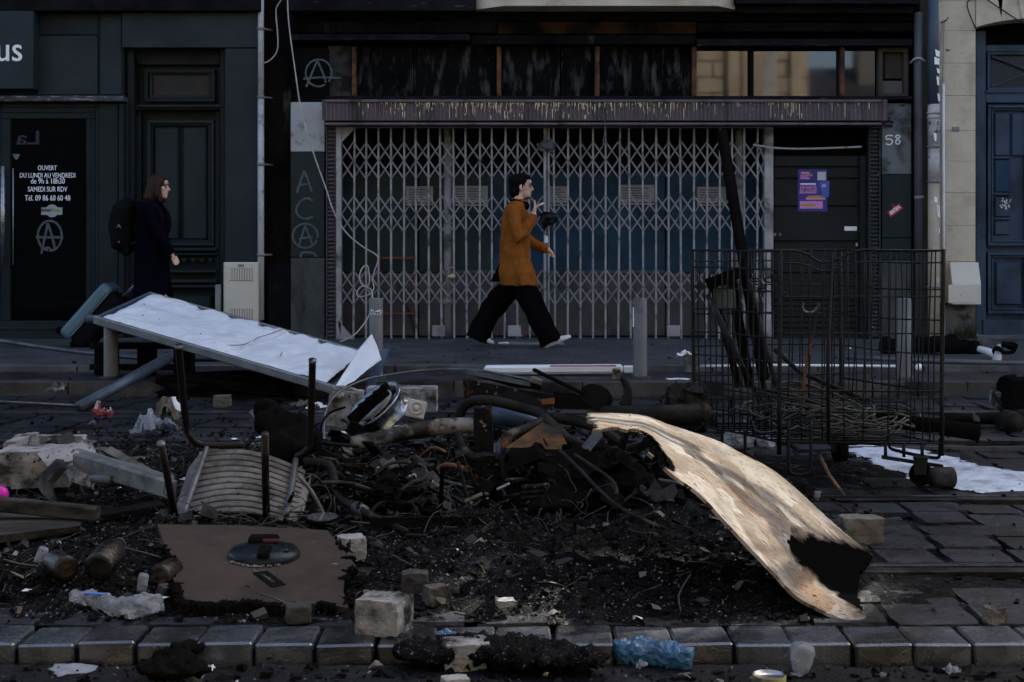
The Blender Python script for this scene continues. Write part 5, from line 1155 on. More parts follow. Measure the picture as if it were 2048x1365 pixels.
MB().tube([sp_(.03, .0, .035), sp_(.05, .5, .03), sp_(.07, 1.0, .03)], .013, 8, res=4).build('seat_rail', K['greytube'], CH); MB().tube([sp_(.96, .0, .035), sp_(.95, .5, .03), sp_(.93, 1.0, .03)], .013, 8, res=4).build('seat_rail', K['greytube'], CH)
MB().tube([P(357, 692, 5.75), P(362, 750, 5.85), P(372, 845, 5.98), P(380, 872, 6.0), P(398, 888, 6.02), P(430, 891, 6.03), P(487, 890, 6.05)], .0155, 10, res=5).build('leg', K['blacktube'], CH)
MB().tube([P(625, 720, 5.85), P(623, 800, 5.95), P(620, 880, 6.03), P(612, 902, 6.04), P(592, 914, 6.05)], .0155, 10, res=5).build('leg', K['blacktube'], CH)
MB().tube([P(322, 888, 5.35), P(338, 970, 5.5), P(352, 1043, 5.62)], .0145, 10).build('leg', K['blacktube'], CH); MB().tube([P(530, 868, 5.35), P(531, 960, 5.5), P(533, 1045, 5.62)], .0155, 10).build('leg', K['blacktube'], CH)
for (p, q, r) in ((P(357, 692, 5.75), P(357, 696, 5.755), .0175), (P(625, 720, 5.85), P(625, 724, 5.855), .0175), (P(322, 886, 5.348), P(322, 891, 5.355), .0165)): MB().tube([p, q], r, 10).build('leg_end', K['greytube'], CH)
# black melted lump behind the chair
m = MB()
for (u, v, Y, r) in ((560, 850, 6.3, .10), (590, 880, 6.2, .12), (540, 830, 6.4, .06), (565, 900, 6.12, .09), (600, 860, 6.3, .07)): m.ell(P(u, v, Y), (r, r*.7, r*.9), 12, 8)
o = remesh(m, 'melted_lump', K['sofa'], None, .018, 1, wr=.04, wfr=14); o['label'] = 'black melted lump behind the right side of the overturned chair'; o['category'] = 'debris'
solo(MB().tube([P(505, 825, 6.5), P(522, 845, 6.4), P(533, 868, 6.3), P(537, 885, 6.2)], .016, 8, res=4), 'bent_pipe', K['greytube'], 'short bent grey pipe curving down behind the chair seat', 'pipe')

# ---------------------------------------------------------------- brown board with the burnt cap
BD = thing('brown_board', 'brown laminate board with burnt edges tilted in the foreground', 'board', (-.75, 4.9, .0))
ol = [(315, 1049), (480, 1051), (655, 1061), (683, 1095), (712, 1132), (690, 1150), (686, 1180), (697, 1216), (640, 1207), (560, 1212), (480, 1205), (420, 1210), (361, 1206), (352, 1175), (341, 1140), (350, 1125), (338, 1115), (330, 1095)]
bA, bB, bC = P(315, 1049, 5.15), P(655, 1061, 5.12), P(361, 1206, 4.42)
bn = (bB-bA).cross(bC-bA).normalized(); bn = bn if bn.z > 0 else -bn
def onb(u, v, h=0):
    d = Vector(((u-1024)/F, 1, -(v-500)/F)); o_ = Vector((0, 0, CZ)); t = (bA-o_).dot(bn)/d.dot(bn); return o_+d*t+bn*h
top = [onb(u, v) for u, v in ol]; n = len(top)
MB().add(top+[p-bn*.022 for p in top], [list(range(n))[::-1], list(range(n, 2*n))]+[(i, (i+1) % n, n+(i+1) % n, n+i) for i in range(n)]).build('panel', K['brown'], BD)
m = MB()
for k in range(60):                      # charred rim
    a = random.random(); i = random.randrange(n); p = top[i].lerp(top[(i+1) % n], a)
    if p.y < 5.0 or p.x > -.62: m.rough((random.uniform(.015, .05), random.uniform(.01, .02), .024), Matrix.Translation(p-bn*.008) @ Matrix.Rotation(random.random()*6, 4, 'Z'), k, 3, .4, .5)
for i in range(9, 13):
    for k in range(6):
        p = top[i].lerp(top[i+1], (k+.5)/6); m.rough(((top[i+1]-top[i]).length/6*1.3, random.uniform(.02, .045), random.uniform(.03, .045)), Matrix.Translation(p-bn*.014+Vector((0, random.uniform(-.006, .01), 0))), i*7+k, 3, .3, .3)
m.build('charred_rim', K['sofa'], BD, kind='stuff')
cp = onb(529, 1112); ux = (onb(560, 1112)-cp).normalized(); uy = bn.cross(ux)
Mc = Matrix.Translation(cp) @ Matrix((ux, uy, bn)).transposed().to_4x4()
CP = thing('burnt_disc', 'glossy blue black round cover with a melted slot lying on the brown board', 'cover', cp)
ra = (onb(601, 1112)-cp).length; S = Matrix.Scale(.86, 4, Vector((0, 1, 0)))
MB().lathe([(ra, .0), (ra*1.0, .012), (ra*.93, .022), (ra*.5, .032), (0, .036)], Mc @ S, 28).build('shell', K['bluecap'], CP)
m = MB(); m.box(-ra*.5, ra*.35, ra*.25, ra*.72, .02, .05, .012, Mc); m.build('slot_housing', K['sofa'], CP); MB().box(-ra*.08, ra*.40, ra*.235, ra*.30, .035, .048, .004, Mc).build('melted_strip', K['pinkdk'], CP)
m = MB(); m.box(-ra*.12, ra*.22, -ra*.8, -ra*.05, .022, .042, .008, Mc); m.build('block', K['sofa'], CP); MB().ell(Mc @ Vector((ra*.62, -ra*.25, .028)), (.012, .012, .008), 8, 5).build('stud', K['rim'], CP); 
m = MB()
for k in range(60): a = R(random.uniform(215, 300)); r = ra*random.uniform(.98, 1.12); q = Mc @ S @ Vector((r*math.cos(a), r*math.sin(a), .004)); m.ell(q, (.004, .004, .003), 5, 3)
for k in range(40): t = random.random(); q = onb(508+t*38+random.uniform(-3, 3), 1141+t*24+random.uniform(-2, 2), .002); m.ell(q, (.003, .003, .002), 5, 3)
m.build('ash_crumbs', K['flakes'], BD, kind='stuff')
m = MB(); q0, q1 = onb(520, 1145, .001), onb(558, 1173, .001); m.bar(q0, q1, .05, .004); m.build('scorch_mark', K['char'], BD)

# ---------------------------------------------------------------- left: concrete planter, beam, planks
CB = thing('broken_concrete_trough', 'broken pale concrete trough with a cracked rim', 'trough', (-2.35, 6.7, 0))
def slab(m, pts, th, d=Vector((0, .08, -.05))):
    pts = [Vector(p) for p in pts]; n = len(pts); m.add(pts+[p+d*th for p in pts], [list(range(n)), list(range(n, 2*n))[::-1]]+[(i, n+i, n+(i+1) % n, (i+1) % n) for i in range(n)]); return m
M0 = Matrix.Translation(P(75, 932, 6.7)) @ Matrix.Rotation(R(8), 4, 'Z')
MB().rough((.32, .26, .17), M0, 4, 8, .10, .05).build('trough_wall', K['concrete'], CB)
MB().rough((.36, .06, .07), Matrix.Translation(P(100, 884, 7.2)), 8, 6, .12, .06).build('trough_rim', K['concrete'], CB); MB().rough((.06, .35, .08), Matrix.Translation(P(45, 890, 7.0)), 9, 6, .12, .06).build('trough_rim', K['concrete'], CB); MB().rough((.06, .25, .07), Matrix.Translation(P(122, 886, 7.05)) @ Matrix.Rotation(R(-25), 4, 'Y'), 19, 6, .12, .06).build('trough_rim', K['concdk'], CB)
m = slab(MB(), [P(72, 905, 6.55), P(176, 878, 6.6), P(187, 905, 6.5), P(150, 922, 6.45), P(116, 926, 6.4), P(95, 934, 6.42)], 1.0, Vector((.01, .05, -.035))); m.build('broken_slab', K['concrete'], CB)
m = slab(MB(), [P(120, 930, 6.45), P(150, 922, 6.45), P(172, 924, 6.4), P(183, 958, 6.32), P(180, 975, 6.3), P(150, 966, 6.33), P(130, 950, 6.36)], 1.0, Vector((.0, .05, -.02))); m.build('broken_slab', K['concrete'], CB)
m = slab(MB(), [P(112, 918, 6.38), P(120, 935, 6.3), P(95, 965, 6.25), P(92, 980, 6.22), P(100, 1002, 6.2), P(86, 990, 6.2), P(73, 970, 6.22), P(85, 945, 6.3)], 1.0, Vector((.02, .045, -.01))); m.build('broken_shard', K['concdk'], CB)
BMn = thing('metal_channel', 'pale grey metal channel lying from the concrete trough to the overturned chair', 'beam', P(250, 960, 6.2))
p, q = P(154, 922, 6.45), P(345, 980, 5.95); MB().bar(p, q, .05, .075, .006).build('channel', K['panelmott'], BMn); MB().bar(p+Vector((0, .028, .045)), q+Vector((0, .028, .045)), .012, .012).build('lip', K['alu'], BMn)
solo(slab(MB(), [P(205, 902, 6.75), P(222, 893, 6.8), P(300, 935, 6.4), P(330, 955, 6.25), P(300, 950, 6.3)], 1.0, Vector((0, .04, -.02))), 'torn_panel_piece', K['stonelow'], 'scorched tan strip of board behind the pale metal channel', 'board')
solo(MB().bar(P(-60, 1003, 5.75), P(196, 1028, 5.55), .05, .055, .006), 'plank', K['oldwood'], 'weathered wooden batten resting over the wide plank at the left edge', 'plank')
m = slab(MB(), [P(-60, 1040, 5.7), P(60, 1013, 5.95), P(165, 1040, 5.6), P(160, 1052, 5.45), P(-60, 1078, 5.25)], 1.0, Vector((0, .01, -.03))); solo(m, 'wide_plank', K['oldwood'], 'wide grey scorched plank lying flat at the left edge', 'plank')
solo(MB().bar(P(185, 1035, 5.6), P(325, 1012, 5.7), .10, .03, .004), 'charred_plank', K['char'], 'charred dark plank between the wide plank and the chair', 'plank')
solo(MB().tube([P(186, 958, 6.25), P(222, 961, 6.2)], .02, 10), 'aerosol_can', K['greypipe'], 'grey cylinder can with a white rim by the concrete shards', 'can')
solo(MB().ell(P(2, 990, 5.9), (.032, .032, .036), 14, 10), 'ball', K['pinkball'], 'shiny magenta ball at the left edge above the batten', 'ball')

# ---------------------------------------------------------------- burnt scooter wreck in the middle
SC = thing('burnt_scooter', 'burnt out scooter wreck with bare tubes, rusty plates and a wheel rim', 'scooter', (-.25, 6.7, 0))
def tb(name, mt, pts, r, res=5, n=10, lab=None):
    o = MB().tube([P(*p) for p in pts], r, n, res=res).build(name, mt, SC)
    if lab: o['label'] = lab
    return o
tb('fork_tube', K['tubeash'], [(704, 888, 6.6), (760, 876, 6.65), (830, 862, 6.75), (890, 853, 6.8), (950, 851, 6.85)], [.037, .034, .040, .040, .038], lab='pale ashen fork tube')
tb('frame_tube', K['tubedark'], [(917, 838, 6.9), (926, 815, 6.88), (948, 802, 6.85), (990, 803, 6.8), (1040, 815, 6.75), (1078, 826, 6.7), (1096, 838, 6.65)], [.026]*7)
tb('frame_tube', K['tubedark'], [(1012, 880, 6.3), (1022, 869, 6.35), (1055, 856, 6.45), (1090, 840, 6.6)], [.02, .022, .022, .022])
tb('frame_tube', K['tubedark'], [(1088, 838, 6.6), (1112, 862, 6.5), (1140, 884, 6.4), (1190, 905, 6.3)], [.032, .032, .030, .028])
tb('frame_tube', K['tubedark'], [(1105, 835, 6.62), (1150, 842, 6.6), (1195, 856, 6.55), (1240, 885, 6.5)], [.026, .026, .026, .022])
tb('frame_tube', K['rustdark'], [(1014, 872, 6.3), (1012, 900, 6.25), (1013, 965, 6.2)], [.026, .026, .024])
tb('frame_tube', K['tubedark'], [(915, 868, 6.75), (925, 895, 6.7), (945, 915, 6.6), (975, 920, 6.5), (1005, 915, 6.3)], [.022]*5)
MB().rough((.085, .08, .34), Matrix.Translation(P(968, 890, 6.55)) @ Matrix.Rotation(R(-2), 4, 'Y'), 3, 6, .1, .1).build('steering_column', K['rustdark'], SC)
MB().rough((.11, .12, .16), Matrix.Translation(P(975, 945, 6.4)), 5, 6, .1, .12).build('battery_box', K['rustdark'], SC)
pl = [P(925, 757, 7.0), P(962, 765, 6.95), P(1030, 778, 6.85), P(1108, 790, 6.7), P(1110, 812, 6.7), P(1085, 826, 6.72), P(1020, 815, 6.82), P(930, 808, 7.0)]
m = slab(MB(), pl, 1, Vector((0, .12, -.01))); m.build('body_plate', K['rustdark'], SC); m = slab(MB(), [P(1080, 800, 6.68), P(1109, 796, 6.66), P(1109, 808, 6.66), P(1085, 810, 6.68)], 1, Vector((0, .008, 0))); m.build('rust_patch', K['rust'], SC)
MB().bar(P(940, 744, 7.0), P(1066, 768, 6.8), .05, .022).build('fairing_strip', K['greytube'], SC); m = slab(MB(), [P(940, 748, 7.0), P(1075, 760, 6.75), P(1083, 778, 6.75), P(1030, 772, 6.85)], 1, Vector((0, .03, -.01))); m.build('fairing', K['sofa'], SC); MB().bar(P(1060, 758, 6.74), P(1084, 766, 6.74), .04, .03, .005).build('clamp', K['greytube'], SC)
m = slab(MB(), [P(1109, 785, 6.7), P(1150, 787, 6.6), P(1200, 812, 6.5), P(1190, 820, 6.5), P(1110, 818, 6.68)], 1, Vector((0, .15, -.01))); m.build('seat_pan', K['sofa'], SC)
m = slab(MB(), [P(1010, 896, 6.2), P(1085, 845, 6.5), P(1120, 860, 6.45), P(1140, 900, 6.2)], 1, Vector((0, .02, -.015))); m.build('footboard', K['rustplate'], SC, label='orange rusted triangular plate')
m = slab(MB(), [P(1012, 896, 6.18), P(1145, 900, 6.15), P(1150, 915, 6.15), P(1012, 906, 6.16)], 1, Vector((0, .02, -.02))); m.build('footboard_edge', K['tubedark'], SC)
m = MB()
for (u, v, Y, a, b, c) in ((1080, 965, 6.2, .14, .12, .05), (1180, 960, 6.1, .18, .13, .08), (1255, 965, 6.0, .13, .12, .07), (1120, 1005, 5.9, .20, .12, .04), (1000, 990, 6.1, .10, .1, .04), (1225, 925, 6.2, .10, .12, .06)): m.ell(P(u, v, Y), (a, b, c), 14, 9)
remesh(m, 'engine_block', K['sofa'], SC, .010, 1, wr=.035, wfr=19)
for (u, v, Y, sx, sy, h, sd, yw) in ((1090, 930, 6.25, .40, .26, .16, 3, .3), (1190, 925, 6.1, .42, .26, .17, 7, -.4), (1250, 980, 5.9, .34, .22, .13, 11, .8), (1010, 955, 6.3, .26, .22, .15, 15, .1), (1130, 985, 5.95, .40, .2, .10, 19, -.2), (860, 940, 6.7, .34, .24, .11, 23, .5), (760, 945, 6.5, .28, .22, .13, 27, 1.0)):
    p = P(u, v, Y); o = MB().crumple((p.x, p.y, max(p.z-.05, .02)), sx, sy, h, sd, 14, yw, 2.2).build('melted_fairing', K['sofa'], SC); q = o.modifiers.new('t', 'SOLIDIFY'); q.thickness = .006
for k in range(16):
    u0, v0 = random.uniform(690, 1180), random.uniform(850, 985); Y0 = 7.6-(v0-850)/135*1.7; u1 = u0+random.uniform(-90, 90); v1 = v0+random.uniform(-45, 50); pts = [P(u0, v0, Y0), P((u0+u1)/2+random.uniform(-20, 20), (v0+v1)/2-random.uniform(0, 30), Y0-.05), P(u1, v1, Y0-.1)]
    for p in pts: p.z = max(p.z, gz(p.x, p.y)+.01)
    tb_ = MB().tube(pts, random.uniform(.005, .014), 7, res=4).build('bent_rod', K['tubedark'] if k % 4 else K['rust'], SC)
m = MB()
for i in range(5): m.tube([P(1044+i*0, 975+i*11, 5.85), P(1092-i*5, 972+i*11, 5.8)], .010, 7)
m.build('cooling_fins', K['rustdark'], SC)
MB().bar(P(1170, 900, 6.1), P(1196, 868, 6.15), .055, .012).build('bracket', K['greytube'], SC)
for pts in ([(1120, 902, 6.0), (1160, 940, 5.85), (1200, 982, 5.7), (1250, 1022, 5.55), (1330, 1058, 5.4)], [(1150, 910, 5.95), (1180, 930, 5.85), (1222, 960, 5.7), (1233, 985, 5.66), (1228, 990, 5.65)]): tb('stand_rod', K['tubedark'], pts, [.0075]*len(pts), n=7)
# wheel
wc = P(757, 822, 6.85); wd_ = Vector((-.56, -.36, .74)).normalized(); wx = wd_.orthogonal().normalized()
Mw = Matrix.Translation(wc) @ wd_.to_track_quat('Z', 'Y').to_matrix().to_4x4()
whl = MB().lathe([(.13, -.035), (.152, -.045), (.160, -.045), (.160, -.036), (.145, -.025), (.142, .025), (.160, .036), (.160, .045), (.152, .045), (.132, .035), (.128, 0), (.13, -.035)], Mw, 36).build('wheel', K['rim'], SC)
m = MB().lathe([(.0, .03), (.035, .03), (.04, .02), (.04, -.03), (0, -.03)], Mw, 16)
for k in range(5): a = 2*math.pi*k/5; m.bar(Mw @ Vector((.03*math.cos(a), .03*math.sin(a), 0)), Mw @ Vector((.135*math.cos(a), .135*math.sin(a), 0)), .03, .022, .004)
m.build('spokes', K['rim'], whl); MB().lathe([(.05, .034), (.105, .034), (.105, .040), (.05, .040), (.05, .034)], Mw, 24).build('brake_disc', K['gatedk'], whl)
m = MB(); m.tube([P(703, 842, 6.7), P(735, 812, 6.75), P(772, 780, 6.75)], .03, 10)
for k in range(4): t = k/3; m.tube([P(728+45*t, 818-38*t, 6.68), P(722+45*t, 806-38*t, 6.68)], .02, 8)
m.build('brake_caliper', K['sofa'], SC)
m = MB()
for k in range(7): t = k/6; c = P(652+40*t, 945-42*t, 6.4); d = (P(692, 903, 6.4)-P(652, 945, 6.4)).normalized(); m.tube([c, c+d*.012], .034-.004*abs(3-k)/3, 12)
m.tube([P(640, 958, 6.4), P(700, 895, 6.4)], .016, 8); m.build('shock_spring', K['tubeash'], SC)
m = MB()
for k in range(4): t = k/3; c = P(700+12*t, 868-18*t, 6.62); d = Vector((.5, 0, .8)); m.tube([c, c+d*.01], .030, 12)
m.build('rubber_boot', K['sofa'], SC)
AX = thing('axle_rod', 'scorched axle rod with a collar sloping down beside the brown board', 'rod', P(740, 1030, 5.6))
MB().tube([P(608, 925, 6.1), P(655, 930, 6.05), P(668, 955, 5.95), P(674, 985, 5.85), P(700, 1010, 5.7), P(812, 1064, 5.4)], [.02, .02, .018, .016, .015, .014], 9, res=5).build('rod', K['tubedark'], AX); MB().tube([P(712, 1015, 5.68), P(729, 1025, 5.63)], .026, 12).build('collar', K['greytube'], AX)
solo(MB().tube([P(650, 895, 6.6), P(648, 850, 6.7), P(656, 812, 6.8), P(680, 784, 6.9), P(730, 760, 7.1), P(800, 747, 7.2), P(870, 740, 7.2), P(945, 740, 7.0), P(1000, 748, 6.9), P(1076, 764, 6.75)], .0062, 7, res=6), 'bowden_cable', K['greytube'], 'long thin cable arching over the scooter wheel to the rusty plate', 'cable')
solo(MB().tube([P(645, 960, 6.55), P(640, 870, 6.6), P(655, 830, 6.7), P(690, 815, 6.8)], .006, 6, res=5), 'bowden_cable', K['sofa'], 'shorter black cable standing beside the right chair leg', 'cable')
ti = thing('tyre_bead', 'thin burnt tyre bead hoops lying under the fork tube', 'hoop', P(850, 985, 6.0))
for (k, mt, r) in ((0, 'greytube', .008), (1, 'sofa', .010), (2, 'rim', .006)):
    MB().tube([P(690-k*4, 1004, 5.9), P(740, 972+k*4, 6.2), P(810, 958+k*4, 6.3), P(880, 962+k*5, 6.2), P(940, 976+k*5, 6.05), P(975, 990+k*4, 5.9)], r, 7, res=6).build('hoop', K[mt], ti)
# flange, blade, bracket
fg = thing('square_flange', 'pale square plate with a round boss leaning by the wheel rim', 'plate', P(835, 842, 6.75))
Mf = Matrix.Translation(P(832, 820, 6.7)) @ Matrix.Rotation(R(12), 4, 'Y') @ Matrix.Rotation(R(62), 4, 'X'); MB().box(-.045, .045, -.045, .045, 0, .018, .006, Mf).build('plate', K['column'], fg); MB().lathe([(.034, .018), (.034, .026), (.026, .026), (.026, .020), (.014, .020), (.012, .03), (0, .03)], Mf, 18).build('boss', K['column'], fg)
sv = thing('pan_lid', 'round black dish with a long flat handle lying behind the rusty plate', 'dish', P(1190, 812, 7.4))
Mv = Matrix.Translation(P(1192, 796, 7.2)) @ Matrix.Rotation(R(42), 4, 'X') @ Matrix.Rotation(R(14), 4, 'Y'); MB().lathe([(.085, 0), (.085, .01), (.05, .022), (0, .026)], Mv, 24).build('dish', K['sofa'], sv); MB().bar(P(1066, 739, 7.2), P(1165, 787, 7.15), .035, .016, .003).build('handle', K['sofa'], sv)
bt = thing('bent_hook_bar', 'dark upright hooked bar with a square head right of the black dish', 'bar', P(1250, 812, 7.4))
MB().tube([P(1236, 750, 7.3), P(1248, 762, 7.3), P(1256, 785, 7.3), P(1250, 812, 7.3)], [.012, .016, .022, .036], 8, res=4).build('bar', K['tubedark'], bt); MB().box(-.022, .022, -.015, .015, -.03, .03, .006, Matrix.Translation(P(1233, 749, 7.3))).build('head', K['tubeash'], bt)
solo(MB().tube([P(1180, 828, 7.2), P(1300, 832, 7.0), P(1400, 830, 7.0)], [.04, .05, .055], 12), 'charred_log', K['tubedark'], 'dark charred log behind the top edge of the chipboard', 'log')
solo(MB().rough((.2, .16, .22), Matrix.Translation(P(1375, 815, 7.2)), 8, 7, .5, .25), 'melted_bin', K['tubedark'], 'dark melted bin stump behind the chipboard, left of the cage', 'bin')
solo(MB().rough((.42, .2, .14), Matrix.Translation(P(805, 797, 8.6)), 12, 8, .06, .025), 'concrete_block', K['concrete'], 'pale concrete fence foot right behind the wheel rim', 'block')
cf2 = MB().rough((.16, .2, .2), Matrix.Translation(P(690, 815, 7.6)) @ Matrix.Rotation(R(10), 4, 'Y'), 15, 8, .12, .06); cf2.tube([P(680, 790, 7.42), P(680, 790, 7.5)], .022, 10); solo(cf2, 'concrete_block', K['concrete'], 'pale concrete lump with a hole left of the wheel rim', 'block')

# ---------------------------------------------------------------- chipboard
solo(MB().bar(P(768, 690, 12.2), P(800, 700, 12.2), .05, .03), 'metal_offcut', K['bluepipe'], 'short blue grey metal offcut on the pavement right of the bollard', 'offcut')
OS = thing('chipboard_panel', 'bowed torn chipboard panel lit by the sun and charred and painted with shadow at its low end', 'board', (.75, 4.8, .02))
fe = [(1206, 872, 4.62), (1250, 890, 4.60), (1297, 906, 4.58), (1345, 949, 4.55), (1398, 987, 4.53), (1450, 1042, 4.5), (1500, 1095, 4.47), (1549, 1146, 4.43), (1591, 1191, 4.4), (1635, 1216, 4.37), (1683, 1237, 4.335), (1728, 1243, 4.315)]
be = [(1180, 826, 5.35), (1240, 827, 5.42), (1290, 832, 5.45), (1340, 850, 5.45), (1390, 866, 5.43), (1440, 884, 5.4), (1489, 910, 5.37), (1542, 938, 5.35), (1595, 980, 5.3), (1640, 1022, 5.27), (1690, 1066, 5.22), (1745, 1110, 5.18)]
fs3, bs3 = spline([P(*p) for p in fe], 9), spline([P(*p) for p in be], 9); n = len(fs3)-1; k = 56
def inside(pt, poly):
    x, y = pt; c = False; j = len(poly)-1
    for i in range(len(poly)):
        (xi, yi), (xj, yj) = poly[i], poly[j]
        if (yi > y) != (yj > y) and x < (xj-xi)*(y-yi)/(yj-yi)+xi: c = not c
        j = i
    return c
# board space: a = along (0..1), b = across (0 front .. 1 back)
hole = [(.0, -.1), (.0, .16), (.07, .40), (.10, .37), (.135, .45), (.18, .42), (.22, .33), (.255, .20), (.265, .05), (.24, .01), (.18, .01), (.17, -.1)]
bite = [(1.1, .12), (.985, .14), (.965, .25), (.955, .4), (.96, .55), (.97, .7), (.985, .86), (1.1, .93)]
vs = []; uv = []
for i in range(n+1):
    for j in range(k+1):
        a, b = i/n, j/k; p = fs3[i].lerp(bs3[i], b); p = p+Vector((0, 0, .012*math.sin(b*math.pi)*(1-a)+.0012*mn.noise(Vector((a*60, b*40, 0)))))
        jit = .012*mn.noise(Vector((a*30, b*22, 5)))
        if a < .001 or i == 0: p = p+Vector((.03*mn.noise(Vector((b*9, 3, 1)))-.01+.02*mn.noise(Vector((b*25, 3, 1))), 0, 0))
        if i == n: p = p+Vector((.02*mn.noise(Vector((b*12, 7, 1))), 0, 0))
        if j in (0, k): p = p+Vector((0, .006*mn.noise(Vector((a*40, j, 2))), 0))
        vs.append(p); uv.append((a+jit, b+jit))
fs = []
for i in range(n):
    for j in range(k):
        q = (i*(k+1)+j, (i+1)*(k+1)+j, (i+1)*(k+1)+j+1, i*(k+1)+j+1)
        c = (sum(uv[t][0] for t in q)/4, sum(uv[t][1] for t in q)/4)
        if inside(c, hole) or inside(c, bite): continue
        fs.append(q)
used = sorted({t for f in fs for t in f}); mp_ = {t: i for i, t in enumerate(used)}
MB_o = MB().add([vs[t] for t in used], [[mp_[t] for t in f] for f in fs], True)
def seg(p, poly):
    d = 9
    for (x0, y0), (x1, y1) in zip(poly[:-1], poly[1:]):
        dx, dy = x1-x0, y1-y0; t = max(0, min(1, ((p[0]-x0)*dx+(p[1]-y0)*dy)/(dx*dx+dy*dy+1e-9))); d = min(d, math.hypot((p[0]-x0-t*dx)*1.1, p[1]-y0-t*dy))
    return d
MB_o.sm = [False]*len(MB_o.sm); ob = MB_o.build('panel', None, OS); at = ob.data.attributes.new('char', 'FLOAT', 'POINT'); ob.data.attributes.new('bu', 'FLOAT_VECTOR', 'POINT'); at = ob.data.attributes['char']; au = ob.data.attributes['bu']
for i, t in enumerate(used):
    a, b = uv[t]; d1 = seg((a, b), bite[1:-1]); d2 = seg((a, b), hole[5:10])
    nz = .06*mn.noise(Vector((a*14, b*9, 2)))+.03*mn.noise(Vector((a*40, b*26, 2)))
    tt_ = max(0, min(1, (a-.70)/.28)); ds = abs(b-(.40+.16*tt_))-(.02+.36*tt_**1.3) if a > .70 else 9  # low end mask: scorching plus the shadow there, both painted black
    c = max(1-max(0, ds+.02+nz*1.2)/.17, 1-max(0, d2+nz*.4)/.03, 0); at.data[i].value = min(1, max(c, 0)**1.1*1.1); au.data[i].vector = (i and uv[t][0]*1.25, uv[t][1]*.9, 0)
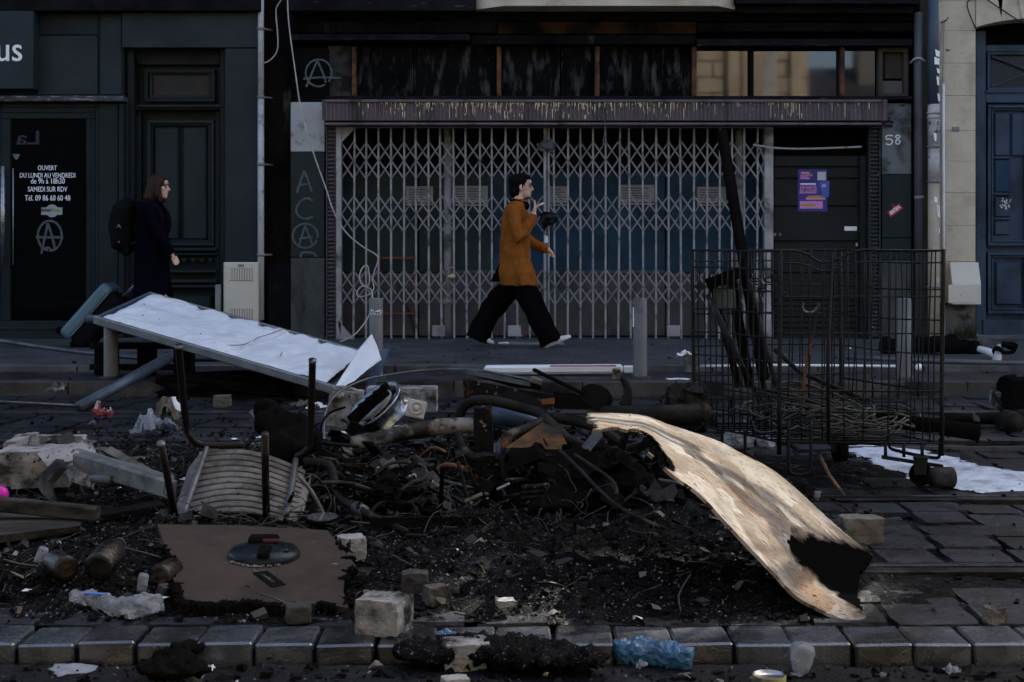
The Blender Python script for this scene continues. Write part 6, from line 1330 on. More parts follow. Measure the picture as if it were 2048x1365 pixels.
def osb_material():
    m = bpy.data.materials.new('chipboard'); m.use_nodes = True; t = m.node_tree; N = t.nodes; L = t.links; b = N['Principled BSDF']
    A = N.new('ShaderNodeAttribute'); A.attribute_name = 'bu'; C = N.new('ShaderNodeAttribute'); C.attribute_name = 'char'
    col = None; hs = []
    for k, (sc_, rot, st) in enumerate(((11, .4, (1, 1.5, 1)), (17, 1.5, (1, 1.7, 1)), (9, 2.4, (1, 1.4, 1)))):
        mp = N.new('ShaderNodeMapping'); mp.inputs['Rotation'].default_value = (0, 0, rot); mp.inputs['Scale'].default_value = st; mp.inputs['Location'].default_value = (k*3.3, k, 0); L.new(A.outputs['Vector'], mp.inputs[0])
        nn = N.new('ShaderNodeTexNoise'); nn.inputs['Scale'].default_value = 7; L.new(mp.outputs[0], nn.inputs['Vector'])
        mx = N.new('ShaderNodeMix'); mx.data_type = 'VECTOR'; mx.inputs[0].default_value = .10; L.new(mp.outputs[0], mx.inputs[4]); L.new(nn.outputs['Color'], mx.inputs[5])
        v = N.new('ShaderNodeTexVoronoi'); v.inputs['Scale'].default_value = sc_*.55; L.new(mx.outputs[1], v.inputs['Vector'])
        sp = N.new('ShaderNodeSeparateColor'); L.new(v.outputs['Color'], sp.inputs[0])
        cr = N.new('ShaderNodeValToRGB'); e = cr.color_ramp; e.elements[0].color = (.115, .090, .066, 1); e.elements[1].color = (.27, .253, .222, 1)
        x = e.elements.new(.35); x.color = (.19, .165, .133, 1); x = e.elements.new(.6); x.color = (.245, .226, .195, 1); x = e.elements.new(.8); x.color = (.155, .105, .068, 1)
        L.new(sp.outputs[0], cr.inputs[0]); hs.append(sp.outputs[1])
        if col is None: col = cr.outputs[0]
        else:
            m2 = N.new('ShaderNodeMix'); m2.data_type = 'RGBA'; g_ = N.new('ShaderNodeMath'); g_.operation = 'GREATER_THAN'; g_.inputs[1].default_value = .5; L.new(sp.outputs[2], g_.inputs[0]); L.new(g_.outputs[0], m2.inputs[0]); L.new(col, m2.inputs[6]); L.new(cr.outputs[0], m2.inputs[7]); col = m2.outputs[2]
    # dark chip edges and dirt
    ns = N.new('ShaderNodeTexNoise'); ns.inputs['Scale'].default_value = 38; ns.inputs['Detail'].default_value = 6; mp = N.new('ShaderNodeMapping'); mp.inputs['Scale'].default_value = (.7, 3.4, 1); mp.inputs['Rotation'].default_value = (0, 0, .5); L.new(A.outputs['Vector'], mp.inputs[0]); L.new(mp.outputs[0], ns.inputs['Vector'])
    r = N.new('ShaderNodeMapRange'); r.inputs[1].default_value = .585; r.inputs[2].default_value = .62; L.new(ns.outputs[0], r.inputs[0])
    m3 = N.new('ShaderNodeMix'); m3.data_type = 'RGBA'; L.new(r.outputs[0], m3.inputs[0]); L.new(col, m3.inputs[6]); m3.inputs[7].default_value = (0.036, 0.0256, 0.016, 1)
    nd = N.new('ShaderNodeTexNoise'); nd.inputs['Scale'].default_value = 6; nd.inputs['Detail'].default_value = 8; L.new(A.outputs['Vector'], nd.inputs['Vector']); rd = N.new('ShaderNodeMapRange'); rd.inputs[1].default_value = .47; rd.inputs[2].default_value = .66; rd.inputs[4].default_value = .75; L.new(nd.outputs[0], rd.inputs[0])
    m5 = N.new('ShaderNodeMix'); m5.data_type = 'RGBA'; L.new(rd.outputs[0], m5.inputs[0]); L.new(m3.outputs[2], m5.inputs[6]); m5.inputs[7].default_value = (0.112, 0.096, 0.0784, 1)
    m4 = N.new('ShaderNodeMix'); m4.data_type = 'RGBA'; nc = N.new('ShaderNodeTexNoise'); nc.inputs['Scale'].default_value = 13; nc.inputs['Detail'].default_value = 9; nc.inputs['Roughness'].default_value = .7; L.new(A.outputs['Vector'], nc.inputs['Vector']); cc = N.new('ShaderNodeMath'); cc.operation = 'MULTIPLY_ADD'; L.new(nc.outputs[0], cc.inputs[0]); cc.inputs[1].default_value = 1.1; L.new(C.outputs['Fac'], cc.inputs[2]); rc = N.new('ShaderNodeMapRange'); rc.inputs[1].default_value = .68; rc.inputs[2].default_value = 1.15; L.new(cc.outputs[0], rc.inputs[0]); L.new(rc.outputs[0], m4.inputs[0]); L.new(m5.outputs[2], m4.inputs[6]); m4.inputs[7].default_value = (.0025, .0025, .0025, 1); L.new(m4.outputs[2], b.inputs['Base Color'])
    b.inputs['Roughness'].default_value = .8; b.inputs['Specular IOR Level'].default_value = .0
    ad = N.new('ShaderNodeMath'); L.new(hs[0], ad.inputs[0]); L.new(hs[1], ad.inputs[1]); a2 = N.new('ShaderNodeMath'); L.new(ad.outputs[0], a2.inputs[0]); L.new(ns.outputs[0], a2.inputs[1])
    bp = N.new('ShaderNodeBump'); bp.inputs['Strength'].default_value = .7; bp.inputs['Distance'].default_value = .004; L.new(a2.outputs[0], bp.inputs['Height']); L.new(bp.outputs[0], b.inputs['Normal'])
    return m
ob.data.materials.append(osb_material()); q = ob.modifiers.new('t', 'SOLIDIFY'); q.thickness = .011; q.offset = -1
m = MB()
for kk in range(26):       # splinters standing up at the torn end and along the broken edge
    a, b = (random.uniform(0, .14), random.uniform(.4, 1)) if kk < 14 else (random.uniform(.02, .2), random.uniform(.42, .5))
    p = fs3[int(a*n)].lerp(bs3[int(a*n)], b); d = Vector((random.uniform(-1, .3), random.uniform(-.8, .6), random.uniform(.05, .9))).normalized(); d.z *= .45; L_ = random.uniform(.01, .035); m.bar(p, p+d*L_, .005, .0015)
m.build('splinter', mat('fresh_splintered_wood', (.48, .36, .22), (.40, .29, .17), 20, .8), OS, kind='stuff')

# ---------------------------------------------------------------- wire cage trolley
CT = thing('cage_trolley', 'burnt wire cage trolley on castors, standing crooked on the right', 'trolley', (1.6, 7.2, 0))
cA, cB, cC, cD = Vector((1.285, 6.84, 0)), Vector((2.07, 6.84, 0)), Vector((1.76, 7.62, 0)), Vector((.965, 7.60, 0))
ZB, ZT = .20, 1.128
def cgp(a, b, s, z, w=0): 
    p = a.lerp(b, s); p = Vector((p.x, p.y, z)); q = mn.noise_vector(Vector((p.x*1.6, p.y*1.6, z*1.7)))*.011; return p+q
zs = {'AB': [1.128, 1.07, .905, .725, .445, .41, .345, .245, .2], 'BC': [1.128, 1.07, .94, .79, .62, .445, .33, .2], 'CD': [1.128, 1.07, .94, .79, .62, .46, .33, .2], 'DA': [1.128, 1.04, .93, .82, .70, .58, .44, .41, .3, .2]}
for nm, a, b, nv in (('AB', cA, cB, 15), ('BC', cB, cC, 12), ('CD', cC, cD, 15), ('DA', cD, cA, 14)):
    w_ = (b-a).normalized(); nrm = Vector((w_.y, -w_.x, 0))
    for z in zs[nm]:
        pts = []
        for k in range(13):
            p = cgp(a, b, k/12, z)
            if nm == 'AB' and z > 1.05 and k in (2, 3, 4, 5): p.z -= (.02, .06, .05, .02)[k-2]*(1 if z > 1.1 else .7)
            if nm == 'DA' and .5 < z: p += nrm*.015*math.sin(k)
            pts.append(p)
        MB().tube(pts, .0055 if z in (1.128, .445, .2) else .0038, 6, res=2).build('wire', K['cage'], CT)
    for k in range(1, nv):
        s = k/nv+random.uniform(-.012, .012); z0, z1 = (.2, 1.128) if not (nm == 'AB' and k % 2) else (.41, 1.128)
        bow = random.gauss(0, .012)
        pts = [cgp(a, b, s+bow*math.sin(t*math.pi), z0+(z1-z0)*t)+nrm*bow*.6*math.sin(t*math.pi) for t in [i/6 for i in range(7)]]
        MB().tube(pts, .0036, 6).build('wire', K['cage'], CT)
for c in (cA, cB, cC, cD): MB().tube([cgp(c, c, 0, z) for z in (.14, .4, .7, 1.0, 1.135)], .0105, 8).build('corner_post', K['cage'], CT)
MB().tube([cgp(cA, cB, .31, .2), cgp(cA, cB, .305, .6), cgp(cA, cB, .32, 1.12)], .009, 8).build('gate_post', K['cage'], CT)
for k in range(9): MB().tube([cgp(cA, cD, k/8, .2), cgp(cB, cC, k/8, .2)], .004, 6).build('floor_wire', K['cage'], CT)
def loop(p, q, dz, r=.0085): 
    return MB().tube([p, p+Vector((0, 0, -dz*.75)), p.lerp(q, .12)+Vector((0, 0, -dz)), p.lerp(q, .88)+Vector((0, 0, -dz)), q+Vector((0, 0, -dz*.75)), q], r, 8, res=4)
loop(cgp(cA, cB, .06, .30), cgp(cA, cB, .20, .30), .25).build('foot_loop', K['cage'], CT); loop(cgp(cD, cA, .35, .22), cgp(cD, cA, .62, .22), .17).build('foot_loop', K['cage'], CT)
loop(cgp(cB, cC, .02, .22), cgp(cB, cC, .5, .22), .10).build('foot_loop', K['cage'], CT)
m = MB()
for s in (.66, .77, .88): m.tube([cgp(cA, cB, s, .2), cgp(cA, cB, s, .135)], .0085, 7)
m.bar(cgp(cA, cB, .64, .135), cgp(cA, cB, 1.0, .09), .03, .016); m.build('castor_frame', K['cage'], CT)
def castor(c, yaw, r=.055):
    c = Vector(c); t = MB().lathe([(r*.98, -.024), (r, -.018), (r, .018), (r*.98, .024), (r*.5, .024), (r*.35, .032), (0, .032)], Matrix.Translation(c) @ Matrix.Rotation(yaw, 4, 'Z') @ Matrix.Rotation(R(90), 4, 'Y'), 20)
    t.lathe([(r*.98, .024), (r, .018), (0, -.024)], Matrix.Translation(c) @ Matrix.Rotation(yaw+math.pi, 4, 'Z') @ Matrix.Rotation(R(90), 4, 'Y'), 20)
    w_ = t.build('castor', K['sofa'], CT); M = Matrix.Translation(c) @ Matrix.Rotation(yaw, 4, 'Z'); m = MB()
    m.box(-.038, -.030, -.03, .03, 0, .075, .002, M); m.box(.030, .038, -.03, .03, 0, .075, .002, M); m.box(-.038, .038, -.035, .035, .075, .085, .002, M); m.build('fork', K['cage'], w_)
castor((1.955, 6.80, .058), R(70)); castor((1.74, 7.55, .058), R(15)); castor((1.02, 7.52, .058), R(-20))
MB().tube([(1.985, 6.72, .052), (2.085, 6.74, .052)], .05, 18).build('loose_castor_wheel', K['concdk'], CT)
# what the cage holds
lb = thing('charred_beam', 'long charred beam leaning out of the cage towards the gate', 'beam', P(1520, 830, 7.3))
MB().bar(P(1528, 760, 7.3), P(1443, 262, 7.75), .05, .05, .008).build('beam', K['sofa'], lb)
cd = thing('charred_crate', 'charred crate boards stacked upright in the left of the cage', 'crate', P(1480, 830, 7.35))
for (a, b, wd2) in (((1424, 565, 7.45), (1478, 775, 7.35), .035), ((1462, 552, 7.45), (1500, 775, 7.35), .05), ((1500, 600, 7.35), (1530, 790, 7.3), .025)): MB().bar(P(*a), P(*b), wd2, .022, .003, up=Vector((0, 1, 0))).build('board', K['sofa'], cd)
MB().bar(P(1448, 578, 7.42), P(1450, 618, 7.4), .115, .012, .002, up=Vector((0, 1, 0))).build('grey_patch', K['panellow'], cd); MB().bar(P(1414, 570, 7.4), P(1480, 545, 7.4), .03, .06).build('top_board', K['sofa'], cd)
for pts in ([(1432, 620, 7.3), (1470, 700, 7.25), (1505, 775, 7.2)], [(1415, 590, 7.4), (1460, 690, 7.3), (1520, 800, 7.2)], [(1500, 560, 7.4), (1530, 690, 7.3), (1560, 800, 7.2)], [(1550, 700, 7.3), (1600, 745, 7.2), (1730, 800, 7.1)]): MB().tube([P(*p) for p in pts], .013, 8).build('round_bar', K['tubedark'], cd)
wc_ = thing('wire_coils', 'tangled heap of burnt copper cable coils on the floor of the cage', 'cable coils', P(1680, 860, 7.2)); random.seed(31)
for k in range(34):
    cx, cy = 1.58+random.uniform(-.16, .16), 7.1+random.uniform(-.1, .12); rx, ry = random.uniform(.16, .34), random.uniform(.12, .24); a0 = random.random()*6.28; tl = random.uniform(-.28, .28); pts = []
    for i in range(17):
        a = a0+i/16*random.uniform(4.2, 4.6); pts.append((max(1.05, min(2.06, cx+rx*math.cos(a))), max(6.88, min(7.58, cy+ry*math.sin(a))), .225+.11*random.random()*.3+.10*(k/34)+tl*rx*math.cos(a)*.35+.02*math.sin(a*3+k)))
    MB().tube(pts, random.uniform(.004, .0065), 5).build('coil', K['cable'], wc_)
for k in range(12): MB().tube([(1.25+random.uniform(-.08, .1), 7.2+random.uniform(-.1, .2), .25), (1.3+random.uniform(-.08, .08), 7.2, .40), (1.40+random.uniform(-.1, .1), 7.1, .47-.02*k*.5), (1.55+random.uniform(-.1, .2), 7.05, .35), (1.8, 7.0, .24)], .0055, 5, res=5).build('coil', K['cable'], wc_)
rh = thing('rusty_hook_rod', 'rusty hooked rod standing in the middle of the cage', 'rod', P(1610, 790, 7.0)); MB().tube([P(1605, 790, 7.0), P(1612, 735, 7.0), P(1625, 665, 7.0), P(1637, 606, 7.0)], .008, 7, res=4).build('rod', K['rust'], rh); MB().tube([P(1605, 606, 7.0), P(1605, 618, 7.0), P(1612, 625, 7.0), P(1626, 625, 7.0), P(1635, 615, 7.0)], .008, 7, res=4).build('hook', K['greytube'], rh)
solo(MB().tube([P(1700, 832, 7.3), P(1850, 850, 7.05), P(1957, 866, 6.9)], [.035, .038, .042], 10), 'burnt_roll', K['sofa'], 'black burnt roll sticking out of the right side of the cage', 'roll')
solo(MB().tube([P(1640, 912, 6.6), P(1658, 950, 6.4), P(1688, 992, 6.2)], .008, 7), 'rusty_rod', K['rust'], 'short orange rusty rod leaning below the cage', 'rod')
ch_ = thing('chain', 'short loops of chain hung around the cage front post', 'chain', P(1540, 590, 6.9)); 
for k in range(9): c = P(1510+k*7, 560+18*math.sin(k*.9)+k*2, 6.86); d = Vector((1, 0, .6*math.cos(k))).normalized(); Mx = Matrix.Translation(c) @ Matrix.Rotation(random.random()*3, 4, 'X') @ Matrix.Rotation(R(70*(k % 2)), 4, 'Y'); MB().tube([Mx @ Vector((.022*math.cos(a), .013*math.sin(a), 0)) for a in [2*math.pi*i/10 for i in range(10)]], .004, 5, closed=True).build('link', K['cage'], ch_)

# ---------------------------------------------------------------- foam, white beam, things by the far kerb
def foam(name, cells, zf, seed, h=.02):
    m = MB(); vs = []; fs = []; nx_, ny_ = 190, 130; (x0, x1, y0, y1) = cells['box']; hh = []
    for j in range(ny_+1):
        for i in range(nx_+1):
            x, y = x0+(x1-x0)*i/nx_, y0+(y1-y0)*j/ny_; f = zf(x, y)+.26*fbm(x*3.2, y*6, seed)+.05*fbm(x*16, y*22, seed); hh.append(f); vs.append((x, y, max(gz(x, y), -.06)+.002+h*min(1, max(f, 0)*2.2)*(1+.4*fbm(x*18, y*18, 2))))
    for j in range(ny_):
        for i in range(nx_):
            a = j*(nx_+1)+i; q = (a, a+1, a+nx_+2, a+nx_+1)
            if min(hh[t] for t in q) > 0: fs.append(q)
    return m.add(vs, fs, True).build(name, K['foam'], None, kind='stuff')
FP = [G(u, v) for u, v in ((1665, 896), (1740, 893), (1850, 900), (1930, 925), (2060, 950), (2110, 985), (1960, 987), (1890, 975), (1800, 948), (1720, 912))]
def din(x, y, poly):
    pl = [(p.x, p.y) for p in poly]; d = 9
    for (a, b) in zip(pl, pl[1:]+pl[:1]):
        dx, dy = b[0]-a[0], b[1]-a[1]; t = max(0, min(1, ((x-a[0])*dx+(y-a[1])*dy)/(dx*dx+dy*dy+1e-9))); d = min(d, math.hypot(x-a[0]-t*dx, y-a[1]-t*dy))
    return d*3 if inside((x, y), pl) else -d*3
foam('foam', {'box': (1.4, 3.1, 6.4, 8.5)}, lambda x, y: din(x, y, FP)+.06, 3, .016)
FP2 = [G(u, v, -.06) for u, v in ((110, 1322), (200, 1318), (205, 1345), (130, 1366), (90, 1380), (90, 1340))]
foam_p = foam('foam_patch', {'box': (-1.6, -1.0, 3.6, 4.06)}, lambda x, y: din(x, y, FP2)*1.5-.05, 8, .012)
foam_p.data.materials[0] = K['foamgrey']
wbm = thing('white_beam', 'long white painted beam with a red streak lying by the kerb bollard', 'beam', P(1110, 748, 11.75))
p, q = P(968, 740, 11.85), P(1246, 738, 11.8); MB().bar(p, q, .09, .075, .02).build('beam', K['white'], wbm); MB().bar(P(1247, 739, 11.8), P(1272, 739, 11.8), .07, .06, .01).build('beam_end', K['white'], wbm); MB().bar(P(1100, 732.6, 11.745), P(1232, 732, 11.745), .002, .012).build('red_streak', K['redsticker'], wbm)
bs_ = thing('charred_bundle', 'long charred black bundle lying on the pavement below the blue door', 'debris', P(1860, 712, 13.6))
m = MB()
for k in range(9): m.ell(P(1775+k*21, 694+3*math.sin(k), 13.7), (.10, .10, .09+.02*math.sin(k*2.3)), 10, 7)
remesh(m, 'bundle', K['sofa'], bs_, .02, 1, wr=.03, wfr=13)
mo = thing('wrecked_scooter_fork', 'white and brown wrecked fork lump lying on the pavement at the right edge', 'debris', P(1995, 738, 13.0))
MB().tube([P(1958, 698, 13.2), P(1978, 704, 13.1), P(1990, 712, 13.0)], [.03, .035, .03], 10).build('white_cover', K['white'], mo); m = MB(); m.tube([P(1999, 692, 13.0), P(1995, 715, 12.9), P(1990, 738, 12.8)], [.025, .04, .045], 12); m.build('fork_leg', K['plaster'], mo); MB().tube([P(1998, 700, 12.95), P(1994, 706, 12.93)], .05, 12).build('band', K['sofa'], mo)
m = MB()
for (u, v, r) in ((1975, 735, .05), (1990, 740, .06), (2008, 735, .05), (2022, 692, .05), (2010, 690, .04)): m.ell(P(u, v, 12.9), (r, r, r*.7), 10, 7)
remesh(m, 'burnt_lump', K['sofa'], mo, .015, 1, wr=.02, wfr=18); MB().tube([P(2012, 688, 13.0), P(2030, 690, 12.9), P(2026, 704, 12.9), P(2008, 706, 12.9)], .018, 8, res=4).build('burnt_handle', K['sofa'], mo)
solo(MB().tube([P(1690, 714, 12.6), P(1830, 722, 12.4), P(2070, 728, 12.25)], .022, 8), 'long_pipe', K['greypipe'], 'long grey pipe lying along the kerb in front of the charred bundle', 'pipe')
solo(MB().tube([P(1380, 733, 12.0), P(1560, 731, 12.1), P(1800, 733, 12.1)], .012, 6), 'neon_tube', K['white'], 'thin white tube lying on the kerb behind the cage', 'tube')
solo(MB().rough((.12, .1, .16), Matrix.Translation(P(1384, 725, 12.0)), 4, 5, .15, .1), 'concrete_block', K['stonelow'], 'small tan concrete block on the kerb left of the cage', 'block')
solo(MB().ell(P(1838, 735, 11.3), (.03, .03, .03), 10, 8), 'white_lump', K['letter'], 'tiny bright white lump on the kerb behind the cage', 'lump')
solo(MB().rough((.35, .3, .3), Matrix.Translation(P(2060, 800, 9.7)), 21, 7, .15, .15), 'burnt_box', K['sofa'], 'black burnt box cut by the right edge of the view', 'box'); solo(MB().rough((.14, .14, .12), Matrix.Translation(P(2005, 800, 9.8)), 5, 5, .15, .12), 'stone_block', K['granite'], 'pale stone beside the black burnt box', 'stone')
solo(MB().tube([P(1890, 838, 9.3), P(1990, 838, 9.2), P(2048, 830, 9.2)], [.03, .04, .04], 8, res=3), 'charred_branch', K['char'], 'charred branch lying on the roadway right of the cage', 'branch'); solo(MB().tube([P(2010, 842, 9.0), P(2030, 850, 8.9)], .075, 14), 'log_end', K['tubedark'], 'short dark log with its round end showing at the right', 'log')
solo(MB().box(1.9, 4.6, 8.03, 8.06, .0, .018), 'metal_strip', K['greytube'], 'straight grey metal strip lying along the tram track on the right', 'strip')

# ---------------------------------------------------------------- stones
def stone(u, v, size, label, mt='granite', rz=0, seed=1, rnd=.12, amp=.07, tilt=0, name='cobblestone'):
    p = GG(u, v); M = Matrix.Translation(p+Vector((0, size[1]/2, size[2]*.45))) @ Matrix.Rotation(R(rz), 4, 'Z') @ Matrix.Rotation(R(tilt), 4, 'X')
    return solo(MB().rough(size, M, seed, 9, rnd, amp, 3.2), name, K[mt], label, 'stone', 'loose cobblestones in the wreckage')
stone(765, 1272, (.135, .13, .105), 'pale square cobblestone right of the brown board', rz=-18, seed=2, rnd=.05, amp=.045)
stone(930, 1343, (.13, .10, .078), 'pale granite cobblestone on the near lane under the kerb', rz=12, seed=6, rnd=.14)
stone(593, 1249, (.075, .07, .055), 'small rounded dark pebble between the brown board and the kerb', 'concdk', 10, 9, .6)
stone(1728, 1088, (.15, .11, .10), 'dark cobblestone behind the low corner of the chipboard', 'stonelow', 5, 12, .06)
stone(842, 1006, (.11, .10, .10), 'tilted tan cobblestone under the fork tube', 'granite', 35, 15, .06, .08, 28)
stone(802, 1016, (.12, .10, .08), 'sooty cobblestone left of the tilted tan one', 'concdk', -20, 18, .1)
stone(828, 1190, (.085, .08, .07), 'round sooty stone above the pale square cobblestone', 'concdk', 5, 22, .5)
stone(872, 1212, (.07, .06, .06), 'reddish sooty stone beside the round sooty one', 'stonelow', 30, 25, .2)
stone(1010, 1215, (.055, .05, .02), 'flat pale stone chip lying on the ash in the middle', 'granite', 10, 27, .15)
stone(700, 1120, (.09, .09, .08), 'pale stone half hidden by the right corner of the brown board', 'concrete', 20, 31, .1)
stone(442, 815, (.12, .1, .085), 'small tan cobblestone in front of the white board tray', 'stonelow', 6, 33, .1); stone(738, 1000, (.0601, .05, .05), 'small black clinker beside the axle rod', 'char', 6, 35, .3)
stone(910, 1385, (.07, .05, .035), 'grey stone cut by the bottom edge of the view', 'granite', 16, 37, .2); stone(1995, 1250, (.055, .05, .05), 'broken yellowish stone on the kerb at the right', 'stonelow', 20, 39, .2, .15)
stone(1480, 895, (.14, .12, .09), 'pale lump of rubble under the left castor of the cage', 'concrete', 20, 41, .3, .1); stone(1535, 895, (.08, .08, .06), 'smaller pale rubble piece right of the lump under the cage', 'concrete', 50, 43, .3, .12)
# ---------------------------------------------------------------- litter, each piece its own
def cr(name, u, v, sx, sy, h, mt, label, cat, seed, yaw=0, n=14):
    m = MB().crumple(GG(u, v), sx, sy, h, seed, n, yaw); m.sm = [True]*len(m.sm) if mt in ('clear', 'bluebag') else m.sm
    o = solo(m, name, K[mt], label, cat); q = o.modifiers.new('t', 'SOLIDIFY'); q.thickness = .0012; return o
m = MB(); pts = [GG(1222, 1318)+Vector((0, 0, .03)), GG(1250, 1325)+Vector((0, 0, .035)), GG(1300, 1330)+Vector((0, 0, .035)), GG(1350, 1334)+Vector((0, 0, .034)), GG(1384, 1336)+Vector((0, 0, .028))]
m.tube(pts, [(.014, .012), (.034, .034), (.036, .038), (.034, .034), (.024, .028)], 26, res=16, smooth=False)
for i, p in enumerate(m.v): m.v[i] = p+mn.noise_vector(p*22)*.012+Vector((0, 0, -.010*abs(mn.noise(p*38))))+mn.noise_vector(p*75)*.006
blb = thing('blue_plastic_bag', 'crumpled blue plastic wrapper lying on the near lane against the kerb', 'wrapper', pts[2]); m.build('wrap', K['bluebag'], blb); MB().tube([pts[0]+Vector((-.012, 0, .01)), pts[0]+Vector((.006, 0, .0))], .013, 10).build('cap', K['clear'], blb); MB().crumple(GG(1282, 1342)+Vector((0, -.01, .01)), .03, .03, .03, 4, 8).build('torn_flap', K['clear'], blb)
m = MB(); pts = [GG(146, 1204)+Vector((0, 0, .02)), GG(185, 1212)+Vector((0, 0, .024)), GG(235, 1232)+Vector((0, 0, .03)), GG(285, 1232)+Vector((0, 0, .034)), GG(318, 1225)+Vector((0, 0, .036))]
m.tube(pts, [(.008, .015), (.016, .024), (.024, .03), (.034, .034), (.026, .028)], 26, res=16, smooth=False)
for i, p in enumerate(m.v): m.v[i] = p+mn.noise_vector(p*22)*.012+Vector((0, 0, -.010*abs(mn.noise(p*38))))+mn.noise_vector(p*75)*.006
cl = thing('clear_plastic_bottle', 'crumpled clear plastic bottle on the kerb below the bottles', 'bottle', pts[2]); m.build('bottle_body', K['clear'], cl); MB().bar(pts[1]+Vector((-.02, -.02, .02)), pts[1]+Vector((.05, -.025, .018)), .018, .006).build('blue_label', K['bluepaper'], cl)
def bottle(u, v, ln, r, yaw, label, mt, face=False, nm='bottle'):
    p = GG(u, v)+Vector((0, r, r*.9)); M = Matrix.Translation(p) @ Matrix.Rotation(R(yaw), 4, 'Z') @ Matrix.Rotation(R(90 if not face else 78), 4, 'X')
    t = thing(nm, label, 'bottle', p, 'discarded bottles and cans'); MB().lathe([(0, 0), (r*.6, .004), (r*.95, .0), (r, .01), (r, ln*.6), (r*.85, ln*.7), (r*.38, ln*.82), (r*.36, ln), (r*.2, ln), (r*.2, ln*.9)], M, 18).build('glass_body', K[mt], t); MB().lathe([(r*.43, ln*.93), (r*.43, ln*.98)], M, 14).build('rim', K['concdk'], t); return t
bottle(188, 1170, .2, .047, 175, 'big brown bottle with its dark open base facing the viewer', 'bottle', True); bottle(125, 1168, .2, .042, 215, 'sooty bottle lying left of the big brown bottle', 'bottle'); bottle(312, 1180, .17, .038, 170, 'dark bottle half buried beside the brown board', 'bottle'); bottle(218, 1112, .12, .02, 200, 'small neck of a bottle above the big brown bottle', 'bottle')
for (u, v, yaw, lb_) in ((283, 1182, 20, 'small pale can standing beside the dark half buried bottle'), (76, 1125, 60, 'pale cigarette tube end in the ash at the left')): 
    p = GG(u, v); t = thing('can', lb_, 'can', p, 'discarded bottles and cans'); MB().lathe([(.016, 0), (.017, .003), (.017, .05), (.014, .055), (.0, .054)], Matrix.Translation(p) @ Matrix.Rotation(R(yaw*.4), 4, 'Y'), 14).build('can_body', K['clear'], t)
yt = thing('tin', 'yellow green tin with an open silver lid at the bottom edge', 'tin', GG(1538, 1384)); pq = GG(1538, 1384); MB().lathe([(.044, 0), (.046, .004), (.046, .045), (.044, .047)], Matrix.Translation(pq), 22).build('tin_body', K['yellow'], yt); MB().lathe([(.044, .047), (.042, .046), (.040, .040), (0, .041)], Matrix.Translation(pq), 22).build('tin_lid', K['tin'], yt)
cu = thing('plastic_cup', 'crushed clear plastic cup against the kerb front', 'cup', GG(1600, 1345)); pq = GG(1600, 1345); m = MB().lathe([(.022, 0), (.028, .03), (.034, .062), (.030, .075), (.012, .082), (0, .083)], Matrix.Translation(pq) @ Matrix.Rotation(R(8), 4, 'Y'), 16)
for i, p in enumerate(m.v): m.v[i] = p+mn.noise_vector(p*45)*.007
m.build('cup_body', K['clear'], cu); MB().crumple(GG(1585, 1352), .05, .03, .012, 6, 7).build('cup_lid', K['clear'], cu)
cr('red_wrapper', 205, 836, .13, .12, .11, 'red', 'red and white snack wrapper on the roadway near the blue grey tube', 'wrapper', 3); cr('wrapper', 112, 783, .15, .12, .07, 'scrap', 'pale torn paper lying near the kerb at the left', 'paper', 5); cr('foil_bag', 310, 872, .26, .18, .16, 'clear', 'grey crumpled foil bag behind the pale metal channel', 'bag', 8, 1); cr('beige_paper', 330, 840, .16, .14, .16, 'scrap', 'creased beige paper bag between the foil bag and white bottle', 'paper bag', 12, .5)
p = GG(347, 836); wb2 = thing('white_bottle', 'small white and green plastic bottle standing near the chair leg', 'bottle', p); MB().lathe([(.03, 0), (.042, .01), (.05, .05), (.045, .09), (.022, .115), (.016, .13), (.016, .14), (0, .141)], Matrix.Translation(p), 18).build('bottle_body', K['paper'], wb2); MB().lathe([(.0445, .012), (.0515, .045)], Matrix.Translation(p), 18).build('green_label', K['weed'], wb2)
cr('cardboard_piece', 600, 815, .12, .10, .06, 'scrap', 'torn orange brown carton piece under the low end of the white board', 'carton', 15); cr('white_wrapper', 636, 818, .13, .08, .06, 'paper', 'white crumpled wrapper right of the torn carton', 'wrapper', 17); cr('white_rag', 1008, 689, .10, .05, .03, 'paper', 'small white tissue on the pavement behind the walker in brown', 'tissue', 19); cr('red_can', 1046, 676, .08, .07, .07, 'red', 'crushed red packet by the gate foot', 'packet', 21)
cr('paper_sheet', 1355, 759, .16, .12, .01, 'paper', 'flat white paper on the cycle strip left of the cage', 'paper', 23); cr('paper_piece', 1372, 788, .12, .08, .06, 'paper', 'bent white paper piece on the melted bin', 'paper', 25).location.z += .27; cr('blue_scrap', 893, 1268, .06, .035, .012, 'bluebag', 'small blue plastic scrap on the kerb by the pale cobblestone', 'scrap', 27); cr('crumpled_tissue', 790, 1030, .07, .05, .04, 'scrap', 'pale frayed tissue beside the axle rod', 'tissue', 29)
cr('plastic_scrap', 1905, 1345, .04, .05, .03, 'clear', 'small pale plastic twist at the lower right', 'scrap', 31); cr('paper_scrap', 418, 1340, .03, .03, .02, 'paper', 'small cream paper scrap on the near lane', 'paper', 33); cr('foil_scrap', 1112, 1248, .05, .04, .03, 'scrap', 'crumpled foil scrap on the ash near the kerb', 'foil', 35)
pm_ = GG(645, 1048); md = thing('mirror_disc', 'oval pale mirror reflecting the sky beside the brown board', 'mirror', pm_); Mm = Matrix.Translation(pm_+Vector((0, 0, .02))) @ Matrix.Rotation(R(6), 4, 'X'); MB().lathe([(.068, 0), (.068, .008), (.062, .010)], Mm, 24).build('rim', K['sofa'], md); MB().lathe([(.062, .009), (0, .0095)], Mm, 24).build('mirror_glass', mat('mirror', (.5, .52, .56), None, 2, .12, .9, bump=0), md)
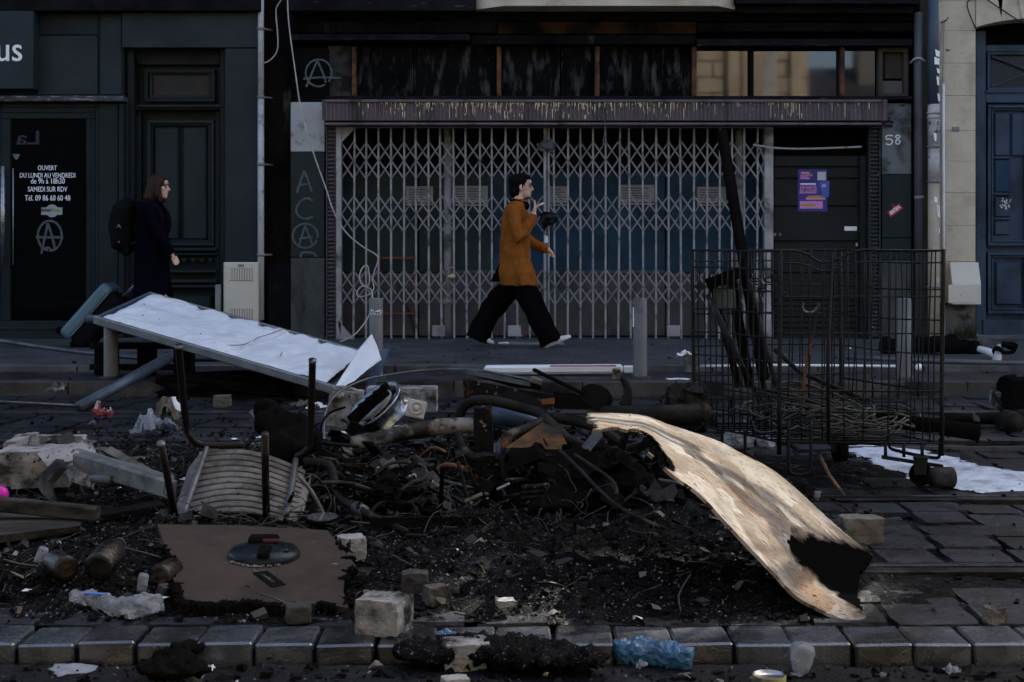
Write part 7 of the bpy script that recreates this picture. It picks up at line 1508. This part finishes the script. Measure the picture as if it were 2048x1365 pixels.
solo(MB().box(-.03, .03, -.012, .012, 0, .008, .002, Matrix.Translation(P(1007, 975, 5.9)) @ Matrix.Rotation(R(-25), 4, 'Y')), 'metal_tab', K['alu'], 'small perforated metal tab in front of the battery box', 'tab'); solo(MB().bar(P(930, 1002, 5.7), P(964, 988, 5.7), .035, .008), 'metal_tab', K['tubeash'], 'pale slanting metal tab left of the black engine', 'tab')
solo(MB().bar(P(740, 1045, 5.45), P(935, 1042, 5.5), .02, .035), 'charred_batten', K['char'], 'long charred batten on the ash in the middle', 'batten'); solo(MB().tube([P(785, 855, 7.0), P(830, 858, 6.9), P(905, 850, 6.95)], .012, 8), 'white_rod', K['white'], 'white rod lying on top of the ashen fork tube', 'rod')
solo(MB().tube([P(970, 830, 7.3), P(1020, 832, 7.2), P(1075, 850, 7.0)], [.05, .055, .03], 12), 'blue_bag_roll', K['bluepipe'], 'blue grey crumpled roll behind the scooter frame tubes', 'roll')
# foreground black lump over the kerb (left) and centre
m = MB()
for (u, v, r) in ((380, 1288, .045), (350, 1310, .06), (330, 1330, .07), (385, 1330, .05)): p = G(u, v, .0); m.ell((p.x, p.y, -.01), (r*1.1, r*.8, r*.36), 10, 7)
o = remesh(m, 'melted_plastic', K['sofa'], None, .007, 1, wr=.016, wfr=40); o['label'] = 'black melted plastic spilling over the kerb at the left'; o['category'] = 'debris'
m = MB()
for (u, v, r) in ((860, 1300, .09), (940, 1290, .10), (1030, 1300, .12), (1110, 1305, .10), (1170, 1312, .06), (820, 1280, .05)): p = G(u, v, .0); m.ell((p.x, p.y+.03, -.015), (r*1.25, r*.9, r*.28), 10, 7)
o = remesh(m, 'ash_heap', K['ash'], None, .008, 1, wr=.022, wfr=34); o['label'] = 'black ash heap covering the kerb between the two pale cobblestones and the blue wrapper'; o['category'] = 'ash heap'
# unseen cable and cloth added above the view to cast shadows on the chipboard
def along(p, t): return Vector(p)+SD*t
hc_ = [along(P(1335, 850, 5.2), 3.7), along(P(1400, 900, 5.05), 3.6), along(P(1450, 950, 4.95), 3.5), along(P(1520, 1000, 4.9), 3.5), along(P(1600, 1050, 4.8), 3.4), along(P(1570, 1020, 4.95), 3.4), along(P(1500, 960, 5.05), 3.4), along(P(1430, 930, 5.0), 3.5), along(P(1500, 1010, 4.85), 3.5), along(P(1640, 1085, 4.8), 3.5)]
oc = thing('shadow_cable', 'unseen black cable added high above the chipboard to cast shadows on it', 'cable', hc_[0]); MB().tube([hc_[0]+Vector((-.3, .4, 1.2))]+hc_+[hc_[-1]+Vector((.1, -.4, 1.5))], .034, 6, res=6).build('loop', K['sofa'], oc)
hd_ = [along(P(u, v, Y), 3.7) for u, v, Y in ((1330, 856, 5.1), (1392, 905, 5.0), (1450, 935, 5.05), (1540, 1000, 5.05), (1620, 1060, 5.0), (1690, 1110, 4.95))]; MB().tube([hd_[0]+Vector((-.3, .4, 1.2))]+hd_+[hd_[-1]+Vector((.1, -.4, 1.5))], .022, 6, res=6).build('loop', K['sofa'], oc)

rag = [along(P(u, v, Y), t) for u, v, Y, t in ((1538, 1046, 4.75, 3.55), (1585, 1062, 4.85, 3.55), (1640, 1066, 5.0, 3.6), (1742, 1100, 5.15, 3.65), (1760, 1150, 4.9, 3.6), (1700, 1212, 4.55, 3.5), (1672, 1188, 4.55, 3.5), (1640, 1150, 4.6, 3.5), (1600, 1112, 4.65, 3.5))]  # unseen cloth shape added to shade the chipboard's low end
nr = len(rag); MB().add(rag+[p+Vector((.01, .02, .015)) for p in rag], [list(range(nr)), list(range(nr, 2*nr))[::-1]]+[(i, nr+i, nr+(i+1) % nr, (i+1) % nr) for i in range(nr)]).build('rag', K['sofa'], oc)
MB().tube([rag[3], rag[3]+Vector((.1, .1, 1.4))], .01, 6).build('shadow_cloth_cord', K['sofa'], oc)
scatter('pale_ash_clumps', K['flakes'], 2600, (.003, .014), 'flake', [(-.75, -.05, 6.2, 7.6, 3), (-.35, .55, 4.4, 5.1, 3), (.1, .6, 4.6, 5.3, 3), (-1.9, -1.3, 4.4, 5.0, 2)], 53)
HEAP = [(-.75, 6.35, .35, .35, .22), (-.35, 7.15, .55, .35, .26), (.15, 6.9, .45, .35, .26), (-.95, 7.3, .4, .4, .14), (.25, 6.2, .45, .3, .16), (.75, 6.3, .35, .4, .20), (-.55, 5.85, .3, .3, .12)]
def heap_h(x, y): return max(h*math.exp(-((x-a)/rx)**2-((y-b)/ry)**2) for a, b, rx, ry, h in HEAP)
for (nm, mt, cnt, sd) in (('burnt_scrap', 'sofa', 260, 61), ('rusty_scrap', 'rustdark', 120, 62), ('charred_tubes', 'tubedark', 110, 63), ('pale_scrap', 'concdk', 90, 64), ('grey_scrap', 'greytube', 34, 65)):
    random.seed(sd); m = MB(); k = 0
    while k < cnt:
        a, b, rx, ry, h = random.choice(HEAP); x, y = random.gauss(a, rx*.62), random.gauss(b, ry*.62)
        if y < 5.6: continue
        z = gz(x, y)+heap_h(x, y)*random.uniform(.15, 1.0); L = random.uniform(.05, .26); d = Vector((random.gauss(0, 1), random.gauss(0, .7), random.gauss(0, .33))).normalized(); p = Vector((x, y, z)); q = p+d*L
        if q.z < gz(q.x, q.y): q.z = gz(q.x, q.y)+.005
        t = random.random()
        if nm == 'charred_tubes' or t < .3: m.tube([p, p.lerp(q, .5)+Vector((0, 0, random.uniform(-.03, .04))), q], random.uniform(.004, .012), 6, res=3)
        elif t < .65: m.bar(p, q, random.uniform(.01, .06), random.uniform(.003, .012))
        else: m.crumple(p, L*.7, L*.4, L*.4, random.random()*50, 5, random.uniform(0, 6))
        k += 1
    m.build(nm, K[mt], None, kind='stuff')
scatter('burnt_lumps', K['char'], 260, (.04, .12), 'sheet', [(-1.3, .1, 5.4, 7.3, 5), (-2.6, -1.2, 5.6, 8.0, 2)], 47)
scatter('bent_strips', K['concdk'], 130, (.05, .16), 'flake', [(-1.4, .2, 5.4, 7.6, 5), (-2.6, -1.2, 4.6, 8.0, 2), (1, 3.2, 7.5, 10.5, 1)], 49)
scatter('crumpled_litter', K['scrap'], 75, (.05, .13), 'sheet', [(-1.75, -.75, 6.9, 8.7, 5), (-2.6, -1.6, 6.5, 8.6, 1.5), (-.8, .2, 6.9, 8.5, 1.5)], 41)
scatter('pale_litter', K['paper'], 34, (.03, .09), 'sheet', [(-1.75, -.75, 6.9, 8.7, 5), (-2.6, -.9, 5.2, 8.6, 1), (-1.9, -.9, 4.4, 5.0, 1)], 43)
bpy.data.scenes.remove(TS)
